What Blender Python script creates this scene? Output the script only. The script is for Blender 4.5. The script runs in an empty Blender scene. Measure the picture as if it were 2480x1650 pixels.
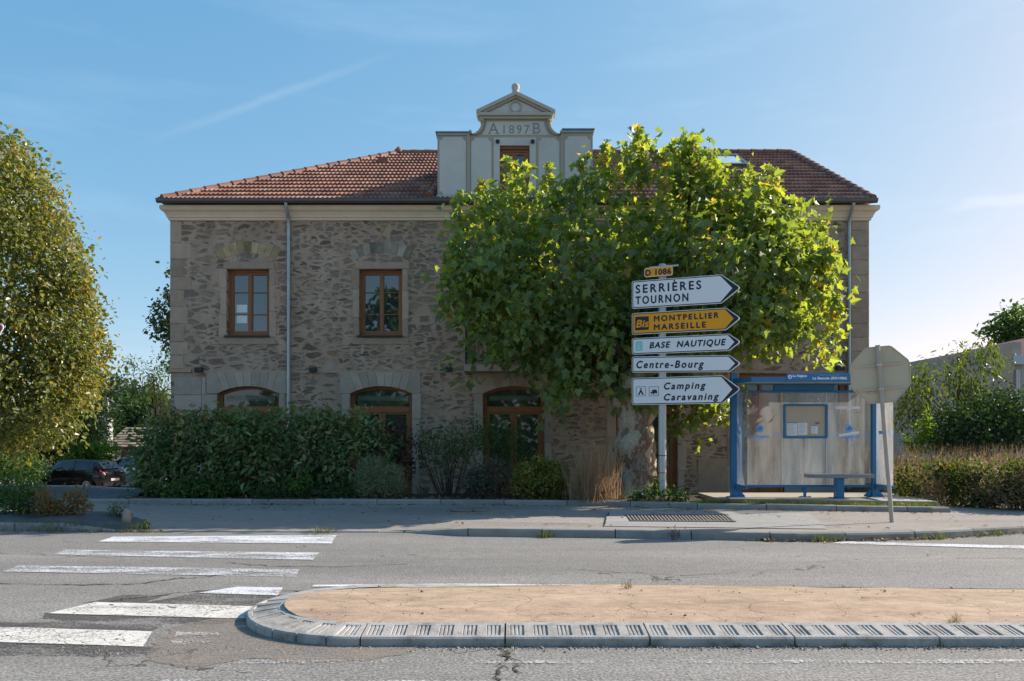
import bpy, bmesh, math, random
import numpy as np
from mathutils import Vector, Matrix, noise as mnoise

sc = bpy.context.scene
COL = sc.collection
RNG = np.random.default_rng(7)
random.seed(7)
R = math.radians

# ------------------------------------------------------------------ camera, sky, sun
F, CAMZ, HY, CX = 1950.0, 1.5, 1065.0, 1240.0      # measured on the 2480 x 1650 photograph
cam = bpy.data.cameras.new('camera')
cam.sensor_width = 36.0
cam.lens = F / 2480 * 36
cam.shift_y = (HY - 825) / 2480
cam.clip_end = 2000
cob = bpy.data.objects.new('camera', cam)
cob.location = (0, 0, CAMZ)
cob.rotation_euler = (R(90), 0, 0)
COL.objects.link(cob)
sc.camera = cob

SUN_EL, SUN_AZ = R(32), math.atan2(0.922, 0.387)     # azimuth measured from +Y towards +X
sdir = Vector((math.sin(SUN_AZ) * math.cos(SUN_EL), math.cos(SUN_AZ) * math.cos(SUN_EL), math.sin(SUN_EL)))
sun = bpy.data.lights.new('sun', 'SUN')
sun.energy = 2.7
sun.angle = R(0.53)
sun.color = (1.0, 0.91, 0.78)
sob = bpy.data.objects.new('sun', sun)
sob.rotation_euler = (-sdir).to_track_quat('-Z', 'Y').to_euler()
sob.location = (20, 10, 30)
COL.objects.link(sob)

w = bpy.data.worlds.new('World')
sc.world = w
w.use_nodes = True
wn = w.node_tree.nodes
wl = w.node_tree.links
bg = wn['Background']
sky = wn.new('ShaderNodeTexSky')
sky.sky_type = 'NISHITA'
sky.sun_disc = False
sky.sun_elevation = SUN_EL
sky.sun_rotation = SUN_AZ
sky.altitude = 150
sky.air_density = 0.7
sky.dust_density = 1.0
sky.ozone_density = 3.0
bg.inputs['Strength'].default_value = 0.097
SKY_TONE = ((0.79, 0.95), (1.25, 0.54), (1.78, 0.33))
# faint cirrus: stretched noise on the view direction
tc = wn.new('ShaderNodeTexCoord')
mp = wn.new('ShaderNodeMapping')
mp.inputs['Rotation'].default_value = (0, R(18), 0)
mp.inputs['Scale'].default_value = (1.6, 1.6, 9)
nz = wn.new('ShaderNodeTexNoise')
nz.inputs['Scale'].default_value = 2.3
nz.inputs['Detail'].default_value = 6
nz.inputs['Roughness'].default_value = 0.55
rp = wn.new('ShaderNodeValToRGB')
rp.color_ramp.elements[0].position = 0.52
rp.color_ramp.elements[0].color = (0, 0, 0, 1)
rp.color_ramp.elements[1].position = 0.85
rp.color_ramp.elements[1].color = (0.05, 0.05, 0.05, 1)
mx = wn.new('ShaderNodeMix')
mx.data_type = 'RGBA'
mx.inputs[7].default_value = (7.0, 7.6, 8.2, 1)
wl.new(tc.outputs['Generated'], mp.inputs['Vector'])
wl.new(mp.outputs['Vector'], nz.inputs['Vector'])
wl.new(nz.outputs['Fac'], rp.inputs['Fac'])
wl.new(rp.outputs['Color'], mx.inputs[0])
sep = wn.new('ShaderNodeSeparateColor')
cmb = wn.new('ShaderNodeCombineColor')
wl.new(sky.outputs['Color'], sep.inputs[0])
for i, (gain, power) in enumerate(SKY_TONE):                           # a hazy late summer sky: paler blue overhead, less glare low down
    pw = wn.new('ShaderNodeMath'); pw.operation = 'POWER'; pw.inputs[1].default_value = power
    ml = wn.new('ShaderNodeMath'); ml.operation = 'MULTIPLY'; ml.inputs[1].default_value = gain
    wl.new(sep.outputs[i], pw.inputs[0]); wl.new(pw.outputs[0], ml.inputs[0]); wl.new(ml.outputs[0], cmb.inputs[i])
wl.new(cmb.outputs[0], mx.inputs[6])
def sdirpx(px, py): return Vector(((px - 1240) / 1950, 1, (1065 - py) / 1950)).normalized()
def wmath(op, a, b=None, clamp=False):
    t = wn.new('ShaderNodeMath'); t.operation = op; t.use_clamp = clamp
    for i, x in enumerate((a, b)):
        if x is None: continue
        if isinstance(x, (int, float)): t.inputs[i].default_value = x
        else: wl.new(x, t.inputs[i])
    return t.outputs[0]
def wdot(v):
    t = wn.new('ShaderNodeVectorMath'); t.operation = 'DOT_PRODUCT'
    wl.new(tc.outputs['Generated'], t.inputs[0]); t.inputs[1].default_value = v
    return t.outputs['Value']
d0, d1 = sdirpx(300, 365), sdirpx(990, 115)
across, along = d0.cross(d1).normalized(), (d1 - d0).normalized()
nz2 = wn.new('ShaderNodeTexNoise'); nz2.inputs['Scale'].default_value = 26; nz2.inputs['Detail'].default_value = 4
wl.new(tc.outputs['Generated'], nz2.inputs['Vector'])
off = wmath('ABSOLUTE', wmath('ADD', wdot(across), wmath('MULTIPLY', wmath('SUBTRACT', nz2.outputs['Fac'], 0.5), 0.008)))
trail = wmath('MULTIPLY', wmath('SUBTRACT', 1.0, wmath('MULTIPLY', off, 150.0), True), 0.10)
inside = wmath('MULTIPLY', wmath('MULTIPLY', wmath('SUBTRACT', wdot(along), d0.dot(along)), 8.0, True), wmath('MULTIPLY', wmath('SUBTRACT', d1.dot(along), wdot(along)), 8.0, True))
trail = wmath('MULTIPLY', trail, inside)
c0 = sdirpx(2430, 487)
rgt = Vector((0, 0, 1)).cross(c0).normalized() * -1
upw = rgt.cross(c0)
ex_ = wmath('POWER', wmath('ABSOLUTE', wmath('MULTIPLY', wmath('SUBTRACT', wdot(rgt), 0.0), 17.0)), 2.0)
ey_ = wmath('POWER', wmath('ABSOLUTE', wmath('MULTIPLY', wmath('ADD', wdot(upw), wmath('MULTIPLY', wmath('SUBTRACT', nz2.outputs['Fac'], 0.5), 0.02)), 125.0)), 2.0)
cloud = wmath('MULTIPLY', wmath('SUBTRACT', 1.0, wmath('ADD', ex_, ey_), True), 0.35)
mx2 = wn.new('ShaderNodeMix'); mx2.data_type = 'RGBA'
mx2.inputs[7].default_value = (3.4, 3.5, 3.6, 1)
wl.new(wmath('ADD', trail, cloud, True), mx2.inputs[0])
wl.new(mx.outputs[2], mx2.inputs[6])
wl.new(mx2.outputs[2], bg.inputs['Color'])

sc.view_settings.view_transform = 'Standard'
sc.view_settings.look = 'None'
sc.view_settings.exposure = 1.58
sc.view_settings.gamma = 1
sc.render.engine = 'CYCLES'
sc.cycles.max_bounces = 8
sc.cycles.transparent_max_bounces = 16
sc.cycles.use_denoising = True

# ------------------------------------------------------------------ measuring
K = 2480 / 2357.0                                   # pixels of the shown picture -> photograph pixels
def P(px, py, y):                                   # the point at depth y that the photo shows at (px, py)
    return Vector(((px - CX) / F * y, y, CAMZ + (HY - py) / F * y))
def G(px, py, z=0.0):                               # the point on a level at height z
    y = F * (CAMZ - z) / (py - HY)
    return Vector(((px - CX) / F * y, y, z))

# ------------------------------------------------------------------ mesh building
ORI = {}
def thing(name, label, cat, loc=(0, 0, 0), rotz=0.0, group=None, local=False):
    o = bpy.data.objects.new(name, None)
    COL.objects.link(o)
    o.location = loc
    o.rotation_euler = (0, 0, rotz)
    o.empty_display_size = 0.2
    o['label'] = label
    o['category'] = cat
    if group: o['group'] = group
    ORI[o.name] = np.zeros(3) if local else np.array(loc, float)
    return o

def tag(o, label=None, cat=None, group=None, kind=None):
    if label: o['label'] = label
    if cat: o['category'] = cat
    if group: o['group'] = group
    if kind: o['kind'] = kind
    return o

def finish(name, me, mat, parent, V=None):
    o = bpy.data.objects.new(name, me)
    COL.objects.link(o)
    if parent is not None:
        off = ORI[parent.name]
        o.parent = parent
    else:
        n = len(me.vertices)
        co = np.empty(n * 3)
        me.vertices.foreach_get('co', co)
        co = co.reshape(-1, 3)
        off = np.array([(co[:, 0].min() + co[:, 0].max()) / 2, (co[:, 1].min() + co[:, 1].max()) / 2, co[:, 2].min()])
        o.location = off
    if np.any(off != 0):
        me.transform(Matrix.Translation(-Vector(off)))
    ORI[o.name] = off
    if mat is not None: me.materials.append(mat)
    return o

class MB:
    def __init__(s):
        s.v, s.f, s.r, s.s = [], [], [], []
    def add(s, verts, faces, rnd=0.5, sm=False):
        b = len(s.v)
        s.v.extend([tuple(p) for p in verts])
        for f in faces:
            s.f.append(tuple(b + i for i in f))
            s.r.append(rnd)
            s.s.append(sm)
    def quad(s, *p, rnd=0.5):
        s.add(p, [tuple(range(len(p)))], rnd)
    def box(s, x0, x1, y0, y1, z0, z1, rnd=0.5):
        v = [(x0, y0, z0), (x1, y0, z0), (x1, y1, z0), (x0, y1, z0), (x0, y0, z1), (x1, y0, z1), (x1, y1, z1), (x0, y1, z1)]
        s.add(v, [(0, 3, 2, 1), (4, 5, 6, 7), (0, 1, 5, 4), (1, 2, 6, 5), (2, 3, 7, 6), (3, 0, 4, 7)], rnd)
    def cbox(s, x0, x1, y0, y1, z0, z1, c=0.01, rnd=0.5):            # a box whose front edges (low y) are chamfered
        v = [(x0 + c, y0, z0 + c), (x1 - c, y0, z0 + c), (x1 - c, y0, z1 - c), (x0 + c, y0, z1 - c),
             (x0, y0 + c, z0), (x1, y0 + c, z0), (x1, y0 + c, z1), (x0, y0 + c, z1),
             (x0, y1, z0), (x1, y1, z0), (x1, y1, z1), (x0, y1, z1)]
        s.add(v, [(0, 1, 2, 3), (0, 4, 5, 1), (1, 5, 6, 2), (2, 6, 7, 3), (3, 7, 4, 0),
                  (4, 8, 9, 5), (5, 9, 10, 6), (6, 10, 11, 7), (7, 11, 8, 4), (8, 11, 10, 9)], rnd)
    def prism_xz(s, poly, y0, y1, rnd=0.5):
        n = len(poly)
        v = [(x, y0, z) for x, z in poly] + [(x, y1, z) for x, z in poly]
        f = [tuple(range(n)), tuple(range(2 * n - 1, n - 1, -1))]
        f += [(i, i + n, (i + 1) % n + n, (i + 1) % n) for i in range(n)]
        s.add(v, f, rnd)
    def prism_xy(s, poly, z0, z1, rnd=0.5):
        n = len(poly)
        v = [(x, y, z0) for x, y in poly] + [(x, y, z1) for x, y in poly]
        f = [tuple(range(n - 1, -1, -1)), tuple(range(n, 2 * n))]
        f += [(i, (i + 1) % n, (i + 1) % n + n, i + n) for i in range(n)]
        s.add(v, f, rnd)
    def strip(s, a, b, closed=False, rnd=0.5, sm=False):             # faces between two rows of points
        n = len(a)
        v = list(a) + list(b)
        m = n if closed else n - 1
        s.add(v, [(i, (i + 1) % n, n + (i + 1) % n, n + i) for i in range(m)], rnd, sm)
    def tube(s, pts, rad, n=8, caps=True, sm=True, rnd=0.5):
        pts = [Vector(p) for p in pts]
        if not hasattr(rad, '__len__'): rad = [rad] * len(pts)
        rings = []
        for i, p in enumerate(pts):
            t = (pts[min(i + 1, len(pts) - 1)] - pts[max(i - 1, 0)]).normalized()
            a = Vector((0, 0, 1)) if abs(t.z) < 0.9 else Vector((0, 1, 0))
            u = t.cross(a).normalized()
            q = t.cross(u)
            rings.append([p + (u * math.cos(2 * math.pi * k / n) + q * math.sin(2 * math.pi * k / n)) * rad[i] for k in range(n)])
        v = [p for r in rings for p in r]
        f = []
        for i in range(len(rings) - 1):
            for k in range(n):
                k2 = (k + 1) % n
                f.append((i * n + k, i * n + k2, (i + 1) * n + k2, (i + 1) * n + k))
        s.add(v, f, rnd, sm)
        if caps:
            s.add(rings[0], [tuple(range(n))], rnd)
            s.add(rings[-1], [tuple(range(n - 1, -1, -1))], rnd)
    def lathe(s, prof, c, n=24, sm=True, rnd=0.5, axis='z'):
        rings = []
        for r_, h in prof:
            row = []
            for k in range(n):
                a = 2 * math.pi * k / n
                if axis == 'z': row.append((c[0] + r_ * math.cos(a), c[1] + r_ * math.sin(a), c[2] + h))
                else: row.append((c[0] + r_ * math.cos(a), c[1] + h, c[2] + r_ * math.sin(a)))
            rings.append(row)
        v = [p for r_ in rings for p in r_]
        f = [(i * n + k, i * n + (k + 1) % n, (i + 1) * n + (k + 1) % n, (i + 1) * n + k) for i in range(len(rings) - 1) for k in range(n)]
        s.add(v, f, rnd, sm)
        s.add(rings[0], [tuple(range(n))], rnd)
        s.add(rings[-1], [tuple(range(n))], rnd)
    def move(s, m):
        s.v = [tuple(m @ Vector(p)) for p in s.v]
        return s
    def build(s, name, mat, parent=None):
        me = bpy.data.meshes.new(name)
        me.from_pydata(s.v, [], s.f)
        me.polygons.foreach_set('use_smooth', s.s)
        a = me.attributes.new('rnd', 'FLOAT', 'FACE')
        a.data.foreach_set('value', s.r)
        me.update()
        return finish(name, me, mat, parent)

def npbuild(name, V, Fc, rnd, mat, parent=None, smooth=False):        # many equal-sided faces at once
    V = np.asarray(V, np.float32).reshape(-1, 3)
    Fc = np.asarray(Fc, np.int32)
    me = bpy.data.meshes.new(name)
    me.vertices.add(len(V))
    me.vertices.foreach_set('co', V.ravel())
    n, k = Fc.shape
    me.loops.add(n * k)
    me.loops.foreach_set('vertex_index', Fc.ravel())
    me.polygons.add(n)
    me.polygons.foreach_set('loop_start', np.arange(0, n * k, k, dtype=np.int32))
    me.polygons.foreach_set('loop_total', np.full(n, k, np.int32))
    me.polygons.foreach_set('use_smooth', np.full(n, smooth))
    a = me.attributes.new('rnd', 'FLOAT', 'FACE')
    a.data.foreach_set('value', np.asarray(rnd, np.float32))
    me.update(calc_edges=True)
    me.validate()
    return finish(name, me, mat, parent)

# ------------------------------------------------------------------ materials
def newmat(name):
    m = bpy.data.materials.new(name)
    m.use_nodes = True
    nt = m.node_tree
    return m, nt.nodes, nt.links, nt.nodes['Principled BSDF']

def nnoise(n, l, vec, scale, detail=4, rough=0.55):
    t = n.new('ShaderNodeTexNoise')
    t.inputs['Scale'].default_value = scale
    t.inputs['Detail'].default_value = detail
    t.inputs['Roughness'].default_value = rough
    if vec is not None: l.new(vec, t.inputs['Vector'])
    return t.outputs['Fac']
def nmath(n, l, op, a, b=None, clamp=False):
    t = n.new('ShaderNodeMath')
    t.operation = op
    t.use_clamp = clamp
    for i, x in enumerate((a, b)):
        if x is None: continue
        if isinstance(x, (int, float)): t.inputs[i].default_value = x
        else: l.new(x, t.inputs[i])
    return t.outputs[0]
def nramp(n, l, fac, stops, interp='LINEAR'):
    t = n.new('ShaderNodeValToRGB')
    cr = t.color_ramp
    cr.interpolation = interp
    while len(cr.elements) < len(stops): cr.elements.new(0.5)
    for e, (p, c) in zip(cr.elements, stops):
        e.position = p
        e.color = (c[0], c[1], c[2], 1) if hasattr(c, '__len__') else (c, c, c, 1)
    l.new(fac, t.inputs['Fac'])
    return t.outputs['Color']
def nmix(n, l, fac, a, b, mode='MIX'):
    t = n.new('ShaderNodeMix')
    t.data_type = 'RGBA'
    t.blend_type = mode
    for s_, x in ((0, fac), (6, a), (7, b)):
        if isinstance(x, (int, float)): t.inputs[s_].default_value = x
        elif isinstance(x, tuple): t.inputs[s_].default_value = (*x, 1)
        else: l.new(x, t.inputs[s_])
    return t.outputs[2]
def npos(n):
    return n.new('ShaderNodeNewGeometry').outputs['Position']
def nscale(n, l, vec, s_):
    t = n.new('ShaderNodeVectorMath')
    t.operation = 'MULTIPLY'
    l.new(vec, t.inputs[0])
    t.inputs[1].default_value = s_
    return t.outputs[0]
def nbump(n, l, b, h, strength, dist=0.02):
    t = n.new('ShaderNodeBump')
    t.inputs['Strength'].default_value = strength
    t.inputs['Distance'].default_value = dist
    l.new(h, t.inputs['Height'])
    l.new(t.outputs['Normal'], b.inputs['Normal'])
def nattr(n):
    t = n.new('ShaderNodeAttribute')
    t.attribute_name = 'rnd'
    return t.outputs['Fac']

def pm(name, col, rough=0.8, spec=0.3, metal=0.0, var=0.12, vs=3.0, bump=0.0, bs=60.0, rnd=0.0, dirt=0.0, coat=0.0, ds=1.7):
    m, n, l, b = newmat(name)
    b.inputs['Roughness'].default_value = rough
    b.inputs['Specular IOR Level'].default_value = spec
    b.inputs['Metallic'].default_value = metal
    b.inputs['Coat Weight'].default_value = coat
    pos = npos(n)
    v = nmath(n, l, 'MULTIPLY', nmath(n, l, 'SUBTRACT', nnoise(n, l, pos, vs, 6, 0.6), 0.5), var * 4)
    f = nmath(n, l, 'ADD', v, 1.0)
    if rnd:
        f = nmath(n, l, 'ADD', f, nmath(n, l, 'MULTIPLY', nmath(n, l, 'SUBTRACT', nattr(n), 0.5), rnd * 2))
    g = n.new('ShaderNodeCombineColor')
    for i in range(3): l.new(f, g.inputs[i])
    c = nmix(n, l, 1.0, tuple(col), g.outputs[0], 'MULTIPLY')
    if dirt:
        d = nramp(n, l, nnoise(n, l, pos, ds, 8, 0.7), [(0.48, 0.0), (0.70, dirt)])
        c = nmix(n, l, d, c, tuple(x * 0.35 for x in col))
    l.new(c, b.inputs['Base Color'])
    if bump: nbump(n, l, b, nnoise(n, l, pos, bs, 4, 0.6), bump)
    return m

def leafmat(name, stops, trans=0.45, tmul=(1.9, 1.7, 0.5), rough=0.42, spec=0.35):
    m, n, l, b = newmat(name)
    c = nramp(n, l, nattr(n), stops)
    l.new(c, b.inputs['Base Color'])
    b.inputs['Roughness'].default_value = rough
    b.inputs['Specular IOR Level'].default_value = spec
    t = n.new('ShaderNodeBsdfTranslucent')
    tcn = nmix(n, l, 1.0, c, tuple(tmul), 'MULTIPLY')
    l.new(tcn, t.inputs['Color'])
    mxs = n.new('ShaderNodeMixShader')
    mxs.inputs[0].default_value = trans
    l.new(b.outputs[0], mxs.inputs[1])
    l.new(t.outputs[0], mxs.inputs[2])
    l.new(mxs.outputs[0], n['Material Output'].inputs['Surface'])
    return m

def m_rubble():
    m, n, l, b = newmat('rubble_stone')
    pos = npos(n)
    sx = n.new('ShaderNodeSeparateXYZ')
    l.new(pos, sx.inputs[0])
    cb = n.new('ShaderNodeCombineXYZ')
    l.new(nmath(n, l, 'ADD', sx.outputs['X'], sx.outputs['Y']), cb.inputs[0])
    l.new(nmath(n, l, 'MULTIPLY', sx.outputs['Z'], 2.35), cb.inputs[1])
    wn_ = n.new('ShaderNodeTexNoise')
    wn_.inputs['Scale'].default_value = 3.6
    wn_.inputs['Detail'].default_value = 4
    l.new(cb.outputs[0], wn_.inputs['Vector'])
    wv = n.new('ShaderNodeVectorMath')
    wv.operation = 'MULTIPLY_ADD'
    l.new(wn_.outputs['Color'], wv.inputs[0])
    wv.inputs[1].default_value = (0.34, 0.34, 0)
    l.new(cb.outputs[0], wv.inputs[2])
    def vor(feature, scale):
        t = n.new('ShaderNodeTexVoronoi')
        t.voronoi_dimensions = '2D'
        t.feature = feature
        t.inputs['Scale'].default_value = scale
        t.inputs['Randomness'].default_value = 1.0
        l.new(wv.outputs[0], t.inputs['Vector'])
        return t
    def layer(scale, lo):
        e = vor('DISTANCE_TO_EDGE', scale)
        c = vor('F1', scale)
        sp = n.new('ShaderNodeSeparateColor')
        l.new(c.outputs['Color'], sp.inputs[0])
        th = nmath(n, l, 'ADD', nmath(n, l, 'MULTIPLY', nmath(n, l, 'POWER', sp.outputs[1], 2.0), 0.34), lo)
        rough_ = nmath(n, l, 'MULTIPLY', nmath(n, l, 'SUBTRACT', nnoise(n, l, pos, 17, 4, 0.7), 0.5), 0.20)
        d = nmath(n, l, 'ADD', e.outputs['Distance'], rough_)
        mask = nmath(n, l, 'MULTIPLY', nmath(n, l, 'SUBTRACT', d, th), 8.0, True)
        return mask, sp
    m1, s1 = layer(2.4, 0.07)
    m2, s2 = layer(3.7, 0.06)
    sel = nmath(n, l, 'GREATER_THAN', nnoise(n, l, pos, 0.9, 2), 0.5)
    mask = nmath(n, l, 'ADD', nmath(n, l, 'MULTIPLY', m1, sel), nmath(n, l, 'MULTIPLY', m2, nmath(n, l, 'SUBTRACT', 1.0, sel)))
    st = [(0.0, (0.19, 0.135, 0.105)), (0.25, (0.29, 0.205, 0.152)), (0.5, (0.40, 0.285, 0.21)), (0.68, (0.26, 0.20, 0.162)),
          (0.82, (0.45, 0.31, 0.205)), (0.93, (0.31, 0.26, 0.225)), (1.0, (0.50, 0.28, 0.11))]
    c1 = nramp(n, l, s1.outputs[0], st)
    c2 = nramp(n, l, s2.outputs[0], st)
    sc_ = nmix(n, l, sel, c2, c1)
    grain = nramp(n, l, nnoise(n, l, pos, 14, 8, 0.75), [(0.25, 0.5), (0.75, 1.5)])
    sc_ = nmix(n, l, 1.0, sc_, grain, 'MULTIPLY')
    mo = nramp(n, l, nnoise(n, l, pos, 2.2, 8, 0.7), [(0.3, (0.45, 0.315, 0.225)), (0.55, (0.57, 0.405, 0.30)), (0.8, (0.61, 0.45, 0.35))])
    mo = nmix(n, l, 1.0, mo, nramp(n, l, nnoise(n, l, pos, 45, 4, 0.7), [(0.3, 0.8), (0.7, 1.18)]), 'MULTIPLY')
    col = nmix(n, l, mask, mo, sc_)
    col = nmix(n, l, 1.0, col, nramp(n, l, nnoise(n, l, nscale(n, l, pos, (1.3, 1.3, 0.22)), 1.1, 6, 0.65), [(0.3, 0.78), (0.65, 1.08)]), 'MULTIPLY')
    l.new(col, b.inputs['Base Color'])
    b.inputs['Roughness'].default_value = 0.9
    b.inputs['Specular IOR Level'].default_value = 0.15
    h = nmath(n, l, 'ADD', nmath(n, l, 'MULTIPLY', mask, -0.5), nnoise(n, l, pos, 26, 6, 0.7))
    nbump(n, l, b, h, 1.0, 0.045)
    return m

def m_asphalt(name, base, dark=0.55, lite=1.5, fine=70.0, tint=(1.0, 0.965, 0.92)):
    m, n, l, b = newmat(name)
    pos = npos(n)
    f1 = nramp(n, l, nnoise(n, l, pos, fine, 3, 0.6), [(0.30, dark), (0.5, 1.0), (0.72, lite)])
    v = n.new('ShaderNodeTexVoronoi')
    v.inputs['Scale'].default_value = fine * 1.3
    l.new(pos, v.inputs['Vector'])
    f2 = nramp(n, l, v.outputs['Distance'], [(0.05, 1.25), (0.35, 1.0), (0.75, 0.72)])
    big = nramp(n, l, nnoise(n, l, nscale(n, l, pos, (0.35, 1.0, 1.0)), 0.55, 6, 0.6), [(0.3, 0.86), (0.7, 1.12)])
    mid = nramp(n, l, nnoise(n, l, pos, 5.0, 5, 0.7), [(0.3, 0.9), (0.7, 1.1)])
    c = nmix(n, l, 1.0, tuple(base * t for t in tint), f1, 'MULTIPLY')
    lanes = nramp(n, l, nnoise(n, l, nscale(n, l, pos, (0.05, 0.9, 1.0)), 1.0, 4, 0.55), [(0.35, 0.88), (0.65, 1.08)])
    oil = nramp(n, l, nnoise(n, l, nscale(n, l, pos, (0.6, 1.1, 1.0)), 1.9, 7, 0.65), [(0.62, 1.0), (0.74, 0.82)])
    for x in (f2, big, mid, lanes, oil): c = nmix(n, l, 1.0, c, x, 'MULTIPLY')
    # long thin cracks
    wv = n.new('ShaderNodeVectorMath')
    wv.operation = 'MULTIPLY_ADD'
    wn_ = n.new('ShaderNodeTexNoise')
    wn_.inputs['Scale'].default_value = 1.6
    wn_.inputs['Detail'].default_value = 6
    l.new(pos, wn_.inputs['Vector'])
    l.new(wn_.outputs['Color'], wv.inputs[0])
    wv.inputs[1].default_value = (0.9, 0.9, 0)
    l.new(nscale(n, l, pos, (0.45, 0.8, 0)), wv.inputs[2])
    e = n.new('ShaderNodeTexVoronoi')
    e.voronoi_dimensions = '2D'
    e.feature = 'DISTANCE_TO_EDGE'
    e.inputs['Scale'].default_value = 0.42
    l.new(wv.outputs[0], e.inputs['Vector'])
    ck = nmath(n, l, 'MULTIPLY', nmath(n, l, 'LESS_THAN', e.outputs['Distance'], 0.0035),
               nmath(n, l, 'GREATER_THAN', nnoise(n, l, pos, 0.6, 3), 0.5))
    c = nmix(n, l, nmath(n, l, 'MULTIPLY', ck, 0.75), c, (0.04, 0.037, 0.034))
    l.new(c, b.inputs['Base Color'])
    b.inputs['Roughness'].default_value = 0.85
    b.inputs['Specular IOR Level'].default_value = 0.25
    nbump(n, l, b, nnoise(n, l, pos, fine * 0.9, 3, 0.6), 0.38, 0.012)
    return m

def m_paint(name, col, wear, crack=0.0, soft=10.0):
    m, n, l, b = newmat(name)
    pos = npos(n)
    f = nnoise(n, l, nscale(n, l, pos, (0.5, 1.3, 1)), 2.5, 6, 0.6)
    f = nmath(n, l, 'ADD', nmath(n, l, 'MULTIPLY', f, 0.45), nmath(n, l, 'MULTIPLY', nnoise(n, l, pos, 60, 3, 0.6), 0.55))
    a = nmath(n, l, 'MULTIPLY', nmath(n, l, 'SUBTRACT', f, wear), soft, True)
    if crack:
        wv = n.new('ShaderNodeVectorMath')
        wv.operation = 'MULTIPLY_ADD'
        t = n.new('ShaderNodeTexNoise')
        t.inputs['Scale'].default_value = 5
        l.new(pos, t.inputs['Vector'])
        l.new(t.outputs['Color'], wv.inputs[0])
        wv.inputs[1].default_value = (0.25, 0.25, 0)
        l.new(pos, wv.inputs[2])
        e = n.new('ShaderNodeTexVoronoi')
        e.feature = 'DISTANCE_TO_EDGE'
        e.inputs['Scale'].default_value = 11.0
        l.new(wv.outputs[0], e.inputs['Vector'])
        k = nmath(n, l, 'GREATER_THAN', e.outputs['Distance'], crack)
        a = nmath(n, l, 'MULTIPLY', a, nmath(n, l, 'MAXIMUM', k, nmath(n, l, 'GREATER_THAN', nnoise(n, l, pos, 2.2, 3), 0.52)))
    c = nmix(n, l, 1.0, tuple(col), nramp(n, l, nnoise(n, l, pos, 6, 6, 0.7), [(0.3, 0.78), (0.7, 1.05)]), 'MULTIPLY')
    l.new(c, b.inputs['Base Color'])
    b.inputs['Roughness'].default_value = 0.7
    tr = n.new('ShaderNodeBsdfTransparent')
    mxs = n.new('ShaderNodeMixShader')
    l.new(a, mxs.inputs[0])
    l.new(tr.outputs[0], mxs.inputs[1])
    l.new(b.outputs[0], mxs.inputs[2])
    l.new(mxs.outputs[0], n['Material Output'].inputs['Surface'])
    return m

def m_island():
    m, n, l, b = newmat('tan_screed')
    pos = npos(n)
    c = nramp(n, l, nnoise(n, l, nscale(n, l, pos, (0.5, 1.4, 1)), 1.3, 7, 0.65), [(0.25, (0.34, 0.25, 0.18)), (0.5, (0.44, 0.325, 0.235)), (0.8, (0.51, 0.395, 0.295))])
    c = nmix(n, l, 1.0, c, nramp(n, l, nnoise(n, l, pos, 90, 3, 0.6), [(0.3, 0.8), (0.7, 1.15)]), 'MULTIPLY')
    c = nmix(n, l, 1.0, c, nramp(n, l, nnoise(n, l, nscale(n, l, pos, (1.2, 2.0, 1)), 3.2, 8, 0.75), [(0.35, 0.72), (0.65, 1.08)]), 'MULTIPLY')
    def cracks(scale, th, gate, ws):
        wv = n.new('ShaderNodeVectorMath')
        wv.operation = 'MULTIPLY_ADD'
        t = n.new('ShaderNodeTexNoise')
        t.inputs['Scale'].default_value = ws
        t.inputs['Detail'].default_value = 5
        l.new(pos, t.inputs['Vector'])
        l.new(t.outputs['Color'], wv.inputs[0])
        wv.inputs[1].default_value = (0.5, 0.5, 0)
        l.new(nscale(n, l, pos, (0.7, 1.0, 0)), wv.inputs[2])
        e = n.new('ShaderNodeTexVoronoi')
        e.voronoi_dimensions = '2D'
        e.feature = 'DISTANCE_TO_EDGE'
        e.inputs['Scale'].default_value = scale
        l.new(wv.outputs[0], e.inputs['Vector'])
        return nmath(n, l, 'MULTIPLY', nmath(n, l, 'LESS_THAN', e.outputs['Distance'], th), nmath(n, l, 'GREATER_THAN', nnoise(n, l, pos, 1.4, 4, 0.6), gate))
    k = nmath(n, l, 'MAXIMUM', cracks(2.4, 0.009, 0.44, 2.6), nmath(n, l, 'MULTIPLY', cracks(5.5, 0.011, 0.47, 4.0), 0.7))
    c = nmix(n, l, nmath(n, l, 'MULTIPLY', k, 0.75), c, (0.12, 0.075, 0.045))
    l.new(c, b.inputs['Base Color'])
    b.inputs['Roughness'].default_value = 0.9
    b.inputs['Specular IOR Level'].default_value = 0.15
    nbump(n, l, b, nmath(n, l, 'ADD', nnoise(n, l, pos, 8, 6, 0.6), nmath(n, l, 'MULTIPLY', k, -0.6)), 0.35, 0.015)
    return m

def m_glass(name, base, ior, rough=0.02):                              # window panes: dark room behind, sky in front
    m, n, l, b = newmat(name)
    pos = npos(n)
    c = nmix(n, l, 1.0, tuple(base), nramp(n, l, nnoise(n, l, pos, 1.1, 3), [(0.3, 0.7), (0.7, 1.3)]), 'MULTIPLY')
    l.new(c, b.inputs['Base Color'])
    b.inputs['Roughness'].default_value = rough
    b.inputs['IOR'].default_value = ior
    return m

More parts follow.
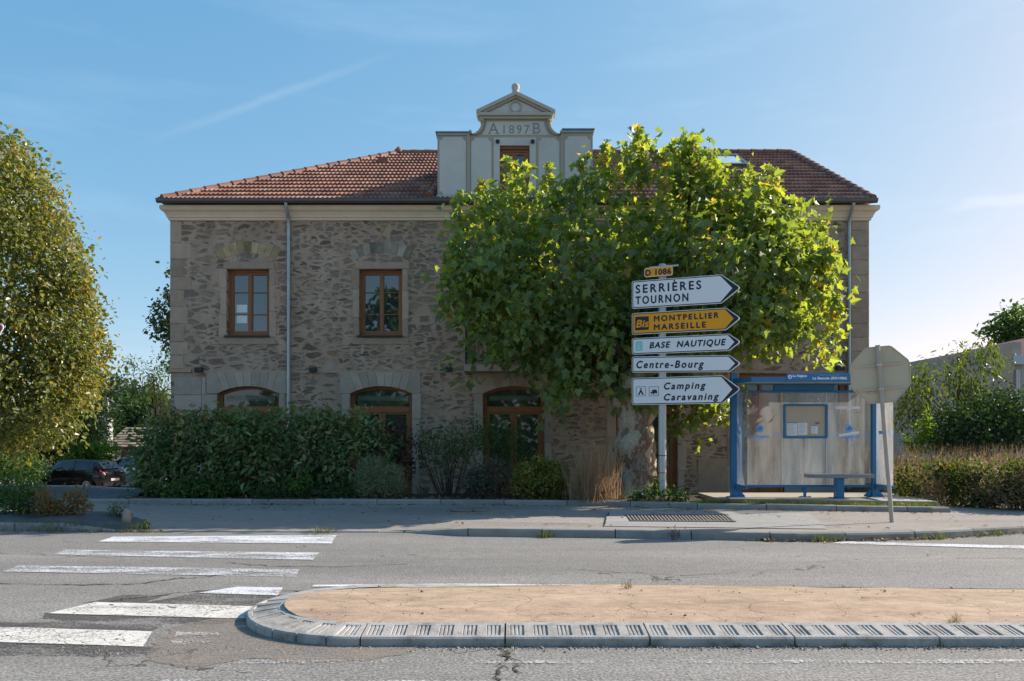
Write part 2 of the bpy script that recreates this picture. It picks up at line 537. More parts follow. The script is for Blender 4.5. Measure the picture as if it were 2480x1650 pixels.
def m_shelterglass(name, dust, tint=(0.93, 0.96, 0.97)):
    m, n, l, b = newmat(name)
    pos = npos(n)
    tr = n.new('ShaderNodeBsdfTransparent')
    tr.inputs['Color'].default_value = (*tint, 1)
    gl = n.new('ShaderNodeBsdfGlossy')
    gl.inputs['Roughness'].default_value = 0.03
    gl.inputs['Color'].default_value = (0.9, 0.95, 1, 1)
    fr = n.new('ShaderNodeFresnel')
    fr.inputs['IOR'].default_value = 1.5
    m1 = n.new('ShaderNodeMixShader')
    l.new(fr.outputs[0], m1.inputs[0])
    l.new(tr.outputs[0], m1.inputs[1])
    l.new(gl.outputs[0], m1.inputs[2])
    df = n.new('ShaderNodeBsdfDiffuse')
    df.inputs['Color'].default_value = (0.72, 0.74, 0.74, 1)
    tl = n.new('ShaderNodeBsdfTranslucent')
    tl.inputs['Color'].default_value = (0.72, 0.74, 0.74, 1)
    d2 = n.new('ShaderNodeMixShader')
    d2.inputs[0].default_value = 0.5
    l.new(df.outputs[0], d2.inputs[1])
    l.new(tl.outputs[0], d2.inputs[2])
    sx = n.new('ShaderNodeSeparateXYZ')
    l.new(pos, sx.inputs[0])
    low = nmath(n, l, 'MULTIPLY', nmath(n, l, 'SUBTRACT', 2.4, sx.outputs['Z']), 0.55, True)   # splashed dirt is a real deposit near the ground
    sp = nramp(n, l, nnoise(n, l, pos, 34, 3, 0.7), [(0.62, 0.0), (0.70, 1.0)])
    cl = nramp(n, l, nnoise(n, l, nscale(n, l, pos, (3, 1, 0.5)), 1.5, 5, 0.6), [(0.3, 0.25), (0.7, 1.0)])
    a = nmath(n, l, 'MULTIPLY', nmath(n, l, 'ADD', nmath(n, l, 'MULTIPLY', sp, nmath(n, l, 'MULTIPLY', low, 0.5)), nmath(n, l, 'MULTIPLY', cl, 0.52)), dust)
    m2 = n.new('ShaderNodeMixShader')
    l.new(a, m2.inputs[0])
    l.new(m1.outputs[0], m2.inputs[1])
    l.new(d2.outputs[0], m2.inputs[2])
    l.new(m2.outputs[0], n['Material Output'].inputs['Surface'])
    return m

def m_bark():
    m, n, l, b = newmat('plane_bark')
    pos = npos(n)
    f = nnoise(n, l, nscale(n, l, pos, (1, 1, 0.45)), 3.6, 6, 0.6)
    c = nramp(n, l, f, [(0.25, (0.15, 0.11, 0.08)), (0.40, (0.33, 0.26, 0.19)), (0.46, (0.20, 0.115, 0.07)), (0.52, (0.48, 0.41, 0.31)), (0.75, (0.58, 0.51, 0.40))])
    c = nmix(n, l, 1.0, c, nramp(n, l, nnoise(n, l, pos, 22, 6, 0.7), [(0.3, 0.6), (0.7, 1.25)]), 'MULTIPLY')
    l.new(c, b.inputs['Base Color'])
    b.inputs['Roughness'].default_value = 0.85
    nbump(n, l, b, nmath(n, l, 'ADD', nnoise(n, l, nscale(n, l, pos, (1, 1, 0.4)), 9, 6, 0.7), f), 1.0, 0.08)
    return m

def m_tile():
    m, n, l, b = newmat('roof_tile')
    pos = npos(n)
    c = nramp(n, l, nattr(n), [(0.0, (0.13, 0.06, 0.042)), (0.35, (0.22, 0.092, 0.06)), (0.7, (0.28, 0.125, 0.08)), (1.0, (0.34, 0.20, 0.145))])
    c = nmix(n, l, 1.0, c, nramp(n, l, nnoise(n, l, pos, 1.2, 8, 0.7), [(0.3, 0.7), (0.7, 1.2)]), 'MULTIPLY')
    l.new(c, b.inputs['Base Color'])
    b.inputs['Roughness'].default_value = 0.6
    b.inputs['Specular IOR Level'].default_value = 0.4
    nbump(n, l, b, nnoise(n, l, pos, 30, 5, 0.6), 0.3)
    return m

def m_ground():
    m, n, l, b = newmat('rough_ground')
    pos = npos(n)
    c = nramp(n, l, nnoise(n, l, pos, 0.9, 8, 0.7), [(0.3, (0.06, 0.065, 0.025)), (0.5, (0.12, 0.10, 0.05)), (0.7, (0.19, 0.15, 0.09))])
    c = nmix(n, l, 1.0, c, nramp(n, l, nnoise(n, l, pos, 25, 5, 0.7), [(0.3, 0.6), (0.7, 1.3)]), 'MULTIPLY')
    l.new(c, b.inputs['Base Color'])
    b.inputs['Roughness'].default_value = 0.95
    nbump(n, l, b, nnoise(n, l, pos, 12, 6, 0.7), 0.8, 0.06)
    return m

M = {}
M['rubble'] = m_rubble()
M['ashlar'] = pm('dressed_stone', (0.42, 0.302, 0.218), 0.85, 0.2, var=0.16, vs=5, bump=0.35, bs=30, rnd=0.22)
M['ashlar_gray'] = pm('grey_dressed_stone', (0.43, 0.345, 0.275), 0.85, 0.2, var=0.14, vs=4, bump=0.3, bs=30, rnd=0.16)
M['cornice'] = pm('cornice_render', (0.78, 0.60, 0.44), 0.75, 0.3, var=0.07, vs=2, dirt=0.15)
M['plaster'] = pm('light_plaster', (0.60, 0.555, 0.51), 0.8, 0.2, var=0.06, vs=1.6, bump=0.12, bs=120, dirt=0.16)
M['band'] = pm('painted_band', (0.42, 0.355, 0.28), 0.8, 0.2, var=0.05, vs=3)
M['zinc'] = pm('zinc_pipe', (0.36, 0.39, 0.41), 0.38, 0.5, metal=0.7, var=0.10, vs=4)
M['dzinc'] = pm('dark_zinc', (0.14, 0.145, 0.15), 0.4, 0.5, metal=0.5, var=0.10, vs=3)
M['tile'] = m_tile()
M['wood'] = pm('stained_wood', (0.30, 0.115, 0.042), 0.5, 0.35, var=0.10, vs=6, bump=0.1, bs=50)
M['pane'] = m_glass('window_glass', (0.022, 0.03, 0.036), 2.15)
M['panelow'] = m_glass('ground_glass', (0.035, 0.05, 0.04), 1.75)
M['iron'] = pm('dark_iron', (0.022, 0.027, 0.032), 0.5, 0.4, var=0.05)
M['road'] = m_asphalt('road_asphalt', 0.24, 0.5, 1.55, 46.0, tint=(1.0, 0.955, 0.90))
M['pave'] = m_asphalt('pavement_asphalt', 0.30, 0.7, 1.3, 85.0, (1.04, 0.94, 0.85))
M['patch'] = m_asphalt('new_asphalt', 0.34, 0.8, 1.2, 95.0, (1.0, 0.97, 0.93))
M['coarse'] = m_paint('bare_chippings', (0.10, 0.093, 0.086), 0.45)
M['sand'] = m_paint('sandy_dirt', (0.31, 0.258, 0.215), 0.36, 0.0, 3.0)
M['paint'] = m_paint('road_paint', (0.66, 0.67, 0.70), 0.40)
M['paint_worn'] = m_paint('worn_road_paint', (0.62, 0.63, 0.66), 0.455)
M['paint_cracked'] = m_paint('cracked_road_paint', (0.66, 0.63, 0.585), 0.385, 0.02)
M['paint_faint'] = m_paint('faint_road_paint', (0.60, 0.60, 0.61), 0.505)
M['kerb'] = pm('kerb_concrete', (0.27, 0.255, 0.235), 0.85, 0.2, var=0.13, vs=4, bump=0.3, bs=60, rnd=0.14, dirt=0.35)
M['ikerb'] = pm('island_kerb_concrete', (0.38, 0.365, 0.345), 0.8, 0.25, var=0.16, vs=6, bump=0.35, bs=70, rnd=0.07, dirt=0.85, ds=4.5)
M['island'] = m_island()
M['ground'] = m_ground()
M['soil'] = pm('dark_soil', (0.075, 0.062, 0.05), 0.95, 0.1, var=0.25, vs=6, bump=0.9, bs=20)
M['membrane'] = pm('weed_membrane', (0.075, 0.085, 0.09), 0.7, 0.3, var=0.25, vs=5, bump=0.8, bs=9)
M['slab'] = pm('shelter_slab', (0.36, 0.325, 0.28), 0.85, 0.2, var=0.10, vs=3, bump=0.2, bs=70)
M['bark'] = m_bark()
M['twig'] = pm('brown_bark', (0.10, 0.075, 0.055), 0.9, 0.15, var=0.2, vs=8, bump=0.5, bs=30)
M['blue'] = pm('blue_paint', (0.022, 0.155, 0.33), 0.42, 0.45, var=0.05, vs=3)
M['blue2'] = pm('blue_fascia', (0.03, 0.17, 0.36), 0.45, 0.4, var=0.04, vs=2)
M['logo'] = pm('pale_blue_film', (0.17, 0.42, 0.78), 0.5, 0.3, var=0.03)
M['platewhite'] = pm('plate_white', (0.45, 0.45, 0.44), 0.5, 0.3, var=0.04)
M['offwhite'] = pm('grey_white_sheet', (0.42, 0.43, 0.44), 0.7, 0.3, var=0.05)
M['white'] = pm('white_film', (0.78, 0.79, 0.80), 0.6, 0.3, var=0.04)
M['signwhite'] = pm('sign_white', (0.80, 0.79, 0.79), 0.45, 0.4, var=0.03, vs=1.5)
M['signblack'] = pm('sign_black', (0.018, 0.024, 0.038), 0.5, 0.35, var=0.05)
M['signyellow'] = pm('sign_yellow', (0.86, 0.345, 0.004), 0.45, 0.4, var=0.04, vs=1.5)
M['turq'] = pm('turquoise_film', (0.25, 0.66, 0.62), 0.5, 0.3, var=0.08, vs=20)
M['galv'] = pm('galvanised_post', (0.46, 0.45, 0.42), 0.42, 0.5, metal=0.35, var=0.08, vs=5)
M['postgrey'] = pm('cream_post', (0.40, 0.355, 0.29), 0.5, 0.4, var=0.08, vs=4)
M['signback'] = pm('sign_back', (0.54, 0.44, 0.31), 0.5, 0.4, var=0.05, vs=2)
M['red'] = pm('sign_red', (0.45, 0.03, 0.025), 0.45, 0.4, var=0.03)
M['bench'] = pm('bench_grey', (0.24, 0.24, 0.25), 0.5, 0.4, var=0.04)
M['board'] = pm('notice_board', (0.50, 0.43, 0.33), 0.8, 0.2, var=0.05, vs=6)
M['sglass'] = m_shelterglass('shelter_glass', 1.0)
M['sglass_side'] = m_shelterglass('shelter_side_glass', 0.9, (0.86, 0.93, 0.95))
M['grate'] = pm('cast_iron', (0.21, 0.185, 0.165), 0.7, 0.3, var=0.2, vs=8)
M['carblack'] = pm('black_car_paint', (0.005, 0.006, 0.008), 0.15, 0.4, var=0.02, coat=0.3)
M['carsilver'] = pm('silver_car_paint', (0.60, 0.62, 0.66), 0.25, 0.5, metal=0.3, var=0.02, coat=0.8)
M['carwhite'] = pm('white_car_paint', (0.62, 0.63, 0.66), 0.25, 0.5, var=0.02, coat=0.8)
M['carglass'] = m_glass('car_glass', (0.012, 0.016, 0.018), 1.7)
M['tyre'] = pm('tyre_rubber', (0.012, 0.012, 0.013), 0.8, 0.2, var=0.05)
M['rim'] = pm('wheel_rim', (0.55, 0.56, 0.58), 0.35, 0.5, metal=0.4, var=0.03)
M['tail'] = pm('tail_light_red', (0.40, 0.012, 0.018), 0.2, 0.6, var=0.02, coat=1.0)
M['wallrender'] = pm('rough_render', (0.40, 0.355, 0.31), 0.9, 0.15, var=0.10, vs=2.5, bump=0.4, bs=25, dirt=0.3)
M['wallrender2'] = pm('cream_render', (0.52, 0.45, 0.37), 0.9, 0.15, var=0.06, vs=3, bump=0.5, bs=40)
M['redsheet'] = pm('red_roof_sheet', (0.085, 0.036, 0.042), 0.9, 0.3, var=0.06)
M['redtrim'] = pm('red_trim', (0.30, 0.045, 0.035), 0.55, 0.3, var=0.05)
M['oldtile'] = pm('weathered_tile', (0.27, 0.215, 0.165), 0.9, 0.2, var=0.3, vs=6, bump=0.6, bs=14, rnd=0.25)
M['greenrail'] = pm('green_rail', (0.16, 0.22, 0.20), 0.5, 0.4, var=0.05)
M['concrete'] = pm('mast_concrete', (0.42, 0.41, 0.39), 0.85, 0.2, var=0.08)
M['stone'] = pm('pale_stone', (0.30, 0.265, 0.225), 0.9, 0.2, var=0.2, vs=6, bump=0.6, bs=15)
M['yellowdot'] = pm('yellow_film', (0.70, 0.48, 0.08), 0.6, 0.3, var=0.03)
M['paper_blue'] = pm('blue_print', (0.20, 0.34, 0.46), 0.6, 0.3, var=0.05)
M['greyprint'] = pm('grey_print', (0.42, 0.44, 0.47), 0.7, 0.2, var=0.25, vs=60)

# foliage (real leaf colours; rnd picks the leaf's own colour)
M['l_plane'] = leafmat('plane_leaf', [(0.0, (0.065, 0.105, 0.050)), (0.45, (0.118, 0.170, 0.076)), (0.80, (0.155, 0.205, 0.086)), (0.95, (0.20, 0.20, 0.07)), (1.0, (0.28, 0.20, 0.06))], 0.42, (4.4, 3.9, 0.62), 0.42, 0.4)
M['l_left'] = leafmat('yellowing_leaf', [(0.0, (0.085, 0.12, 0.036)), (0.5, (0.155, 0.185, 0.058)), (0.85, (0.24, 0.23, 0.085)), (1.0, (0.31, 0.22, 0.075))], 0.40, (2.5, 2.2, 0.8), 0.36, 0.55)
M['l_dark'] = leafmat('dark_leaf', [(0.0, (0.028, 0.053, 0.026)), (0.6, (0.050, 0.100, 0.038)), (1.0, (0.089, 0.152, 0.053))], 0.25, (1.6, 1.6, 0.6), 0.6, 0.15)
M['l_mid'] = leafmat('mid_leaf', [(0.0, (0.037, 0.081, 0.022)), (0.6, (0.075, 0.138, 0.037)), (1.0, (0.138, 0.188, 0.050))], 0.4, (2.2, 2.1, 0.6))
M['l_bright'] = leafmat('bright_leaf', [(0.0, (0.06, 0.13, 0.02)), (0.6, (0.10, 0.19, 0.03)), (1.0, (0.17, 0.22, 0.04))], 0.45, (2.2, 2.1, 0.6))
M['l_far'] = leafmat('far_leaf', [(0.0, (0.045, 0.075, 0.045)), (0.6, (0.065, 0.105, 0.055)), (1.0, (0.10, 0.13, 0.055))], 0.3, (1.6, 1.6, 0.8))
M['l_photinia'] = leafmat('laurel_leaf', [(0.0, (0.055, 0.100, 0.035)), (0.5, (0.125, 0.185, 0.065)), (0.93, (0.22, 0.26, 0.10)), (1.0, (0.32, 0.20, 0.10))], 0.22, (1.8, 1.8, 0.6), 0.42, 0.4)
M['l_red'] = leafmat('red_leaf', [(0.0, (0.070, 0.025, 0.025)), (0.6, (0.105, 0.049, 0.035)), (1.0, (0.070, 0.084, 0.042))], 0.3, (1.8, 1.3, 0.8))
M['l_grey'] = leafmat('grey_green_needle', [(0.0, (0.151, 0.185, 0.108)), (0.6, (0.259, 0.281, 0.161)), (1.0, (0.367, 0.346, 0.216))], 0.25, (1.4, 1.4, 0.9))
M['l_mauve'] = leafmat('mauve_leaf', [(0.0, (0.072, 0.087, 0.058)), (0.5, (0.123, 0.116, 0.080)), (1.0, (0.174, 0.123, 0.102))], 0.3, (1.5, 1.4, 0.9))
M['l_gold'] = leafmat('golden_leaf', [(0.0, (0.104, 0.122, 0.026)), (0.5, (0.209, 0.209, 0.043)), (1.0, (0.383, 0.313, 0.086))], 0.35, (1.8, 1.6, 0.5))
M['l_orange'] = leafmat('orange_leaf', [(0.0, (0.10, 0.12, 0.045)), (0.4, (0.18, 0.14, 0.055)), (1.0, (0.36, 0.15, 0.07))], 0.35, (1.7, 1.4, 0.7))
M['l_straw'] = leafmat('dry_straw', [(0.0, (0.224, 0.154, 0.091)), (0.6, (0.420, 0.294, 0.182)), (1.0, (0.588, 0.434, 0.294))], 0.4, (1.5, 1.4, 1.2), 0.6)
M['l_straw2'] = leafmat('dry_brown_stem', [(0.0, (0.13, 0.10, 0.055)), (0.6, (0.27, 0.205, 0.115)), (1.0, (0.37, 0.29, 0.175))], 0.35, (1.5, 1.4, 1.1), 0.6)
M['l_grass'] = leafmat('grass_blade', [(0.0, (0.045, 0.075, 0.02)), (0.6, (0.09, 0.13, 0.035)), (1.0, (0.22, 0.20, 0.09))], 0.4, (1.9, 1.8, 0.7))
M['l_fallen'] = leafmat('fallen_leaf', [(0.0, (0.10, 0.055, 0.025)), (0.5, (0.22, 0.12, 0.05)), (0.9, (0.34, 0.22, 0.10)), (1.0, (0.5, 0.36, 0.05))], 0.2, (1.3, 1.2, 0.8), 0.7)

# ------------------------------------------------------------------ ground, road, pavement, kerbs
def sm(x, a, b):
    t = min(1, max(0, (x - a) / (b - a)))
    return t * t * (3 - 2 * t)
def ground_z(x, y):
    z = -0.10
    if y > 15: z += 0.30 * sm(y, 16.3, 18) * sm(x, 8.3, 8.9) + 0.3 * sm(y, 18, 24) * sm(x, 8.3, 8.9)
    z += (-0.82) * sm(y, 20.4, 25) * sm(-x, 8.9, 9.6)
    return z
xs = [-400, -150, -80] + list(np.arange(-50, 50.1, 1.0)) + [80, 150, 400]
xs = sorted(set([round(float(x), 3) for x in xs] + [8.3, 8.6, 8.9, -8.9, -9.6]))
ys = [-200, -60, -20] + list(np.arange(-10, 60.1, 1.0)) + [80, 120, 200, 420]
V = [(x, y, ground_z(x, y)) for y in ys for x in xs]
nx = len(xs)
Fc = [(j * nx + i, j * nx + i + 1, (j + 1) * nx + i + 1, (j + 1) * nx + i) for j in range(len(ys) - 1) for i in range(nx - 1)]
tag(npbuild('ground', V, Fc, np.full(len(Fc), 0.5), M['ground'], smooth=True), kind='structure')

FRONT = [(-45, 13.4, 0.13), (-8.4, 13.25, 0.13), (-7.45, 13.15, 0.13), (-6.55, 13.08, 0.02), (-1.75, 12.95, 0.02), (-0.75, 12.5, 0.12), (1.63, 12.25, 0.125),
         (4.16, 11.85, 0.125), (5.1, 11.9, 0.125), (6.5, 12.2, 0.125), (8.0, 12.78, 0.125), (10, 13.9, 0.125), (13, 16.5, 0.125), (16, 21, 0.125), (18, 32, 0.125)]
def fy(x, i=1):
    return float(np.interp(x, [p[0] for p in FRONT], [p[i] for p in FRONT]))
mb = MB()
rx = list(np.arange(-45, 18.01, 0.75))
mb.strip([(x, -14, 0) for x in rx], [(x, fy(x) + 0.05, 0) for x in rx])
mb.quad((18, -14, 0), (60, -14, 0), (60, 40, 0), (18, 40, 0))
tag(mb.build('road', M['road']), kind='structure')

UPPER = [(-45, 17.6, 0.24), (-9.5, 17.1, 0.24), (0.52, 16.85, 0.24), (1.8, 16.6, 0.24), (3.57, 16.02, 0.24), (5.97, 15.45, 0.235), (8.0, 15.15, 0.23), (8.3, 15.22, 0.22), (8.42, 15.5, 0.2), (8.5, 16.4, 0.16)]
def uy(x):
    return float(np.interp(x, [p[0] for p in UPPER[:7]], [p[1] for p in UPPER[:7]]))
rows = [[], [], []]
for x in np.arange(-45, 17.01, 0.5):
    a = fy(x) + 0.13
    b = uy(x) + 0.05 if x < 8.2 else max(16.5, a + 0.3)
    zf = fy(x, 2)
    rows[0].append((x, a, zf))
    rows[1].append((x, a + (b - a) * 0.45, 0.105 if zf > 0.05 else 0.075))
    rows[2].append((x, b, 0.13))
mb = MB()
mb.strip(rows[0], rows[1], sm=True)
mb.strip(rows[1], rows[2], sm=True)
tag(mb.build('pavement', M['pave']), kind='structure')

def kerb(pts, width, base, blk, name):
    d = [0]
    for a, b in zip(pts, pts[1:]): d.append(d[-1] + math.hypot(b[0] - a[0], b[1] - a[1]))
    at = lambda s_: tuple(float(np.interp(s_, d, [p[i] for p in pts])) for i in range(3))
    mb = MB()
    s_ = 0
    while s_ < d[-1] - 0.05:
        e = min(s_ + blk * RNG.uniform(0.97, 1.03), d[-1])
        g = 0.007
        n = 3
        rows = []
        wob = RNG.normal(0, 0.004, 2)
        for k in range(n + 1):
            t = s_ + g + (e - s_ - 2 * g) * k / n
            x, y, z = at(t)
            x2, y2, _ = at(min(t + 0.05, d[-1]))
            x1, y1, _ = at(max(t - 0.05, 0))
            L = math.hypot(x2 - x1, y2 - y1)
            ox, oy = -(y2 - y1) / L, (x2 - x1) / L
            z += wob[0]
            o = wob[1]
            prof = [(o, base), (o + 0.012, z - 0.035), (o + 0.028, z - 0.008), (o + 0.045, z), (width - 0.01, z + 0.002), (width, base)]
            rows.append([(x + ox * p, y + oy * p, q) for p, q in prof])
        v = [p for r in rows for p in r]
        m = len(rows[0])
        f = [(i * m + k, i * m + k + 1, (i + 1) * m + k + 1, (i + 1) * m + k) for i in range(n) for k in range(m - 1)]
        f += [tuple(range(m)), tuple(range(n * m + m - 1, n * m - 1, -1))]
        mb.add(v, f, RNG.uniform(0, 1))
        s_ = e
    return tag(mb.build(name, M['kerb']), kind='structure')
kerb([p for p in FRONT if p[0] <= -6.5][0:] , 0.15, -0.06, 1.15, 'kerb')
kerb([p for p in FRONT if p[0] >= -1.8], 0.15, -0.06, 1.13, 'kerb')
kerb([(-6.55, 13.08, 0.022), (-1.75, 12.95, 0.022)], 0.15, -0.06, 1.1, 'kerb')
kerb([p for p in UPPER], 0.15, 0.0, 1.32, 'kerb')
REAR = [(-30, 22.5, 0.36), (-13, 20.3, 0.36), (-11, 19.9, 0.36), (-8.5, 18.75, 0.36), (-8.2, 18.9, 0.3)]
kerb(REAR, 0.2, -0.3, 1.2, 'kerb')

# planting bed between the pavement and the building, and its strip of weed membrane on the left
mb = MB()
for x0, x1 in ((-8.85, 8.36),):
    g = list(np.linspace(x0, x1, 60))
    prev = None
    for t in np.linspace(0, 1, 9):
        row = []
        for x in g:
            a, b = uy(min(x, 8)) + 0.14, 21.0
            if x > 8.0: a = 15.4
            y = a + (b - a) * t
            z = 0.215 - 0.12 * sm(y, 18, 21) + 0.05 * mnoise.noise(Vector((x * 1.3, y * 1.3, 0))) * (1 if 0 < t < 1 else 0)
            row.append((x, y, z))
        if prev: mb.strip(prev, row, sm=True)
        prev = row
tag(mb.build('planting_bed', M['soil']), kind='structure')
mb = MB()
g = list(np.linspace(-30, -8.3, 90))
prev = None
for t in np.linspace(0, 1, 14):
    row = []
    for x in g:
        a = uy(x) + 0.14
        b = float(np.interp(x, [p[0] for p in REAR], [p[1] for p in REAR])) + 0.02
        y = a + (b - a) * t
        z = 0.22 + 0.11 * t + (0.09 * mnoise.noise(Vector((x * 1.1, y * 2.6, 3))) + 0.04 * mnoise.noise(Vector((x * 3.1, y * 5, 3)))) * math.sin(math.pi * t)
        row.append((x, y, z))
    if prev: mb.strip(prev, row, sm=True)
    prev = row
tag(mb.build('planting_bed', M['membrane']), kind='structure')
# small bed at the left end of the crossing
mb = MB()
prev = None
for t in np.linspace(0, 1, 10):
    row = []
    for x in np.linspace(-20, -5.95, 60):
        a = fy(x) + 0.14
        b = 15.0 - 1.2 * sm(x, -7.2, -5.95)
        y = a + (b - a) * t
        edge = math.sin(math.pi * t) ** 0.5 * (1 - sm(x, -6.5, -5.95))
        z = fy(x, 2) - 0.01 + (0.10 + 0.07 * mnoise.noise(Vector((x * 1.9, y * 2.3, 7)))) * edge
        row.append((x, y, z))
    if prev: mb.strip(prev, row, sm=True)
    prev = row
tag(mb.build('planting_bed', M['membrane']), kind='structure')
mb = MB()
mb.prism_xy([(4.25, 16.62), (8.34, 15.74), (8.6, 18.4), (4.25, 18.4)], 0.1, 0.288)
tag(mb.build('shelter_pavement', M['slab']), kind='structure')
mb = MB()
mb.quad((-60, 25.2, -0.86), (-9.8, 25.2, -0.86), (-9.8, 70, -0.86), (-60, 70, -0.86))
tag(mb.build('car_park', M['pave']), kind='structure')
mb = MB()
mb.quad(*[G(x, y, 0.0)[:2] + (0.138,) if False else (G(x, y, 0.118).x, G(x, y, 0.118).y, 0.130) for x, y in ((1462, 1276), (2005, 1283), (1960, 1243), (1475, 1238))])
# asphalt repair round the drain
tag(mb.build('pavement_patch', M['patch']), kind='structure')

# painted markings and wear on the road
def sheet(name, pts, mat, z, n=1):
    mb = MB()
    P2 = [G(px, py, z) for px, py in pts]
    if n > 1:                                                          # ragged outline
        Q = []
        for a, b in zip(P2, P2[1:] + P2[:1]):
            m = max(2, int((b - a).length / 0.06))
            nr = Vector((-(b - a).y, (b - a).x, 0)).normalized()
            for k in range(m):
                p = a.lerp(b, k / m)
                Q.append(p + nr * (mnoise.noise(p * 2.3) * 0.10 + mnoise.noise(p * 9) * 0.045) * (n - 1))
        P2 = Q
    mb.quad(*[tuple(p) for p in P2])
    return tag(mb.build(name, mat), kind='structure')
ST = [([(239, 1312), (803, 1316.5), (815, 1296), (273, 1300)], 'paint'),
      ([(130, 1343), (757, 1356), (773, 1338.7), (158, 1331.6)], 'paint_worn'),
      ([(7, 1384), (715, 1396.8), (725, 1379), (46, 1369.6)], 'paint_worn'),
      ([(479, 1436), (672.5, 1442), (685, 1423), (577, 1421)], 'paint'),
      ([(116, 1485.5), (597, 1498), (640, 1469), (232, 1458)], 'paint_cracked'),
      ([(-330, 1545), (347, 1566), (370, 1529), (-240, 1512)], 'paint_cracked')]
for pts, mt in ST: sheet('crossing_stripe', pts, M[mt], 0.008, 1.12)
sheet('crossing_stripe', [(410, 1562), (520, 1564), (526, 1532), (425, 1530)], M['paint_faint'], 0.008, 1.6)
sheet('road_line', [(560, 1606), (3400, 1606), (3400, 1597), (580, 1598)], M['paint_faint'], 0.008)
sheet('road_line', [(380, 1652), (2100, 1668), (2100, 1652), (400, 1645)], M['paint_faint'], 0.008)
sheet('road_line', [(755, 1421), (1100, 1417), (1500, 1421.5), (3000, 1449), (3000, 1440), (1500, 1417), (1100, 1413.5), (760, 1416.5)], M['paint'], 0.008)
sheet('road_line', [(2010, 1316), (2700, 1335), (2700, 1327), (2040, 1311.5)], M['paint'], 0.008)
# bare chippings and dirt between the stripes
for pts in ([(90, 1500), (500, 1512), (640, 1498), (420, 1478), (110, 1484)], [(-250, 1585), (360, 1588), (400, 1566), (-250, 1545)],
            [(-250, 1520), (370, 1533), (395, 1512), (-250, 1500)], [(330, 1463), (640, 1470), (690, 1440), (480, 1434)], [(200, 1460), (330, 1462), (420, 1440), (300, 1441)]):
    sheet('worn_road', pts, M['coarse'], 0.004, 1.6)
sheet('worn_road', [(340, 1600), (900, 1612), (1000, 1570), (640, 1500), (560, 1497), (400, 1520)], M['sand'], 0.0055, 2.6)
# cracks as thin dark strips
def crack(pts, wd, z=0.0065, steps=9, lvl=0.0, jit=1.0):
    mb = MB()
    P3 = []
    for (a, b) in zip(pts, pts[1:]):
        for k in range(steps):
            t = k / steps
            p = G(a[0] + (b[0] - a[0]) * t, a[1] + (b[1] - a[1]) * t, lvl)
            P3.append(p + Vector((RNG.normal(0, 0.03 * jit), RNG.normal(0, 0.025 * jit), 0)))
    L, R_ = [], []
    for i, p in enumerate(P3):
        t = (P3[min(i + 1, len(P3) - 1)] - P3[max(i - 1, 0)]).normalized()
        nrm = Vector((-t.y, t.x, 0))
        q = wd * RNG.uniform(0.2, 1.3)
        L.append((p.x + nrm.x * q, p.y + nrm.y * q, z))
        R_.append((p.x - nrm.x * q, p.y - nrm.y * q, z))
    mb.strip(R_, L)
    tag(mb.build('road_crack', M['soil']), kind='structure')
crack([(-60, 1412), (150, 1417), (330, 1415), (430, 1402), (560, 1393)], 0.014)
crack([(230, 1470), (300, 1452), (480, 1432), (600, 1428), (790, 1435)], 0.014)
crack([(560, 1363), (640, 1372), (830, 1374), (1010, 1366)], 0.010)
crack([(1222, 1568), (1240, 1600), (1268, 1635)], 0.012)
crack([(1228, 1575), (1215, 1610), (1205, 1650)], 0.010)
crack([(700, 1236), (1000, 1240), (1180, 1245)], 0.008, 0.128, 8, 0.12, 0.5)
crack([(930, 1262), (1200, 1265), (1462, 1272)], 0.010, 0.128, 8, 0.12, 0.3)
crack([(1463, 1276), (1469, 1256), (1476, 1238)], 0.010, 0.134, 5, 0.125, 0.2)
crack([(1600, 1240), (1850, 1246), (2060, 1262)], 0.006, 0.131, 8, 0.12, 1.0)
crack([(2250, 1356), (2380, 1352), (2520, 1353)], 0.006)
crack([(-40, 1340), (160, 1347), (330, 1352)], 0.006)
crack([(1430, 1382), (1640, 1395), (1800, 1388)], 0.007)

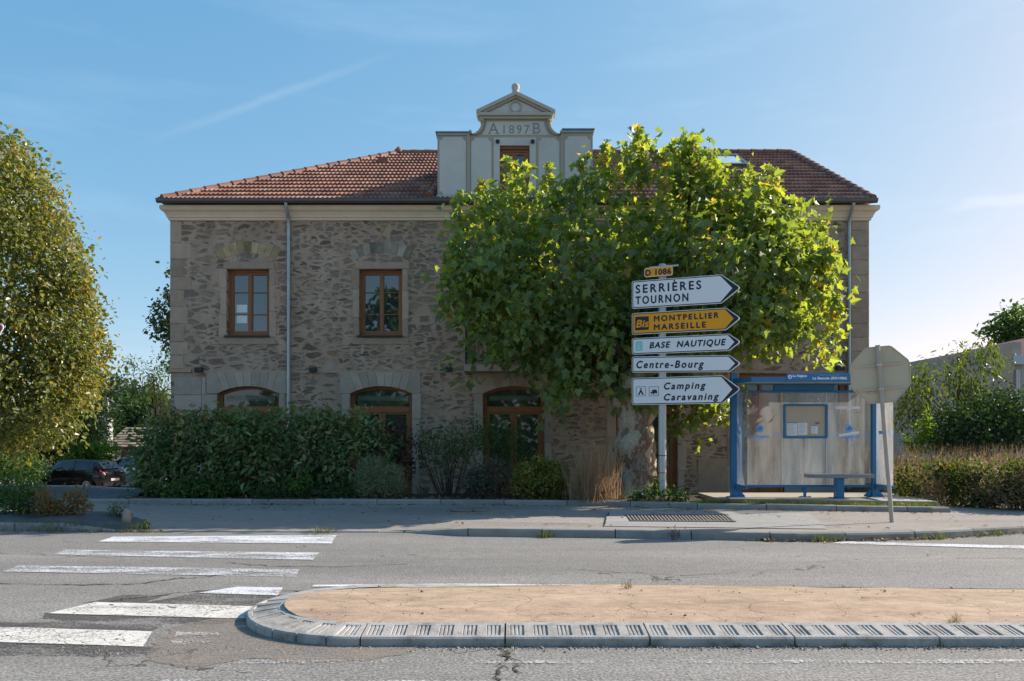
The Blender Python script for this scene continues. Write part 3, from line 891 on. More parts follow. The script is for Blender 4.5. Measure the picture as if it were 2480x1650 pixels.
# ------------------------------------------------------------------ traffic island
isl = thing('traffic_island', 'low traffic island with cracked tan surface and grey grooved kerb blocks', 'traffic island', (-1.1, 6.97, 0))
IC, IR, KW, ZO, ZI = (-1.1, 6.97), 1.14, 0.32, 0.068, 0.105
def island_block(mp_, L, nrec, name='kerb_block'):
    # u runs along the block, v from the outer edge inwards; recesses with three ribs are cut in the slope
    us, hs = [0.006], [0]
    pitch = L / max(nrec, 1)
    for i in range(nrec):
        a = i * pitch + pitch * 0.2
        wd = pitch * 0.6
        seq = [0, 0.18, 0.30, 0.44, 0.56, 0.70, 0.82, 1.0]           # edge | groove | rib ...
        us += [a - 0.001, a + 0.003]
        hs += [0, 1]
        for s0, s1 in ((0.07, 0.27), (0.36, 0.56), (0.65, 0.85)):
            us += [a + wd * s0, a + wd * s0 + 0.003, a + wd * s1 - 0.003, a + wd * s1]
            hs += [1, 2, 2, 1]
        us += [a + wd - 0.003, a + wd + 0.001]
        hs += [1, 0]
    us.append(L - 0.006)
    hs.append(0)
    vs = [(0.0, 0), (0.012, 0), (0.045, 0), (0.050, 1), (0.255, 1), (0.260, 0), (KW, 0)]
    mb = MB()
    rows = []
    for v_, inside in vs:
        row = []
        for u_, h_ in zip(us, hs):
            z = ZO + (ZI - ZO) * v_ / KW
            if v_ == 0.0: z -= 0.012
            if inside and h_: z -= 0.013 if h_ == 1 else 0.004 + 0.006 * (1 - (v_ - 0.05) / 0.205)
            row.append(mp_(u_, v_, z))
        rows.append(row)
    rows.insert(0, [mp_(u_, 0.0, -0.02) for u_ in us])
    for a, b in zip(rows, rows[1:]): mb.strip(a, b)
    r0, r1 = [r[0] for r in rows], [r[-1] for r in rows]
    mb.add(r0 + [mp_(us[0], KW, -0.02)], [tuple(range(len(r0), -1, -1))])
    mb.add(r1 + [mp_(us[-1], KW, -0.02)], [tuple(range(len(r1) + 1))])
    mb.r = [RNG.uniform(0, 1)] * len(mb.f)
    return mb.build(name, M['ikerb'], isl)
for i in range(9):
    x0 = IC[0] + 1.05 * i
    island_block(lambda u, v, z, x0=x0: (x0 + u, IC[1] - IR + v, z), 1.05, 6)
nb = 14
for i in range(nb):                                                    # the rounded nose
    a0 = -math.pi / 2 - math.pi * i / nb
    L = math.pi * IR / nb
    island_block(lambda u, v, z, a0=a0, i=i: (IC[0] + (IR - v) * math.cos(a0 - u / IR), IC[1] + (IR - v) * math.sin(a0 - u / IR), z * (1 - 0.28 * max(0, (i - 7 + u / L) / 7)) if z > 0 else z), L, 1 if i < 8 else 0)
# on the far side the kerb is flush and plain
mb = MB()
bx = [IC[0] + 0.25 * i for i in range(39)]
back = lambda x: IC[1] + IR - 0.055 * (x - IC[0])
bin_ = lambda x: back(x) - KW + (KW - 0.10) * sm(x, IC[0], IC[0] + 2.2)
mb.strip([(x, back(x), -0.02) for x in bx], [(x, back(x), 0.048) for x in bx])
mb.strip([(x, back(x), 0.048) for x in bx], [(x, bin_(x), 0.075) for x in bx])
mb.build('kerb_strip', M['ikerb'], isl)
mb = MB()
ring = []
for k in range(21):
    a = math.pi / 2 + math.pi * k / 20
    ring.append((IC[0] + (IR - KW + 0.02) * math.cos(a), IC[1] + (IR - KW + 0.02) * math.sin(a)))
gx = list(np.linspace(0, 1, 60))
prev = None
for t in np.linspace(0, 1, 14):
    row = []
    for u in gx:
        yfr = IC[1] - (IR - KW + 0.02)
        # left end follows the nose, right end runs straight
        x = IC[0] - math.sqrt(max(0, (IR - KW + 0.02) ** 2 - ((IR - KW + 0.02) * (2 * t - 1)) ** 2)) if t not in (0, 1) else IC[0]
        x = x + (8.4 - x) * u ** 1.6
        yb = (IC[1] + IR - KW + 0.02) if x < IC[0] else bin_(x) + 0.02
        y = yfr + (yb - yfr) * t
        z = 0.098 - 0.028 * t + 0.035 * math.sin(math.pi * t) + 0.010 * mnoise.noise(Vector((x * 1.5, y * 2.5, 0)))
        row.append((x, y, z))
    if prev: mb.strip(prev, row, sm=True)
    prev = row
mb.build('infill', M['island'], isl)

# ------------------------------------------------------------------ the stone building
YB = 21.0
SB = F / YB
X_ = lambda px: (px - CX) / SB
Z_ = lambda py: CAMZ + (HY - py) / SB
bld = thing('stone_building', 'two storey rubble stone building with red tile roof and pale gabled dormer dated 1897', 'building', (0.2, 21, 0))
XL, XR, YE = -8.9, 9.3, 31.3

GD = [(526, 676), (848, 998), (1170, 1319), (1492, 1641)]              # arched openings on the ground floor
UW = [(549, 652), (870, 974), (1515, 1618), (1837, 1940)]              # first floor windows
UWY = (652, 813)
FD = (1190, 1300, 660, 890)                                            # first floor balcony door
SF = (1790, 2056, 905, 1196)                                           # wide ground floor opening behind the shelter
def arcpts(x0, x1, zs, rise, n=14):
    w_ = (x1 - x0) / 2
    r_ = (w_ * w_ + rise * rise) / (2 * rise)
    cz = zs + rise - r_
    a = math.asin(w_ / r_)
    return [((x0 + x1) / 2 + r_ * math.sin(-a + 2 * a * k / n), cz + r_ * math.cos(-a + 2 * a * k / n)) for k in range(n + 1)]
ZS, RISE = Z_(953), 0.19
holes = []
for a, b in GD:
    holes.append([(X_(a), 0.06), (X_(b), 0.06)] + arcpts(X_(a), X_(b), ZS, RISE)[::-1])
for a, b in UW:
    holes.append([(X_(a), Z_(UWY[1])), (X_(b), Z_(UWY[1])), (X_(b), Z_(UWY[0])), (X_(a), Z_(UWY[0]))])
holes.append([(X_(FD[0]), Z_(FD[3])), (X_(FD[1]), Z_(FD[3])), (X_(FD[1]), Z_(FD[2])), (X_(FD[0]), Z_(FD[2]))])
holes.append([(X_(SF[0]), Z_(SF[3])), (X_(SF[1]), Z_(SF[3])), (X_(SF[1]), Z_(SF[2])), (X_(SF[0]), Z_(SF[2]))])

def facade(outer, holes, y0, y1, name, mat, parent, depth=None):
    bm = bmesh.new()
    es = []
    loops = []
    for lp in [outer] + holes:
        vs = [bm.verts.new((x, y0, z)) for x, z in lp]
        loops.append(vs)
        es += [bm.edges.new((vs[i], vs[(i + 1) % len(vs)])) for i in range(len(vs))]
    bmesh.ops.triangle_fill(bm, use_beauty=True, use_dissolve=False, edges=es)
    for f in bm.faces:
        f.normal_update()
        if f.normal.y > 0: f.normal_flip()
    for vs in loops[0:]:
        bk = [bm.verts.new((v.co.x, y1, v.co.z)) for v in vs]
        for i in range(len(vs)):
            j = (i + 1) % len(vs)
            bm.faces.new((vs[i], vs[j], bk[j], bk[i]))
    me = bpy.data.meshes.new(name)
    bm.to_mesh(me)
    bm.free()
    me.attributes.new('rnd', 'FLOAT', 'FACE')
    return finish(name, me, mat, parent)
facade([(XL, -0.4), (XR, -0.4), (XR, 7.4), (XL, 7.4)], holes, YB, YB + 0.28, 'front_wall', M['rubble'], bld)
mb = MB()
mb.quad((XL, YB + 0.28, -1.2), (XL, YE, -1.2), (XL, YE, 7.4), (XL, YB + 0.28, 7.4))
mb.quad((XR, YB + 0.28, -1.2), (XR, YE, -1.2), (XR, YE, 7.4), (XR, YB + 0.28, 7.4))
mb.quad((XL, YE, -1.2), (XR, YE, -1.2), (XR, YE, 7.4), (XL, YE, 7.4))
mb.build('outer_wall', M['rubble'], bld)

# dressed corner stones, window surrounds, arch stones
mb = MB()
z = Z_(894)
top = 7.2
i = 0
while z < top - 0.1:
    h = min(RNG.uniform(0.30, 0.52), top - z)
    if top - z - h < 0.2: h = top - z
    wd = (0.50 if i % 2 else 0.33) + RNG.uniform(-0.06, 0.08)
    mb.cbox(XL - 0.015, XL + wd, YB - 0.014, YB + 0.3, z + 0.008, z + h - 0.008, 0.012, RNG.uniform(0, 1))
    z += h
    i += 1
mb.build('corner_stones', M['ashlar'], bld)
mb = MB()
z = -0.3
while z < top - 0.1:
    h = min(RNG.uniform(0.34, 0.5), top - z)
    if top - z - h < 0.2: h = top - z
    mb.cbox(XR - 0.46, XR + 0.015, YB - 0.014, YB + 0.3, z + 0.006, z + h - 0.006, 0.012, RNG.uniform(0.1, 0.7))
    if z < 3.2 and z > 1.0: mb.cbox(X_(2060) - 0.0, XR - 0.47, YB - 0.010, YB + 0.05, z + 0.006, z + h - 0.006, 0.01, RNG.uniform(0.1, 0.7))
    z += h
mb.build('corner_stones', M['ashlar'], bld)
mb = MB()
z = 0.0
zt = Z_(905)
while z < zt - 0.1:                                                    # big grey blocks of the lower left corner
    h = min(RNG.uniform(0.40, 0.48), zt - z)
    x = XL + 0.09
    xe = X_(526) - 0.0
    if z > ZS - 0.15: xe = X_(499)
    ws = [0.52, 0.68] if int(z * 10) % 2 else [0.72, 0.5]
    for k, ww in enumerate(ws):
        x2 = xe if k == len(ws) - 1 else min(x + ww, xe)
        if x2 - x > 0.08: mb.cbox(x + 0.004, x2 - 0.004, YB - 0.022, YB + 0.2, z + 0.004, z + h - 0.004, 0.008, RNG.uniform(0, 1))
        x = x2
    z += h
mb.build('base_stones', M['ashlar_gray'], bld)
mb = MB()
mb.box(XL - 0.04, XL + 0.55, YB - 0.05, YB + 0.2, Z_(902), Z_(894), 0.4)
mb.box(XL + 0.56, X_(1128), YB - 0.02, YB + 0.05, Z_(903), Z_(898), 0.6)
mb.box(X_(1372), XR - 0.48, YB - 0.02, YB + 0.05, Z_(903), Z_(898), 0.6)
mb.build('string_course', M['ashlar'], bld)

def frame_bar(mb, x0, x1, z0, z1, y0, y1): mb.cbox(x0, x1, y0, y1, z0, z1, 0.006)
def sash_window(a, b, papers=False):
    x0, x1, z0, z1 = X_(a), X_(b), Z_(UWY[1]), Z_(UWY[0])
    y = YB + 0.17
    mb = MB()
    f = 0.065
    frame_bar(mb, x0, x1, z1 - f, z1, y, y + 0.1); frame_bar(mb, x0, x1, z0, z0 + f, y, y + 0.1)
    frame_bar(mb, x0, x0 + f, z0 + f, z1 - f, y, y + 0.1); frame_bar(mb, x1 - f, x1, z0 + f, z1 - f, y, y + 0.1)
    xm = (x0 + x1) / 2
    g = 0.055
    for xa, xb in ((x0 + f, xm - 0.002), (xm + 0.002, x1 - f)):
        frame_bar(mb, xa, xb, z1 - f - g, z1 - f, y + 0.02, y + 0.09); frame_bar(mb, xa, xb, z0 + f, z0 + f + g + 0.02, y + 0.02, y + 0.09)
        frame_bar(mb, xa, xa + g, z0 + f, z1 - f, y + 0.018, y + 0.09); frame_bar(mb, xb - g, xb, z0 + f, z1 - f, y + 0.018, y + 0.09)
        for k in (1, 2):
            zz = z0 + (z1 - z0) * k / 3
            frame_bar(mb, xa + g, xb - g, zz - 0.014, zz + 0.014, y + 0.03, y + 0.09)
    mb.box(xm - 0.028, xm + 0.028, y + 0.008, y + 0.05, z0 + f + 0.01, z1 - f - 0.01)
    win = mb.build('window', M['wood'], bld)
    mb = MB()
    for xa, xb in ((x0 + f, xm), (xm, x1 - f)):
        t = RNG.normal(0, 0.0025, 2)
        mb.quad((xa, y + 0.06, z0 + f), (xb, y + 0.06 + t[0], z0 + f), (xb, y + 0.06 + t[1], z1 - f), (xa, y + 0.06 + t[1] - t[0], z1 - f))
    mb.build('pane', M['pane'], win)
    mb = MB()
    mb.box(x0 - 0.05, x1 + 0.02, YB - 0.07, y, z0 - 0.045, z0 - 0.002)
    mb.build('sill', M['iron'], win)
    mb = MB()
    c = 0.01
    e = lambda v: RNG.uniform(-v, v)
    mb.cbox(x0 - 0.10 + e(.03), x1 + 0.16 + e(.03), YB - 0.016, YB + 0.16, z1 + 0.005, z1 + 0.185, c, RNG.uniform(0.3, 1))
    for xa, xb in ((x0 - 0.19, x0 - 0.004), (x1 + 0.004, x1 + 0.17)):
        z = z0 - 0.05
        while z < z1 - 0.01:
            h = min(RNG.uniform(0.45, 0.75), z1 - z)
            if z1 - z - h < 0.2: h = z1 - z
            mb.cbox(xa + e(.03) if xa < x0 - 0.1 else xa, xb if xb < x0 else xb + e(.03), YB - 0.014, YB + 0.16, z + 0.004, z + h - 0.004, c, RNG.uniform(0.1, 1))
            z += h
    mb.cbox(x0 - 0.19, x1 + 0.17, YB - 0.015, YB + 0.16, z0 - 0.23, z0 - 0.056, c, RNG.uniform(0.3, 0.9))
    mb.build('surround', M['ashlar'], win)
    if papers:
        for pa, pb in ((735, 754), (760, 780)):
            pb_ = MB()
            pb_.box(X_(566), X_(592), y + 0.052, y + 0.056, Z_(pb), Z_(pa))
            pp = pb_.build('paper', M['white'], win)
    # relieving arch above
    mb = MB()
    xc = (x0 + x1) / 2
    for k in range(9):
        a0 = R(-30 + 60 * k / 9 + 0.3)
        a1 = R(-30 + 60 * (k + 1) / 9 - 0.3)
        r0, r1 = 1.42, 1.42 + RNG.uniform(0.24, 0.36)
        zc = z1 + 0.42 - 1.42
        poly = [(xc + r0 * math.sin(a0), zc + r0 * math.cos(a0)), (xc + r0 * math.sin(a1), zc + r0 * math.cos(a1)),
                (xc + r1 * math.sin(a1), zc + r1 * math.cos(a1)), (xc + r1 * math.sin(a0), zc + r1 * math.cos(a0))]
        mb.prism_xz(poly, YB - 0.006, YB + 0.02, RNG.uniform(0, 1))
    mb.build('relieving_arch', M['arch1'] if papers else M['arch2'], win)
    return win
M['arch2'] = pm('grey_arch_stone', (0.33, 0.27, 0.21), 0.9, 0.15, var=0.35, vs=4, bump=0.5, bs=25, rnd=0.4)
M['arch1'] = pm('ochre_arch_stone', (0.40, 0.285, 0.165), 0.9, 0.15, var=0.35, vs=4, bump=0.5, bs=25, rnd=0.35)
for k, (a, b) in enumerate(UW): sash_window(a, b, k == 0)

def arched_door(a, b):
    x0, x1, zb = X_(a), X_(b), 0.06
    y = YB + 0.17
    f = 0.085
    arc = arcpts(x0, x1, ZS, RISE)
    ia = arcpts(x0 + f, x1 - f, ZS - 0.02, RISE - 0.05)
    mb = MB()
    for i in range(len(arc) - 1):
        mb.prism_xz([ia[i], ia[i + 1], arc[i + 1], arc[i]], y, y + 0.1)
    frame_bar(mb, x0, x0 + f, zb, ZS + 0.005, y, y + 0.1); frame_bar(mb, x1 - f, x1, zb, ZS + 0.005, y, y + 0.1)
    zt0, zt1 = Z_(999), Z_(984)
    frame_bar(mb, x0 + f, x1 - f, zt0, zt1, y - 0.015, y + 0.1)
    xm = (x0 + x1) / 2
    zp = Z_(1135)
    for xa, xb in ((x0 + f, xm - 0.003), (xm + 0.003, x1 - f)):
        s_ = 0.085
        frame_bar(mb, xa, xa + s_, zb, zt0, y + 0.01, y + 0.09); frame_bar(mb, xb - s_, xb, zb, zt0, y + 0.01, y + 0.09)
        frame_bar(mb, xa + s_, xb - s_, zt0 - 0.05, zt0, y + 0.012, y + 0.09)
        frame_bar(mb, xa + s_, xb - s_, zp - 0.05, zp + 0.05, y + 0.012, y + 0.09)
        frame_bar(mb, xa + s_, xb - s_, zb, zp - 0.05, y + 0.03, y + 0.09)
    d = mb.build('french_door', M['wood'], bld)
    mb = MB()
    mb.add([(p[0], y + 0.06, p[1]) for p in ia] + [(x1 - f, y + 0.06, zt1), (x0 + f, y + 0.06, zt1)], [tuple(range(len(ia) + 2))])
    mb.quad((x0 + f, y + 0.06, zp), (xm, y + 0.062, zp), (xm, y + 0.061, zt0), (x0 + f, y + 0.06, zt0))
    mb.quad((xm, y + 0.06, zp), (x1 - f, y + 0.057, zp), (x1 - f, y + 0.06, zt0), (xm, y + 0.06, zt0))
    mb.build('pane', M['panelow'], d)
    mb = MB()
    for zz, hh in ((Z_(958), 0.018), (Z_(962), 0.03), (Z_(967), 0.018)):
        mb.box(x0 + 0.16, x1 - 0.16, y + 0.05, y + 0.055, zz - hh, zz)
    mb.build('blind', pmcache('pale_blind', (0.20, 0.23, 0.20)), d)
    # jamb and arch stones
    mb = MB()
    zt = Z_(902)
    n = 9
    xo0, xo1 = x0 - 0.27, x1 + 0.22
    for i in range(n):
        i0, i1 = i * 14 / n, (i + 1) * 14 / n
        def ap(t):
            k = min(int(t), 13)
            u = t - k
            return (arc[k][0] + (arc[k + 1][0] - arc[k][0]) * u, arc[k][1] + (arc[k + 1][1] - arc[k][1]) * u)
        p0, p1 = ap(i0), ap(i1)
        q0 = (xo0 + (xo1 - xo0) * i / n, zt)
        q1 = (xo0 + (xo1 - xo0) * (i + 1) / n, zt)
        g = 0.004
        if i == 0: poly = [(xo0, ZS), (p0[0] - 0.003, ZS), p0, p1, (q1[0] - g, zt), (xo0, zt)]
        elif i == n - 1: poly = [p0, p1, (p1[0] + 0.003, ZS), (xo1, ZS), (xo1, zt), (q0[0] + g, zt)]
        else: poly = [(p0[0] + g, p0[1]), (p1[0] - g, p1[1]), (q1[0] - g, zt), (q0[0] + g, zt)]
        mb.prism_xz(poly, YB - 0.024, YB + 0.12, RNG.uniform(0, 1))
    for xa, xb in ((x0 - 0.2, x0 - 0.004), (x1 + 0.004, x1 + 0.2)):
        if a == 526 and xb < x0: continue
        z = 0.06
        while z < ZS - 0.02:
            h = min(RNG.uniform(0.5, 0.85), ZS - z - 0.005)
            if ZS - z - h < 0.25: h = ZS - z - 0.005
            mb.cbox(xa + (RNG.uniform(-.05, .05) if xb < x0 else 0), xb + (RNG.uniform(-.05, .05) if xa > x0 else 0), YB - 0.02, YB + 0.12, z + 0.004, z + h - 0.004, 0.01, RNG.uniform(0, 1))
            z += h
    mb.build('surround', M['ashlar_gray'], d)
_pc = {}
def pmcache(nm, col, **k):
    if nm not in _pc: _pc[nm] = pm(nm, col, **k)
    return _pc[nm]
for a, b in GD: arched_door(a, b)

# balcony door, slab and railing
x0, x1, z0, z1 = X_(FD[0]), X_(FD[1]), Z_(FD[3]), Z_(FD[2])
mb = MB()
y = YB + 0.17
frame_bar(mb, x0, x1, z1 - 0.08, z1, y, y + 0.1)
for xa, xb in ((x0, x0 + 0.15), (x1 - 0.15, x1), ((x0 + x1) / 2 - 0.09, (x0 + x1) / 2 + 0.09)): frame_bar(mb, xa, xb, z0, z1 - 0.08, y, y + 0.1)
frame_bar(mb, x0 + 0.15, x1 - 0.15, z0, z0 + 0.7, y + 0.02, y + 0.1)
d = mb.build('balcony_door', M['wood'], bld)
mb = MB(); mb.quad((x0, y + 0.06, z0), (x1, y + 0.06, z0), (x1, y + 0.06, z1), (x0, y + 0.06, z1)); mb.build('pane', M['pane'], d)
mb = MB()
mb.box(X_(1128), X_(1372), YB - 0.75, YB, Z_(905), Z_(889))
bal = mb.build('balcony', M['ashlar_gray'], bld)
mb = MB()
yr = YB - 0.68
xa, xb = X_(1133), X_(1366)
zr0, zr1 = Z_(889), Z_(889) + 1.0
for xx in (xa, xb): mb.box(xx - 0.03, xx + 0.03, yr - 0.03, yr + 0.03, zr0, zr1 + 0.02)
for zz in (zr0 + 0.08, zr1 - 0.04): mb.box(xa, xb, yr - 0.015, yr + 0.015, zz, zz + 0.03)
for k in range(1, 24):
    xx = xa + (xb - xa) * k / 24
    mb.box(xx - 0.007, xx + 0.007, yr - 0.007, yr + 0.007, zr0 + 0.08, zr1 - 0.03)
for xx in (xa, xb):
    mb.box(xx - 0.012, xx + 0.012, yr, YB, zr1 - 0.04, zr1 - 0.01)
    for k in range(1, 6): mb.box(xx - 0.007, xx + 0.007, yr + 0.11 * k, yr + 0.11 * k + 0.014, zr0, zr1 - 0.04)
mb.build('railing', M['iron'], bal)

# wide glazed front behind the shelter
x0, x1, z0, z1 = X_(SF[0]), X_(SF[1]), Z_(SF[3]), Z_(SF[2])
mb = MB()
y = YB + 0.15
frame_bar(mb, x0, x1, z1 - 0.10, z1, y, y + 0.1)
for xa, xb in ((x0, x0 + 0.09), (X_(1897) - 0.05, X_(1897) + 0.05), (X_(1846) - 0.04, X_(1846) + 0.04), (X_(2040), x1)): frame_bar(mb, xa, xb, z0, z1 - 0.1, y, y + 0.1)
frame_bar(mb, x0 + 0.09, X_(1897) - 0.05, z0, z0 + 2.1, y + 0.03, y + 0.1)
sfd = mb.build('shop_front', M['wood'], bld)
mb = MB(); mb.quad((x0, y + 0.07, z0), (x1, y + 0.07, z0), (x1, y + 0.07, z1), (x0, y + 0.07, z1)); mb.build('pane', M['panelow'], sfd)
mb = MB()
for xa, xb in ((1905, 1950), (1955, 2036)): mb.cbox(X_(xa), X_(xb), y + 0.03, y + 0.06, z0 + 0.02, z0 + 2.2, 0.01)
mb.build('panel', pmcache('grey_panel', (0.34, 0.34, 0.32)), sfd)
mb = MB()
mb.cbox(X_(1690), X_(1780), YB - 0.012, YB + 0.05, 0.1, 1.0, 0.01, 0.4)
for k in range(4): mb.cbox(X_(1760), X_(1786), YB - 0.016, YB + 0.05, 0.1 + 0.72 * k, 0.1 + 0.72 * (k + 1) - 0.01, 0.01, RNG.uniform(0, 1))
mb.build('jamb_stones', M['ashlar'], bld)

# wall lamps
for px0, px1, py0, py1 in ((474, 493, 891, 902), (751, 768, 891, 902), (1079, 1095, 890, 901), (1410, 1428, 890, 901), (1731, 1749, 889, 900), (2023, 2042, 887, 898)):
    mb = MB()
    mb.cbox(X_(px0), X_(px1), YB - 0.12, YB, Z_(py1), Z_(py0), 0.012)
    mb.build('wall_lamp', M['iron'], bld)

# cornice: mouldings carried round the building
prof = [(0.02, 7.20), (0.05, 7.22), (0.05, 7.27), (0.08, 7.28), (0.09, 7.33), (0.13, 7.40), (0.17, 7.43), (0.19, 7.44), (0.21, 7.475), (0.21, 7.56), (0.0, 7.57)]
mb = MB()
rings = [[(XL - p, YB - p, z), (XR + p, YB - p, z), (XR + p, YE + p, z), (XL - p, YE + p, z)] for p, z in prof]
for a, b in zip(rings, rings[1:]): mb.strip(a, b, closed=True)
mb.build('cornice', M['cornice'], bld)

# roof
EX0, EX1, EY, EZ, RUN = -9.11, 9.33, 20.72, 7.66, 5.43
RY, RZ = EY + RUN, 10.78
RX0, RX1 = EX0 + RUN, 9.03
sl = (RZ - EZ) / RUN
hx0 = lambda t: EX0 + t
hx1 = lambda t: EX1 + (RX1 - EX1) * t / RUN
per, nrow = 0.118, 15
nu = 6
ux = np.arange(EX0, EX1 + 0.01, per / nu)
ph = (ux - EX0) / per
wave = 0.052 * np.abs(np.cos(np.pi * ph)) ** 0.8
tl = []
for k in range(nrow):
    tl += [(k + 0.0, 0.0), (k + 0.02, 0.034), (k + 0.55, 0.018), (k + 0.98, 0.0)]
nrm = Vector((0, -sl, 1)).normalized()
V, Fc, rr = [], [], []
nc = len(ux)
for tr_, h in tl:
    t = tr_ / nrow * RUN
    xc = np.clip(ux, hx0(t), hx1(t))
    hh = wave * (0.55 + 0.45 * (h / 0.034)) + h
    for i in range(nc):
        V.append((xc[i], EY + t + nrm.y * hh[i], EZ + sl * t + nrm.z * hh[i]))
V = np.array(V)
colr = {}
for j in range(len(tl) - 1):
    row = int(tl[j][0])
    for i in range(nc - 1):
        a = j * nc + i
        if V[a + 1][0] - V[a][0] < 1e-6 and V[a + nc + 1][0] - V[a + nc][0] < 1e-6: continue
        key = (row, int(ph[i] / 2))
        if key not in colr: colr[key] = min(1, max(0, RNG.normal(0.5, 0.22)))
        Fc.append((a, a + 1, a + nc + 1, a + nc))
        rr.append(colr[key])
roof = npbuild('roof', V, Fc, rr, M['tile'], bld, smooth=False)
mb = MB()                                                              # the hidden slopes behind and at the ends
B0, B1 = (EX0, 2 * RY - EY, EZ), (EX1, 2 * RY - EY, EZ)
A, Bp = (RX0, RY, RZ), (RX1, RY, RZ)
mb.quad((EX0, EY, EZ), B0, A)
mb.quad((EX1, EY, EZ), Bp, B1)
mb.quad(B0, B1, Bp, A)
mb.quad((EX0, EY, EZ - 0.02), (EX1, EY, EZ - 0.02), B1, B0)
mb.build('roof_slopes', M['tile'], bld)
def ridge(p0, p1, seg, rad, name):
    p0, p1 = Vector(p0), Vector(p1)
    L = (p1 - p0).length
    n = int(L / seg)
    mb = MB()
    for k in range(n):
        a = p0 + (p1 - p0) * (k / n)
        b = p0 + (p1 - p0) * ((k + 1.12) / n)
        mb.tube([a, a + (b - a) * 0.08, b], [rad * 1.18, rad * 1.12, rad * 0.92], 10, rnd=RNG.uniform(0.2, 0.75))
    return mb.build(name, M['tile'], roof)
ridge((EX0 + 0.08, EY + 0.08, EZ + 0.06), (RX0, RY, RZ + 0.02), 0.40, 0.105, 'hip_tiles')
ridge((EX1 - 0.02, EY + 0.08, EZ + 0.06), (RX1, RY, RZ + 0.05), 0.38, 0.105, 'hip_tiles')
ridge((RX0, RY, RZ + 0.03), (RX1, RY, RZ + 0.05), 0.42, 0.10, 'ridge_tiles')
ridge((X_(1040), 20.85, EZ + 0.14), (X_(1052), 22.2, EZ + 0.14 + 1.35 * sl), 0.33, 0.10, 'verge_tiles')
mb = MB()
mb.lathe([(0.16, 0), (0.15, 0.08), (0.08, 0.16), (0.02, 0.22)], (RX0, RY, RZ + 0.02), 10)
mb.build('ridge_cap', M['tile'], roof)
def onroof(px, py):
    k = (HY - py) / F
    t = (k * EY + CAMZ - EZ) / (sl - k)
    return Vector(((px - CX) / F * (EY + t), EY + t, EZ + sl * t))
mb = MB()
c = onroof(928, 396)
mb.box(c.x - 0.16, c.x + 0.16, c.y - 0.1, c.y + 0.25, c.z, c.z + 0.14)
mb.build('vent_tile', M['tile'], roof)
# skylight
a, b = onroof(1718, 406), onroof(1718, 384)
xl, xr = a.x - 0.02, onroof(1812, 406).x
mb = MB()
up = nrm * 0.10
def rq(x0, x1, f0, f1, h):
    p = lambda x, f: Vector((x, a.y + (b.y - a.y) * f, a.z + (b.z - a.z) * f)) + nrm * h
    return [p(x0, f0), p(x1, f0), p(x1, f1), p(x0, f1)]
fw = 0.09
for (x0, x1, f0, f1) in ((xl, xr, -0.06, 0.04), (xl, xr, 0.93, 1.06), (xl, xl + fw, 0.04, 0.93), (xr - fw, xr, 0.04, 0.93)):
    q0, q1 = rq(x0, x1, f0, f1, 0.0), rq(x0, x1, f0, f1, 0.13)
    mb.add(q0 + q1, [(3, 2, 1, 0), (4, 5, 6, 7), (0, 1, 5, 4), (1, 2, 6, 5), (2, 3, 7, 6), (3, 0, 4, 7)])
skl = mb.build('skylight', M['dzinc'], roof)
mb = MB()
mb.quad(*rq(xl + fw, xr - fw, 0.04, 0.93, 0.10))
mb.build('skylight_glass', m_glass('skylight_pane', (0.50, 0.62, 0.68), 2.0), roof)  # pale base colour paints in the reflected sky

# gutter and downpipes
mb = MB()
gl = [(math.cos(a), math.sin(a)) for a in np.linspace(math.pi, 2 * math.pi, 9)]
gy, gz, gr = EY - 0.07, 7.665, 0.085
gxs = list(np.linspace(EX0 - 0.0, EX1 + 0.03, 14))
for x0, x1 in zip(gxs, gxs[1:]):
    A_ = [(x0, gy + gr * c_, gz + gr * s_ * 1.15) for c_, s_ in gl]
    B_ = [(x1 - 0.004, gy + gr * c_, gz + gr * s_ * 1.15) for c_, s_ in gl]
    mb.strip(A_, B_, sm=True)
    mb.tube([(x0, gy - gr, gz), (x1, gy - gr, gz)], 0.012, 6)
for xx in (gxs[0], gxs[-1]):
    mb.add([(xx, gy + gr * c_, gz + gr * s_ * 1.15) for c_, s_ in gl], [tuple(range(9))])
mb.build('gutter', M['dzinc'], bld)
for px, zb in ((701.5, 0.2), (2053, 0.2)):
    mb = MB()
    x = X_(px)
    mb.tube([(x, gy, gz - 0.09), (x, gy + 0.02, 7.45), (x, YB - 0.16, 7.28), (x, YB - 0.09, 7.14), (x, YB - 0.09, 6.9), (x, YB - 0.09, zb)], 0.047, 12)
    for zz in (6.72, 4.9, 3.1, 1.4): mb.tube([(x, YB - 0.09, zz), (x, YB - 0.09, zz + 0.03)], 0.058, 12); mb.box(x - 0.075, x + 0.075, YB - 0.03, YB, zz, zz + 0.02)
    mb.build('downpipe', M['zinc'], bld)

# ------------------------------------------------------------------ dormer gable
YD = 20.90
SD = F / YD
dq = lambda cx, cy: (((1000 + cx / 4.126) - CX) / SD, CAMZ + (HY - (180 + cy / 4.126)) / SD)
dx = lambda cx: dq(cx, 0)[0]
dz = lambda cy: dq(0, cy)[1]
mir = lambda cx: 2056 - cx
left = [(245, 1290), (245, 590), (560, 590), (590, 608), (620, 600), (650, 577), (674, 545), (687, 500), (690, 452)]
right = [(mir(x), y) for x, y in left[::-1]]
right[-1] = (1797, 1290); right[-2] = (1797, 562); right[-3] = (1487, 562)
outer = [dq(*p) for p in left + right]
hole = [dq(870, 1288), dq(1165, 1288), dq(1165, 715), dq(870, 715)]
dm = facade([dq(245, 1290)] + outer[1:], [hole], YD, YD + 0.3, 'dormer', M['band'], bld)
DO = dm
def dpart(name, mat, polys, y0, y1, parent=None):
    mb = MB()
    for p in polys: mb.prism_xz([dq(*q) for q in p], y0, y1)
    return mb.build(name, mat, parent or DO)
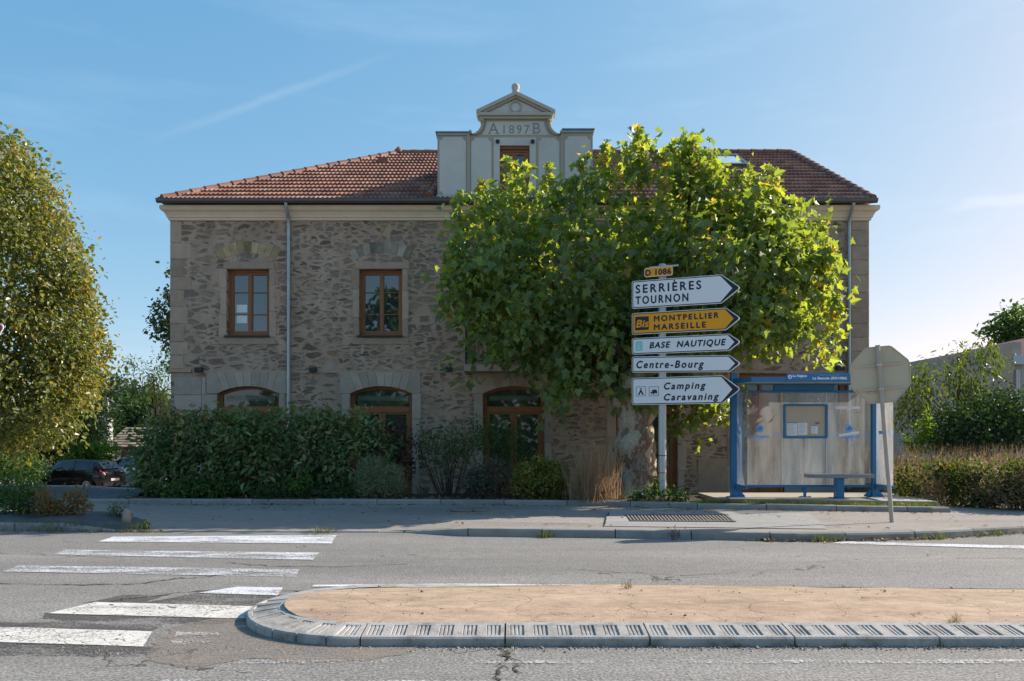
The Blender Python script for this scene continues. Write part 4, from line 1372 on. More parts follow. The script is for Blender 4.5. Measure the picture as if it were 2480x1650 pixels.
# carcass behind the gable
mb = MB()
mb.box(dx(255), dx(1787), YD + 0.3, YD + 3.6, 7.5, dz(610))
mb.box(dx(700), dx(1356), YD + 0.3, YD + 0.36, dz(610), dz(452))
mb.build('dormer_body', M['plaster'], DO)
mb = MB()
mb.box(dx(228), dx(562), YD - 0.10, YD + 3.7, dz(590), dz(582)); mb.box(dx(240), dx(562), YD - 0.04, YD, dz(612), dz(590))
mb.build('coping', M['zinc'], DO)
mb = MB()
mb.box(dx(1487), dx(1814), YD - 0.10, YD + 3.7, dz(562), dz(553))
mb.box(dx(1487), dx(1802), YD - 0.04, YD, dz(586), dz(562))
mb.build('coping', M['zinc'], DO)
def cut(x0, x1, y0, y1, r_=36):                                        # panel with hollowed corners
    o = []
    for cx_, cy_, a0 in ((x0, y1, 0), (x0, y0, 0), (x1, y0, 0), (x1, y1, 0)): pass
    n = 6
    def arc(cx_, cy_, s, e): return [(cx_ + r_ * math.cos(s + (e - s) * k / n), cy_ + r_ * math.sin(s + (e - s) * k / n)) for k in range(n + 1)]
    o += arc(x0, y0, math.pi / 2, 0) + arc(x1, y0, math.pi, math.pi / 2) + arc(x1, y1, -math.pi / 2, -math.pi) + arc(x0, y1, 0, -math.pi / 2)
    return o
for a in ((266, 530, 628, 1205), (582, 785, 636, 1290), (1255, 1465, 636, 1290), (1515, 1776, 622, 1205)):
    dpart('panel', M['plaster'], [cut(*a)], YD - 0.008, YD + 0.02)
dpart('door_surround', M['plaster'], [[(808, 1290), (868, 1290), (868, 635), (808, 635)], [(1167, 1290), (1230, 1290), (1230, 635), (1167, 635)], [(869, 713), (1166, 713), (1166, 635), (869, 635)]], YD - 0.014, YD + 0.02)
dpart('pilaster', M['band'], [[(540, 1215), (572, 1215), (572, 612), (540, 590)]], YD - 0.028, YD + 0.02)
dpart('pilaster', M['band'], [[(1473, 1215), (1508, 1215), (1508, 565), (1473, 612)]], YD - 0.028, YD + 0.02)
dpart('plinth', M['plaster'], [[(228, 1288), (1822, 1288), (1806, 1215), (238, 1215)]], YD - 0.05, YD + 0.02)
dpart('plinth_vent', M['iron'], [[(343, 1272), (420, 1272), (420, 1236), (343, 1236)]], YD - 0.058, YD - 0.04)
dpart('date_panel', M['plaster'], [[(690, 608), (1362, 608), (1334, 560), (1314, 505), (1310, 474), (738, 474), (734, 505), (716, 560)]], YD - 0.010, YD + 0.02)
volpath = [(560, 590), (588, 604), (620, 596), (650, 573), (674, 541), (686, 498), (690, 455)]
for side in (0, 1):
    mb = MB()
    pts = [(x if not side else mir(x), y) for x, y in volpath]
    inn = [(x + 24 if not side else mir(x + 24), y + 10) for x, y in volpath]
    for i in range(len(pts) - 1): mb.prism_xz([dq(*pts[i]), dq(*pts[i + 1]), dq(*inn[i + 1]), dq(*inn[i])], YD - 0.07, YD + 0.2)
    for cx_, cy_, r_ in ((572, 584, 17), (694, 470, 19)):
        c_ = dq(cx_ if not side else mir(cx_), cy_)
        rr_ = r_ / 4.126 / SD
        mb.lathe([(rr_ * 0.6, -0.10), (rr_, -0.08), (rr_, 0.2)], (c_[0], YD, c_[1]), 14, axis='y')
    mb.build('volute', M['cornice2'] if 'cornice2' in M else M['band'], DO)
gb = M['gable_trim'] = pm('gable_moulding', (0.47, 0.43, 0.36), 0.8, 0.2, var=0.06, vs=4)
dpart('gable_cornice', gb, [[(672, 455), (1384, 455), (1384, 430), (672, 430)], ], YD - 0.08, YD + 0.3)
dpart('gable_cornice', gb, [[(650, 430), (1398, 430), (1408, 402), (640, 402)]], YD - 0.15, YD + 0.3)
dpart('pediment', M['band'], [[(650, 402), (1400, 402), (1028, 218)]], YD - 0.02, YD + 0.3)
dpart('tympanum', M['plaster'], [[(735, 396), (1318, 396), (1028, 258)]], YD - 0.030, YD)
for s_ in (0, 1):
    q = [(636, 402), (636, 378), (1028, 192), (1028, 228), (690, 388), (672, 402)]
    q2 = [(672, 402), (690, 388), (1028, 228), (1028, 246), (712, 400)]
    if s_: q, q2 = [(mir(x) , y) for x, y in q], [(mir(x), y) for x, y in q2]
    dpart('raking_cornice', gb, [q], YD - 0.16, YD + 0.3)
    dpart('raking_cornice', gb, [q2], YD - 0.09, YD + 0.3)
mb = MB()
c_ = dq(1026, 334)
k_ = 1 / 4.126 / SD
outr = [(c_[0] + 60 * k_ * math.cos(a), c_[1] + 60 * k_ * math.sin(a)) for a in np.linspace(0, 2 * math.pi, 33)]
innr = [(c_[0] + 45 * k_ * math.cos(a), c_[1] + 45 * k_ * math.sin(a)) for a in np.linspace(0, 2 * math.pi, 33)]
for i in range(32): mb.prism_xz([outr[i], outr[i + 1], innr[i + 1], innr[i]], YD - 0.055, YD - 0.02)
mb.prism_xz([dq(995, 292), dq(1057, 292), dq(1050, 258), dq(1002, 258)], YD - 0.05, YD - 0.02)
mb.prism_xz([dq(1000, 398), dq(1052, 398), dq(1047, 384), dq(1005, 384)], YD - 0.05, YD - 0.02)
mb.build('medallion', M['band'], DO)
mb = MB()
c_ = dq(1026, 215)
q = lambda v: v / 4.126 / SD * 1.12
mb.lathe([(q(52), q(-8)), (q(52), q(12)), (q(40), q(18)), (q(34), q(34)), (q(28), q(46)), (q(31), q(58)), (q(37), q(80)), (q(34), q(100)), (q(20), q(113)), (q(3), q(117))], (c_[0], YD + 0.05, c_[1]), 18)
mb.build('finial', M['gable_trim'], DO)
mb = MB()
x0, x1, z0, z1 = dx(872), dx(1163), dz(1288), dz(740)
y = YD + 0.12
mb.box(x0, x1, y, y + 0.1, z1 - 0.06, z1); mb.box(x0, x0 + 0.08, y, y + 0.1, z0, z1 - 0.06); mb.box(x1 - 0.08, x1, y, y + 0.1, z0, z1 - 0.06)
xm = (x0 + x1) / 2
for xa, xb in ((x0 + 0.08, xm - 0.002), (xm + 0.002, x1 - 0.08)):
    mb.box(xa, xa + 0.06, y + 0.02, y + 0.09, z0, z1 - 0.06); mb.box(xb - 0.06, xb, y + 0.02, y + 0.09, z0, z1 - 0.06)
    mb.box(xa + 0.06, xb - 0.06, y + 0.02, y + 0.09, z1 - 0.13, z1 - 0.06); mb.box(xa + 0.06, xb - 0.06, y + 0.02, y + 0.09, z0, z0 + 0.5)
mb.box(x0, x1, y - 0.06, y, z1, dz(716))
mb.build('dormer_window', M['wood'], DO)
mb = MB(); mb.quad((x0, y + 0.06, z0), (x1, y + 0.06, z0), (x1, y + 0.06, z1), (x0, y + 0.06, z1)); mb.build('pane', M['pane'], DO)
for cx_ in (846, 1196):
    c_ = dq(cx_, 678)
    mb = MB()
    mb.lathe([(0.045, -0.06), (0.05, -0.055), (0.05, 0.0)], (c_[0], YD - 0.012, c_[1]), 16, axis='y')
    mb.lathe([(0.02, -0.064), (0.02, -0.06)], (c_[0], YD - 0.012, c_[1]), 10, axis='y')
    mb.build('spotlight', M['iron'], DO)

# ------------------------------------------------------------------ lettering
def textmesh(s, x0, x1, z0, z1, shear=0.0, bold=0.0, space=1.0):
    cu = bpy.data.curves.new('lettering', 'FONT')
    cu.body = s
    cu.size = 1.0
    cu.shear = shear
    cu.offset = bold
    cu.space_character = space
    cu.resolution_u = 4
    o = bpy.data.objects.new('lettering_source', cu)
    me = bpy.data.meshes.new_from_object(o)
    bpy.data.objects.remove(o)
    n = len(me.vertices)
    co = np.empty(n * 3)
    me.vertices.foreach_get('co', co)
    co = co.reshape(-1, 3)
    mn, mxx = co.min(0), co.max(0)
    X = x0 + (co[:, 0] - mn[0]) / (mxx[0] - mn[0]) * (x1 - x0)
    Z = z0 + (co[:, 1] - mn[1]) / (mxx[1] - mn[1]) * (z1 - z0)
    F_ = [tuple(p.vertices) for p in me.polygons]
    bpy.data.meshes.remove(me)
    return X, Z, F_
def lettering(parts, y, mat, parent, name='lettering', fn=None):
    mb = MB()
    for a in parts:
        bw = a[6]
        X, Z, F_ = textmesh(*a[:6], 0.0, *a[7:])
        for k, (ox, oz) in enumerate(((0, 0),) if bw <= 0 else ((-bw, 0), (bw, 0), (0, bw), (0, -bw))):
            dy = -0.0003 * k
            mb.add([(lambda q: (q[0], q[1] + dy, q[2]))(fn(x + ox, z + oz) if fn else (x + ox, y, z + oz)) for x, z in zip(X, Z)], F_)
    return mb.build(name, mat, parent)
dmat = pm('date_letters', (0.27, 0.255, 0.225), var=0.05)
def dletter(t, x0, x1, z0, z1, feet, sp=1.0):
    mb = MB()
    X, Z, F_ = textmesh(t, dx(x0), dx(x1), dz(z0), dz(z1), 0, 0.0, sp)
    mb.add([(x, YD - 0.0135, z) for x, z in zip(X, Z)], F_)
    for a, b, c, d in feet: mb.box(dx(a), dx(b), YD - 0.0136, YD - 0.0105, dz(c), dz(d))
    mb.build('date_lettering', dmat, DO)
dletter('A', 756, 856, 596, 490, ((750, 784, 597, 590), (824, 866, 597, 590)))
dletter('1897', 905, 1166, 596, 510, (), 1.25)
dletter('B', 1200, 1275, 594, 490, ((1192, 1215, 597, 590), (1192, 1215, 496, 489)))

# ------------------------------------------------------------------ foliage builders
T_PLANE = np.array([(0, 0), (0.35, -0.07), (0.30, 0.17), (0.63, 0.42), (0.29, 0.50), (0.21, 0.70), (0, 1.0)])
T_LENS = np.array([(0, 0), (0.17, 0.30), (0.15, 0.68), (0, 1.0)])
T_LAUREL = np.array([(0, 0), (0.18, 0.30), (0.20, 0.62), (0, 1.0)])
T_THIN = np.array([(0, 0), (0.075, 0.35), (0.06, 0.7), (0, 1.0)])
T_OVAL = np.array([(0, 0), (0.30, 0.28), (0.26, 0.70), (0, 1.0)])

def norm(a): return a / np.maximum(np.linalg.norm(a, axis=1, keepdims=True), 1e-9)
def leafgeo(C, D, Nn, S, T, fold=0.35):
    D = norm(D)
    Xa = norm(np.cross(D, Nn))
    Nn = np.cross(Xa, D)
    k = len(T)
    n = len(C)
    out = np.empty((n, 2 * k, 3), np.float32)
    droop = -0.25
    for i, (u, v) in enumerate(T):
        lift = fold * abs(u) + droop * v * v * 0.6
        for s_, o in ((1, 0), (-1, k)):
            out[:, o + i] = C + S[:, None] * (s_ * u * Xa + v * D + lift * Nn)
    base = np.arange(n)[:, None] * 2 * k
    f1 = base + np.arange(k)[None]
    f2 = base + k + np.arange(k)[::-1][None]
    return out.reshape(-1, 3), np.stack([f1, f2], 1).reshape(-1, k)

def sample_lobes(lobes, n, shell, rng, box=False):
    w_ = np.array([l[3] * l[4] * l[5] * (l[6] if len(l) > 6 else 1) for l in lobes]) ** 0.75
    idx = rng.choice(len(lobes), n, p=w_ / w_.sum())
    L = np.array([l[:6] for l in lobes])[idx]
    d = norm(rng.normal(size=(n, 3)))
    if box:
        d = d / np.max(np.abs(d), axis=1, keepdims=True) ** box
    r_ = shell + (1 - shell) * rng.random(n) ** 0.6
    p = L[:, :3] + d * L[:, 3:6] * r_[:, None]
    out = norm(d / L[:, 3:6])
    return p, out

def foliage(name, mat, parent, lobes, nclump, per, size, T, rng, shell=0.55, cr=0.3, up=0.5, down=0.35, box=False, keep=None, fold=0.35, extra=None, rndfn=None, cflat=1.0):
    c, o = sample_lobes(lobes, nclump, shell, rng, box)
    if keep is not None:
        k = keep(c)
        c, o = c[k], o[k]
    crnd = rng.normal(0.42, 0.20, len(c))
    g = rng.normal(size=(len(c), per, 3))
    C = (c[:, None] + g * cr * np.array([1, 1, cflat])).reshape(-1, 3)
    O = np.repeat(o, per, 0)
    rn = np.repeat(crnd, per) + rng.normal(0, 0.16, len(C))
    if extra is not None:
        C = np.vstack([C, extra[0]]); O = np.vstack([O, extra[1]]); rn = np.concatenate([rn, extra[2]])
    n = len(C)
    D = O * 0.55 + rng.normal(size=(n, 3)) * 0.55 + np.array([0, 0, -down])
    Nn = O * 0.5 + rng.normal(size=(n, 3)) * 0.55 + np.array([0, 0, up])
    S = size * rng.uniform(0.5, 1.35, n)
    if keep is not None:
        k = keep(C)
        C, D, Nn, S, rn = C[k], D[k], Nn[k], S[k], rn[k]
    V, Fc = leafgeo(C, D, Nn, S, T, fold)
    return npbuild(name, V, Fc, np.clip(np.repeat(rn, 2), 0, 1), mat, parent), c

def shoots(tips, base_drop, spread, per_m, rng):
    C, O, r_ = [], [], []
    for t in tips:
        t = np.array(t[:3], float)
        b = t - np.array([rng.normal(0, spread), rng.normal(0, spread), base_drop])
        m = int(per_m * base_drop)
        s_ = np.linspace(0, 1, m)
        p = t + (b - t) * s_[:, None] + rng.normal(size=(m, 3)) * (0.05 + 0.14 * s_[:, None])
        C.append(p)
        O.append(norm(rng.normal(size=(m, 3)) * [1, 1, 0.4]))
        r_.append(rng.normal(0.68, 0.2, m))
    return np.vstack(C), np.vstack(O), np.concatenate(r_)

def limbs(name, mat, parent, base, targets, r0, rng, bend=0.25, n=6):
    mb = MB()
    base = Vector(base)
    for t in targets:
        t = Vector(t)
        mid = base.lerp(t, 0.5) + Vector((rng.normal(0, bend), rng.normal(0, bend), abs(rng.normal(0, bend))))
        pts = [base, base.lerp(mid, 0.5), mid, mid.lerp(t, 0.5) + Vector((0, 0, bend * 0.3)), t]
        mb.tube(pts, [r0, r0 * 0.75, r0 * 0.5, r0 * 0.3, r0 * 0.12], n, caps=False)
    return mb.build(name, mat, parent)

def trunk(mat, parent, base, top, r0, r1, rng, knob=0.0, n=16, name='trunk'):
    base, top = Vector(base), Vector(top)
    mb = MB()
    m = 18
    rings = []
    for i in range(m + 1):
        t = i / m
        p = base.lerp(top, t)
        r_ = r0 + (r1 - r0) * t + r0 * 0.35 * max(0, 0.12 - t) / 0.12
        ring = []
        for k in range(n):
            a = 2 * math.pi * k / n
            q = r_ * (1 + knob * mnoise.noise(Vector((math.cos(a) * 1.4, math.sin(a) * 1.4, p.z * 1.8))) + 0.35 * knob * mnoise.noise(Vector((math.cos(a) * 4, math.sin(a) * 4, p.z * 5))))
            ring.append((p.x + q * math.cos(a), p.y + q * math.sin(a), p.z))
        rings.append(ring)
    for a, b in zip(rings, rings[1:]): mb.strip(a, b, closed=True, sm=True)
    mb.add(rings[-1], [tuple(range(n))])
    return mb.build(name, mat, parent)

def blades(name, mat, parent, roots, h, wd, lean, rng, seg=3, droop=0.6):
    n = len(roots)
    az = rng.uniform(0, 2 * math.pi, n)
    H = h * rng.uniform(0.5, 1.15, n)
    ln = np.abs(rng.normal(0, lean, n))
    V = np.empty((n, 2 * (seg + 1), 3), np.float32)
    dirx, diry = np.cos(az), np.sin(az)
    sa = rng.uniform(0, math.pi, n)
    for i in range(seg + 1):
        t = i / seg
        off = ln * (t + droop * t * t)
        z = H * t * (1 - 0.25 * droop * ln * t)
        ww = wd * (1 - t * 0.85)
        for s_, o in ((1, 0), (-1, 1)):
            V[:, 2 * i + o, 0] = roots[:, 0] + dirx * off * H + s_ * ww * np.cos(sa)
            V[:, 2 * i + o, 1] = roots[:, 1] + diry * off * H + s_ * ww * np.sin(sa)
            V[:, 2 * i + o, 2] = roots[:, 2] + z
    base = np.arange(n)[:, None] * 2 * (seg + 1)
    f = np.concatenate([base + np.array([2 * i, 2 * i + 1, 2 * i + 3, 2 * i + 2])[None] for i in range(seg)])
    rn = np.tile(np.clip(rng.normal(0.5, 0.25, n), 0, 1), seg)
    return npbuild(name, V.reshape(-1, 3), f, rn, mat, parent)

def lobe_px(px, py, rx, rz, y, ry, wgt=1.0):                            # an ellipsoid given by where the photo shows it
    p = P(px, py, y)
    return (p.x, p.y, p.z, rx / F * y, ry, rz / F * y, wgt)

# ------------------------------------------------------------------ the plane tree in front of the building
rng = np.random.default_rng(11)
YT = 18.25
pt = thing('plane_tree', 'pollarded plane tree with broad green leaves and thick flaking trunk before the stone building', 'tree', (2.80, 18.0, 0.2))
trunk(M['bark'], pt, (2.80, 18.0, 0.12), (2.74, 18.0, 2.75), 0.41, 0.43, rng, 0.45, 24)
PL = [lobe_px(1205, 640, 110, 105, YT, 1.2), lobe_px(1245, 780, 115, 100, YT, 1.3), lobe_px(1450, 650, 220, 160, YT + 0.2, 1.6), lobe_px(1480, 850, 180, 130, YT, 1.5),
      lobe_px(1730, 660, 200, 155, YT + 0.2, 1.6), lobe_px(1855, 685, 120, 150, YT, 1.3), lobe_px(1790, 780, 125, 70, YT, 1.2), lobe_px(1640, 810, 170, 110, YT, 1.3), lobe_px(1355, 870, 100, 65, YT, 1.0),
      lobe_px(1185, 525, 60, 50, YT, 0.6), lobe_px(1250, 475, 32, 55, YT, 0.5), lobe_px(1335, 490, 36, 60, YT, 0.5), lobe_px(1425, 485, 45, 75, YT, 0.7), lobe_px(1545, 440, 40, 85, YT, 0.7), lobe_px(1662, 430, 38, 75, YT, 0.7),
      lobe_px(1735, 480, 32, 60, YT, 0.6), lobe_px(1815, 500, 32, 65, YT, 0.6), lobe_px(1880, 535, 40, 60, YT, 0.6), lobe_px(1955, 600, 40, 55, YT, 0.6),
      lobe_px(1440, 985, 100, 45, YT - 0.3, 0.6, 1.2), lobe_px(1515, 960, 90, 50, YT - 0.75, 0.5, 2.0), lobe_px(1590, 980, 45, 40, YT - 0.7, 0.4, 1.0), lobe_px(1680, 1012, 62, 30, YT + 0.65, 0.25, 3.5), lobe_px(1725, 980, 38, 24, YT + 0.65, 0.25, 3),
      lobe_px(1930, 750, 45, 50, YT, 0.7), lobe_px(1965, 670, 45, 70, YT, 0.7), lobe_px(1118, 650, 36, 50, YT, 0.5), lobe_px(1150, 900, 40, 30, YT, 0.4, 0.8), lobe_px(1260, 945, 45, 22, YT, 0.4, 0.7)]
tips = [P(px, py, YT + rng.normal(0, 0.4)) for px, py in ((1115, 470), (1165, 430), (1235, 385), (1262, 400), (1330, 395), (1420, 372), (1470, 350), (1548, 303), (1560, 330), (1605, 372), (1664, 328), (1672, 350), (1722, 368), (1735, 400),
        (1808, 408), (1822, 425), (1868, 408), (1880, 430), (1935, 478), (1990, 525), (2010, 600), (1100, 565), (1088, 640), (1120, 640), (2030, 715), (2020, 740))]
ex = shoots(tips, 1.3, 0.16, 62, rng)
keepf = lambda c: (c[:, 1] < 20.7) & (c[:, 1] > 16.7) & ((c[:, 1] > 17.02 - 0.404 * (c[:, 0] - 3.136)) | (c[:, 0] < 2.2) | (c[:, 0] > 5.1)) & ((c[:, 2] > np.where((c[:, 0] > 2.25) & (c[:, 0] < 3.2), 2.1, 2.45)) | (c[:, 0] < 1.3) | (c[:, 0] > 3.55))
fo, cl = foliage('crown', M['l_plane'], pt, PL, 640, 26, 0.18, T_PLANE, rng, shell=0.5, cr=0.25, up=0.55, down=0.5, keep=keepf, extra=ex)
tg = [Vector(c) for c in cl[rng.choice(len(cl), 26, replace=False)]]
limbs('limbs', M['twig'], pt, (2.74, 18.0, 2.55), tg, 0.13, rng, 0.3)
mb = MB()
for a, s_ in ((Vector((2.50, 17.9, 2.4)), 0.34), (Vector((3.0, 17.95, 2.45)), 0.34), (Vector((2.74, 17.8, 2.75)), 0.40)):
    bm = bmesh.new()
    bmesh.ops.create_icosphere(bm, subdivisions=3, radius=s_)
    mb.add([tuple(Vector(v.co) * (1 + 0.35 * mnoise.noise(v.co * 4 + a)) + a) for v in bm.verts], [tuple(v.index for v in f.verts) for f in bm.faces], 0.5, True)
    bm.free()
mb.build('pollard_head', M['bark'], pt)

# ------------------------------------------------------------------ trees on the left
rng = np.random.default_rng(12)
YL = 30.0
lt = thing('broadleaf_tree', 'tall yellowing broadleaf tree standing at the edge of the car park', 'tree', (-19.5, YL, -0.85))
trunk(M['twig'], lt, (-19.5, YL, -0.95), (-19.3, YL, 6.0), 0.33, 0.16, rng, 0.15, 10)
LL = [lobe_px(-10, 480, 120, 150, YL, 2.6), lobe_px(-20, 640, 200, 180, YL, 3.2), lobe_px(0, 800, 215, 170, YL, 3.4), lobe_px(-20, 950, 225, 120, YL, 3.4), lobe_px(140, 760, 75, 160, YL, 1.6),
      lobe_px(60, 520, 75, 120, YL, 1.6), lobe_px(150, 900, 85, 110, YL, 1.6), lobe_px(20, 400, 50, 65, YL, 1.0), lobe_px(60, 1040, 120, 50, YL - 1, 1.4), lobe_px(-30, 1040, 120, 55, YL - 1, 1.4), lobe_px(180, 640, 30, 90, YL, 0.8), lobe_px(195, 860, 40, 50, YL, 0.8)]
tips = [P(px, py, YL + RNG.normal(0, 0.8)) for px, py in ((10, 335), (30, 345), (45, 352), (65, 362), (82, 385), (100, 400), (112, 430), (128, 450), (145, 490), (160, 515), (170, 545), (188, 575), (198, 620), (210, 650), (216, 690), (222, 730), (228, 760), (238, 800), (258, 812), (232, 840), (240, 870), (232, 910), (222, 950))]
fo, cl = foliage('crown', M['l_left'], lt, LL, 1700, 24, 0.175, T_OVAL, rng, shell=0.6, cr=0.30, up=0.4, down=0.4, keep=lambda c: c[:, 0] > -21.8, extra=shoots(tips, 0.9, 0.15, 40, rng))
limbs('limbs', M['twig'], lt, (-19.4, YL, 2.5), [Vector(c) for c in cl[rng.choice(len(cl), 22, replace=False)]], 0.10, rng, 0.4)

def tree(name, label, lobes, mat, base, rt, nclump, per, size, T, seed, shell=0.5, cr=0.3, group=None, top=None, cat='tree', keep=None, extra=None, nl=10, down=0.3, up=0.5):
    rng = np.random.default_rng(seed)
    t = thing(name, label, cat, base, group=group)
    L0 = lobes[0]
    topp = top or (L0[0], L0[1], L0[2])
    trunk(M['twig'], t, base, topp, rt, rt * 0.45, rng, 0.12, 8)
    fo, cl = foliage('crown', mat, t, lobes, nclump, per, size, T, rng, shell=shell, cr=cr, keep=keep, extra=extra, down=down, up=up)
    if nl: limbs('limbs', M['twig'], t, Vector(base).lerp(Vector(topp), 0.55), [Vector(c) for c in cl[rng.choice(len(cl), min(nl, len(cl)), replace=False)]], rt * 0.4, rng, 0.25)
    return t
gz = ground_z
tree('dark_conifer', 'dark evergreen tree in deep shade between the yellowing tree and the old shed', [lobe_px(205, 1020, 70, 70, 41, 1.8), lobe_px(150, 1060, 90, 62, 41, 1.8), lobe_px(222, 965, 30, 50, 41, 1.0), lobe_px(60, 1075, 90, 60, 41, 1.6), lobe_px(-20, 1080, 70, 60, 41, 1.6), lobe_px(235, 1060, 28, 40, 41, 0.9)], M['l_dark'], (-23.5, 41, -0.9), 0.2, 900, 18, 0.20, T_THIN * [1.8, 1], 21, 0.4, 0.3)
tree('lime_bush', 'bright lime green bush behind the black hatchback', [lobe_px(255, 1098, 26, 24, 39.5, 0.6), lobe_px(215, 1095, 34, 22, 39.8, 0.6), lobe_px(190, 1108, 40, 16, 39.6, 0.5)], M['l_bright'], (-20.2, 39.6, -0.9), 0.05, 110, 14, 0.17, T_OVAL, 22, 0.5, 0.16, cat='bush')
tree('clipped_hedge', 'pale green clipped hedge beside the green railing, at the left edge', [lobe_px(40, 1130, 52, 32, 35, 0.9), lobe_px(-30, 1130, 60, 35, 35, 0.9), lobe_px(70, 1140, 30, 24, 34.6, 0.6)], M['l_mid'], (-21.5, 35, -0.9), 0.06, 240, 16, 0.13, T_OVAL, 23, 0.6, 0.17, cat='hedge', nl=0)
BG = [('rounded deep green tree farthest left behind the concrete mast', [lobe_px(265, 960, 40, 48, 70, 2), lobe_px(255, 1010, 60, 50, 69, 2)], 31),
      ('broad green tree with dull orange tints behind the shed roof', [lobe_px(330, 985, 48, 48, 68, 2), lobe_px(370, 1000, 60, 50, 68, 2), lobe_px(320, 1040, 70, 30, 66, 2)], 32),
      ('dark low tree directly above the ridge of the old shed', [lobe_px(300, 1020, 60, 32, 58, 2), lobe_px(380, 1020, 50, 42, 58, 2)], 33)]
for lab, lb, sd in BG:
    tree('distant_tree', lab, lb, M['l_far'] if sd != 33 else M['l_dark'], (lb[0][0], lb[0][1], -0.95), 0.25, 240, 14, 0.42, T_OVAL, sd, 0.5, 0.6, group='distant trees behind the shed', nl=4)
tree('poplar', 'slender dark green poplar half hidden behind the left wall of the stone building, with added unseen crown shading the cars', [lobe_px(405, 760, 26, 75, 40, 0.6), lobe_px(398, 790, 30, 40, 40, 0.7), lobe_px(420, 840, 22, 60, 40, 0.6), lobe_px(430, 700, 26, 60, 40, 0.7), lobe_px(530, 840, 95, 170, 41, 2.4), lobe_px(620, 900, 110, 160, 41, 2.4)], M['l_far'], (-16.2, 40.5, -0.9), 0.16, 900, 14, 0.20, T_OVAL, 41, 0.4, 0.2)  # last two lobes are unseen, added behind the building to shade the cars
tree('slender_tree', 'thin open tree with sparse feathery branches against the left corner of the building', [lobe_px(370, 905, 50, 25, 33, 0.7), lobe_px(395, 950, 40, 50, 33, 0.8), lobe_px(330, 880, 30, 12, 33, 0.4), lobe_px(405, 880, 20, 30, 33, 0.5), lobe_px(355, 960, 40, 22, 33, 0.5)], M['l_mid'], (-14.2, 33, -0.9), 0.07, 120, 9, 0.15, T_THIN * [1.9, 1], 42, 0.2, 0.16, nl=26)

# ------------------------------------------------------------------ planting in front of the building
def shrub(name, label, cat, base, lobes, mat, nclump, per, size, T, seed, shell=0.5, cr=0.12, stems=8, sr=0.012, box=False, down=0.2, up=0.5, group=None, keep=None, extra=None):
    rng = np.random.default_rng(seed)
    t = thing(name, label, cat, base, group=group)
    fo, cl = foliage('foliage', mat, t, lobes, nclump, per, size, T, rng, shell=shell, cr=cr, box=box, down=down, up=up, keep=keep or (lambda c: c[:, 2] > base[2] - 0.02), extra=extra)
    if stems:
        mb = MB()
        for k in range(stems):
            tg_ = Vector(cl[rng.integers(len(cl))])
            b = Vector((base[0] + (tg_.x - base[0]) * 0.25, base[1] + (tg_.y - base[1]) * 0.25, base[2] - 0.05))
            mid = b.lerp(tg_, 0.5) + Vector((rng.normal(0, 0.06), rng.normal(0, 0.06), 0.08))
            mb.tube([b, b.lerp(mid, .5) , mid, tg_], [sr, sr * 0.8, sr * 0.6, sr * 0.25], 5, caps=False)
        mb.build('stems', M['twig'], t)
    return t
def bed(px, y, z=0.2): return ((px - CX) / F * y, y, z)
hl = [lobe_px(x, y, 95, h, 18.3, 0.75) for x, y, h in ((430, 1110, 105), (520, 1100, 98), (610, 1105, 105), (700, 1100, 97), (790, 1100, 100), (860, 1105, 92))] + [lobe_px(395, 1080, 50, 60, 18.4, 0.6), lobe_px(385, 1130, 45, 60, 18.3, 0.6)]
htip = [P(px, 1004 + random.uniform(-16, 14), 18.3 + random.uniform(-0.5, 0.5)) for px in range(370, 905, 8)]
hx = shoots(htip, 0.35, 0.05, 40, np.random.default_rng(3))
hx = (hx[0], hx[1], np.clip(hx[2] + 0.28, 0, 1))
shrub('laurel_hedge', 'big dark glossy laurel hedge in front of the two left arched doors', 'hedge', bed(610, 18.3), hl, M['l_photinia'], 1150, 11, 0.15, T_LAUREL, 51, 0.62, 0.12, 26, 0.02, box=0.35, extra=hx)
shrub('red_shrub', 'thin dark red leaved shrub at the right end of the laurel hedge', 'shrub', bed(955, 18.6), [lobe_px(955, 1070, 50, 55, 18.6, 0.4), lobe_px(975, 1120, 45, 50, 18.6, 0.4)], M['l_red'], 110, 10, 0.09, T_LENS, 52, 0.2, 0.11, 16)
shrub('loose_shrub', 'loose light green shrub with bare dark stems between two arched doors', 'shrub', bed(1085, 18.7), [lobe_px(1130, 1060, 70, 45, 18.7, 0.5), lobe_px(1080, 1085, 60, 40, 18.6, 0.5), lobe_px(1210, 1055, 55, 40, 18.9, 0.5), lobe_px(1245, 1090, 40, 60, 18.9, 0.4), lobe_px(1025, 1060, 28, 40, 18.6, 0.3, 0.6), lobe_px(1075, 1125, 22, 22, 18.4, 0.25)], M['l_mid'], 270, 10, 0.105, T_THIN * [1.7, 1], 53, 0.3, 0.13, 34, 0.014, down=0.5)
shrub('juniper_bush', 'grey green feathery juniper bush at the kerb, right of the laurel hedge', 'bush', bed(915, 17.5), [lobe_px(912, 1165, 58, 46, 17.5, 0.45), lobe_px(905, 1135, 30, 25, 17.5, 0.3), lobe_px(955, 1160, 25, 35, 17.5, 0.3)], M['l_grey'], 330, 14, 0.085, T_THIN, 54, 0.3, 0.07, 14, down=-0.35)
shrub('mauve_bush', 'low brownish mauve bush left of the golden round bush', 'bush', bed(1195, 17.7), [lobe_px(1190, 1155, 48, 42, 17.7, 0.4), lobe_px(1150, 1165, 35, 30, 17.7, 0.3)], M['l_mauve'], 260, 12, 0.055, T_OVAL, 55, 0.4, 0.07, 12)
shrub('golden_bush', 'round golden green bush beside the tall dry grass', 'bush', bed(1312, 17.5), [lobe_px(1312, 1155, 60, 44, 17.5, 0.5), lobe_px(1345, 1160, 32, 34, 17.5, 0.35), lobe_px(1275, 1165, 32, 34, 17.5, 0.35)], M['l_gold'], 420, 13, 0.06, T_OVAL, 56, 0.55, 0.07, 10)
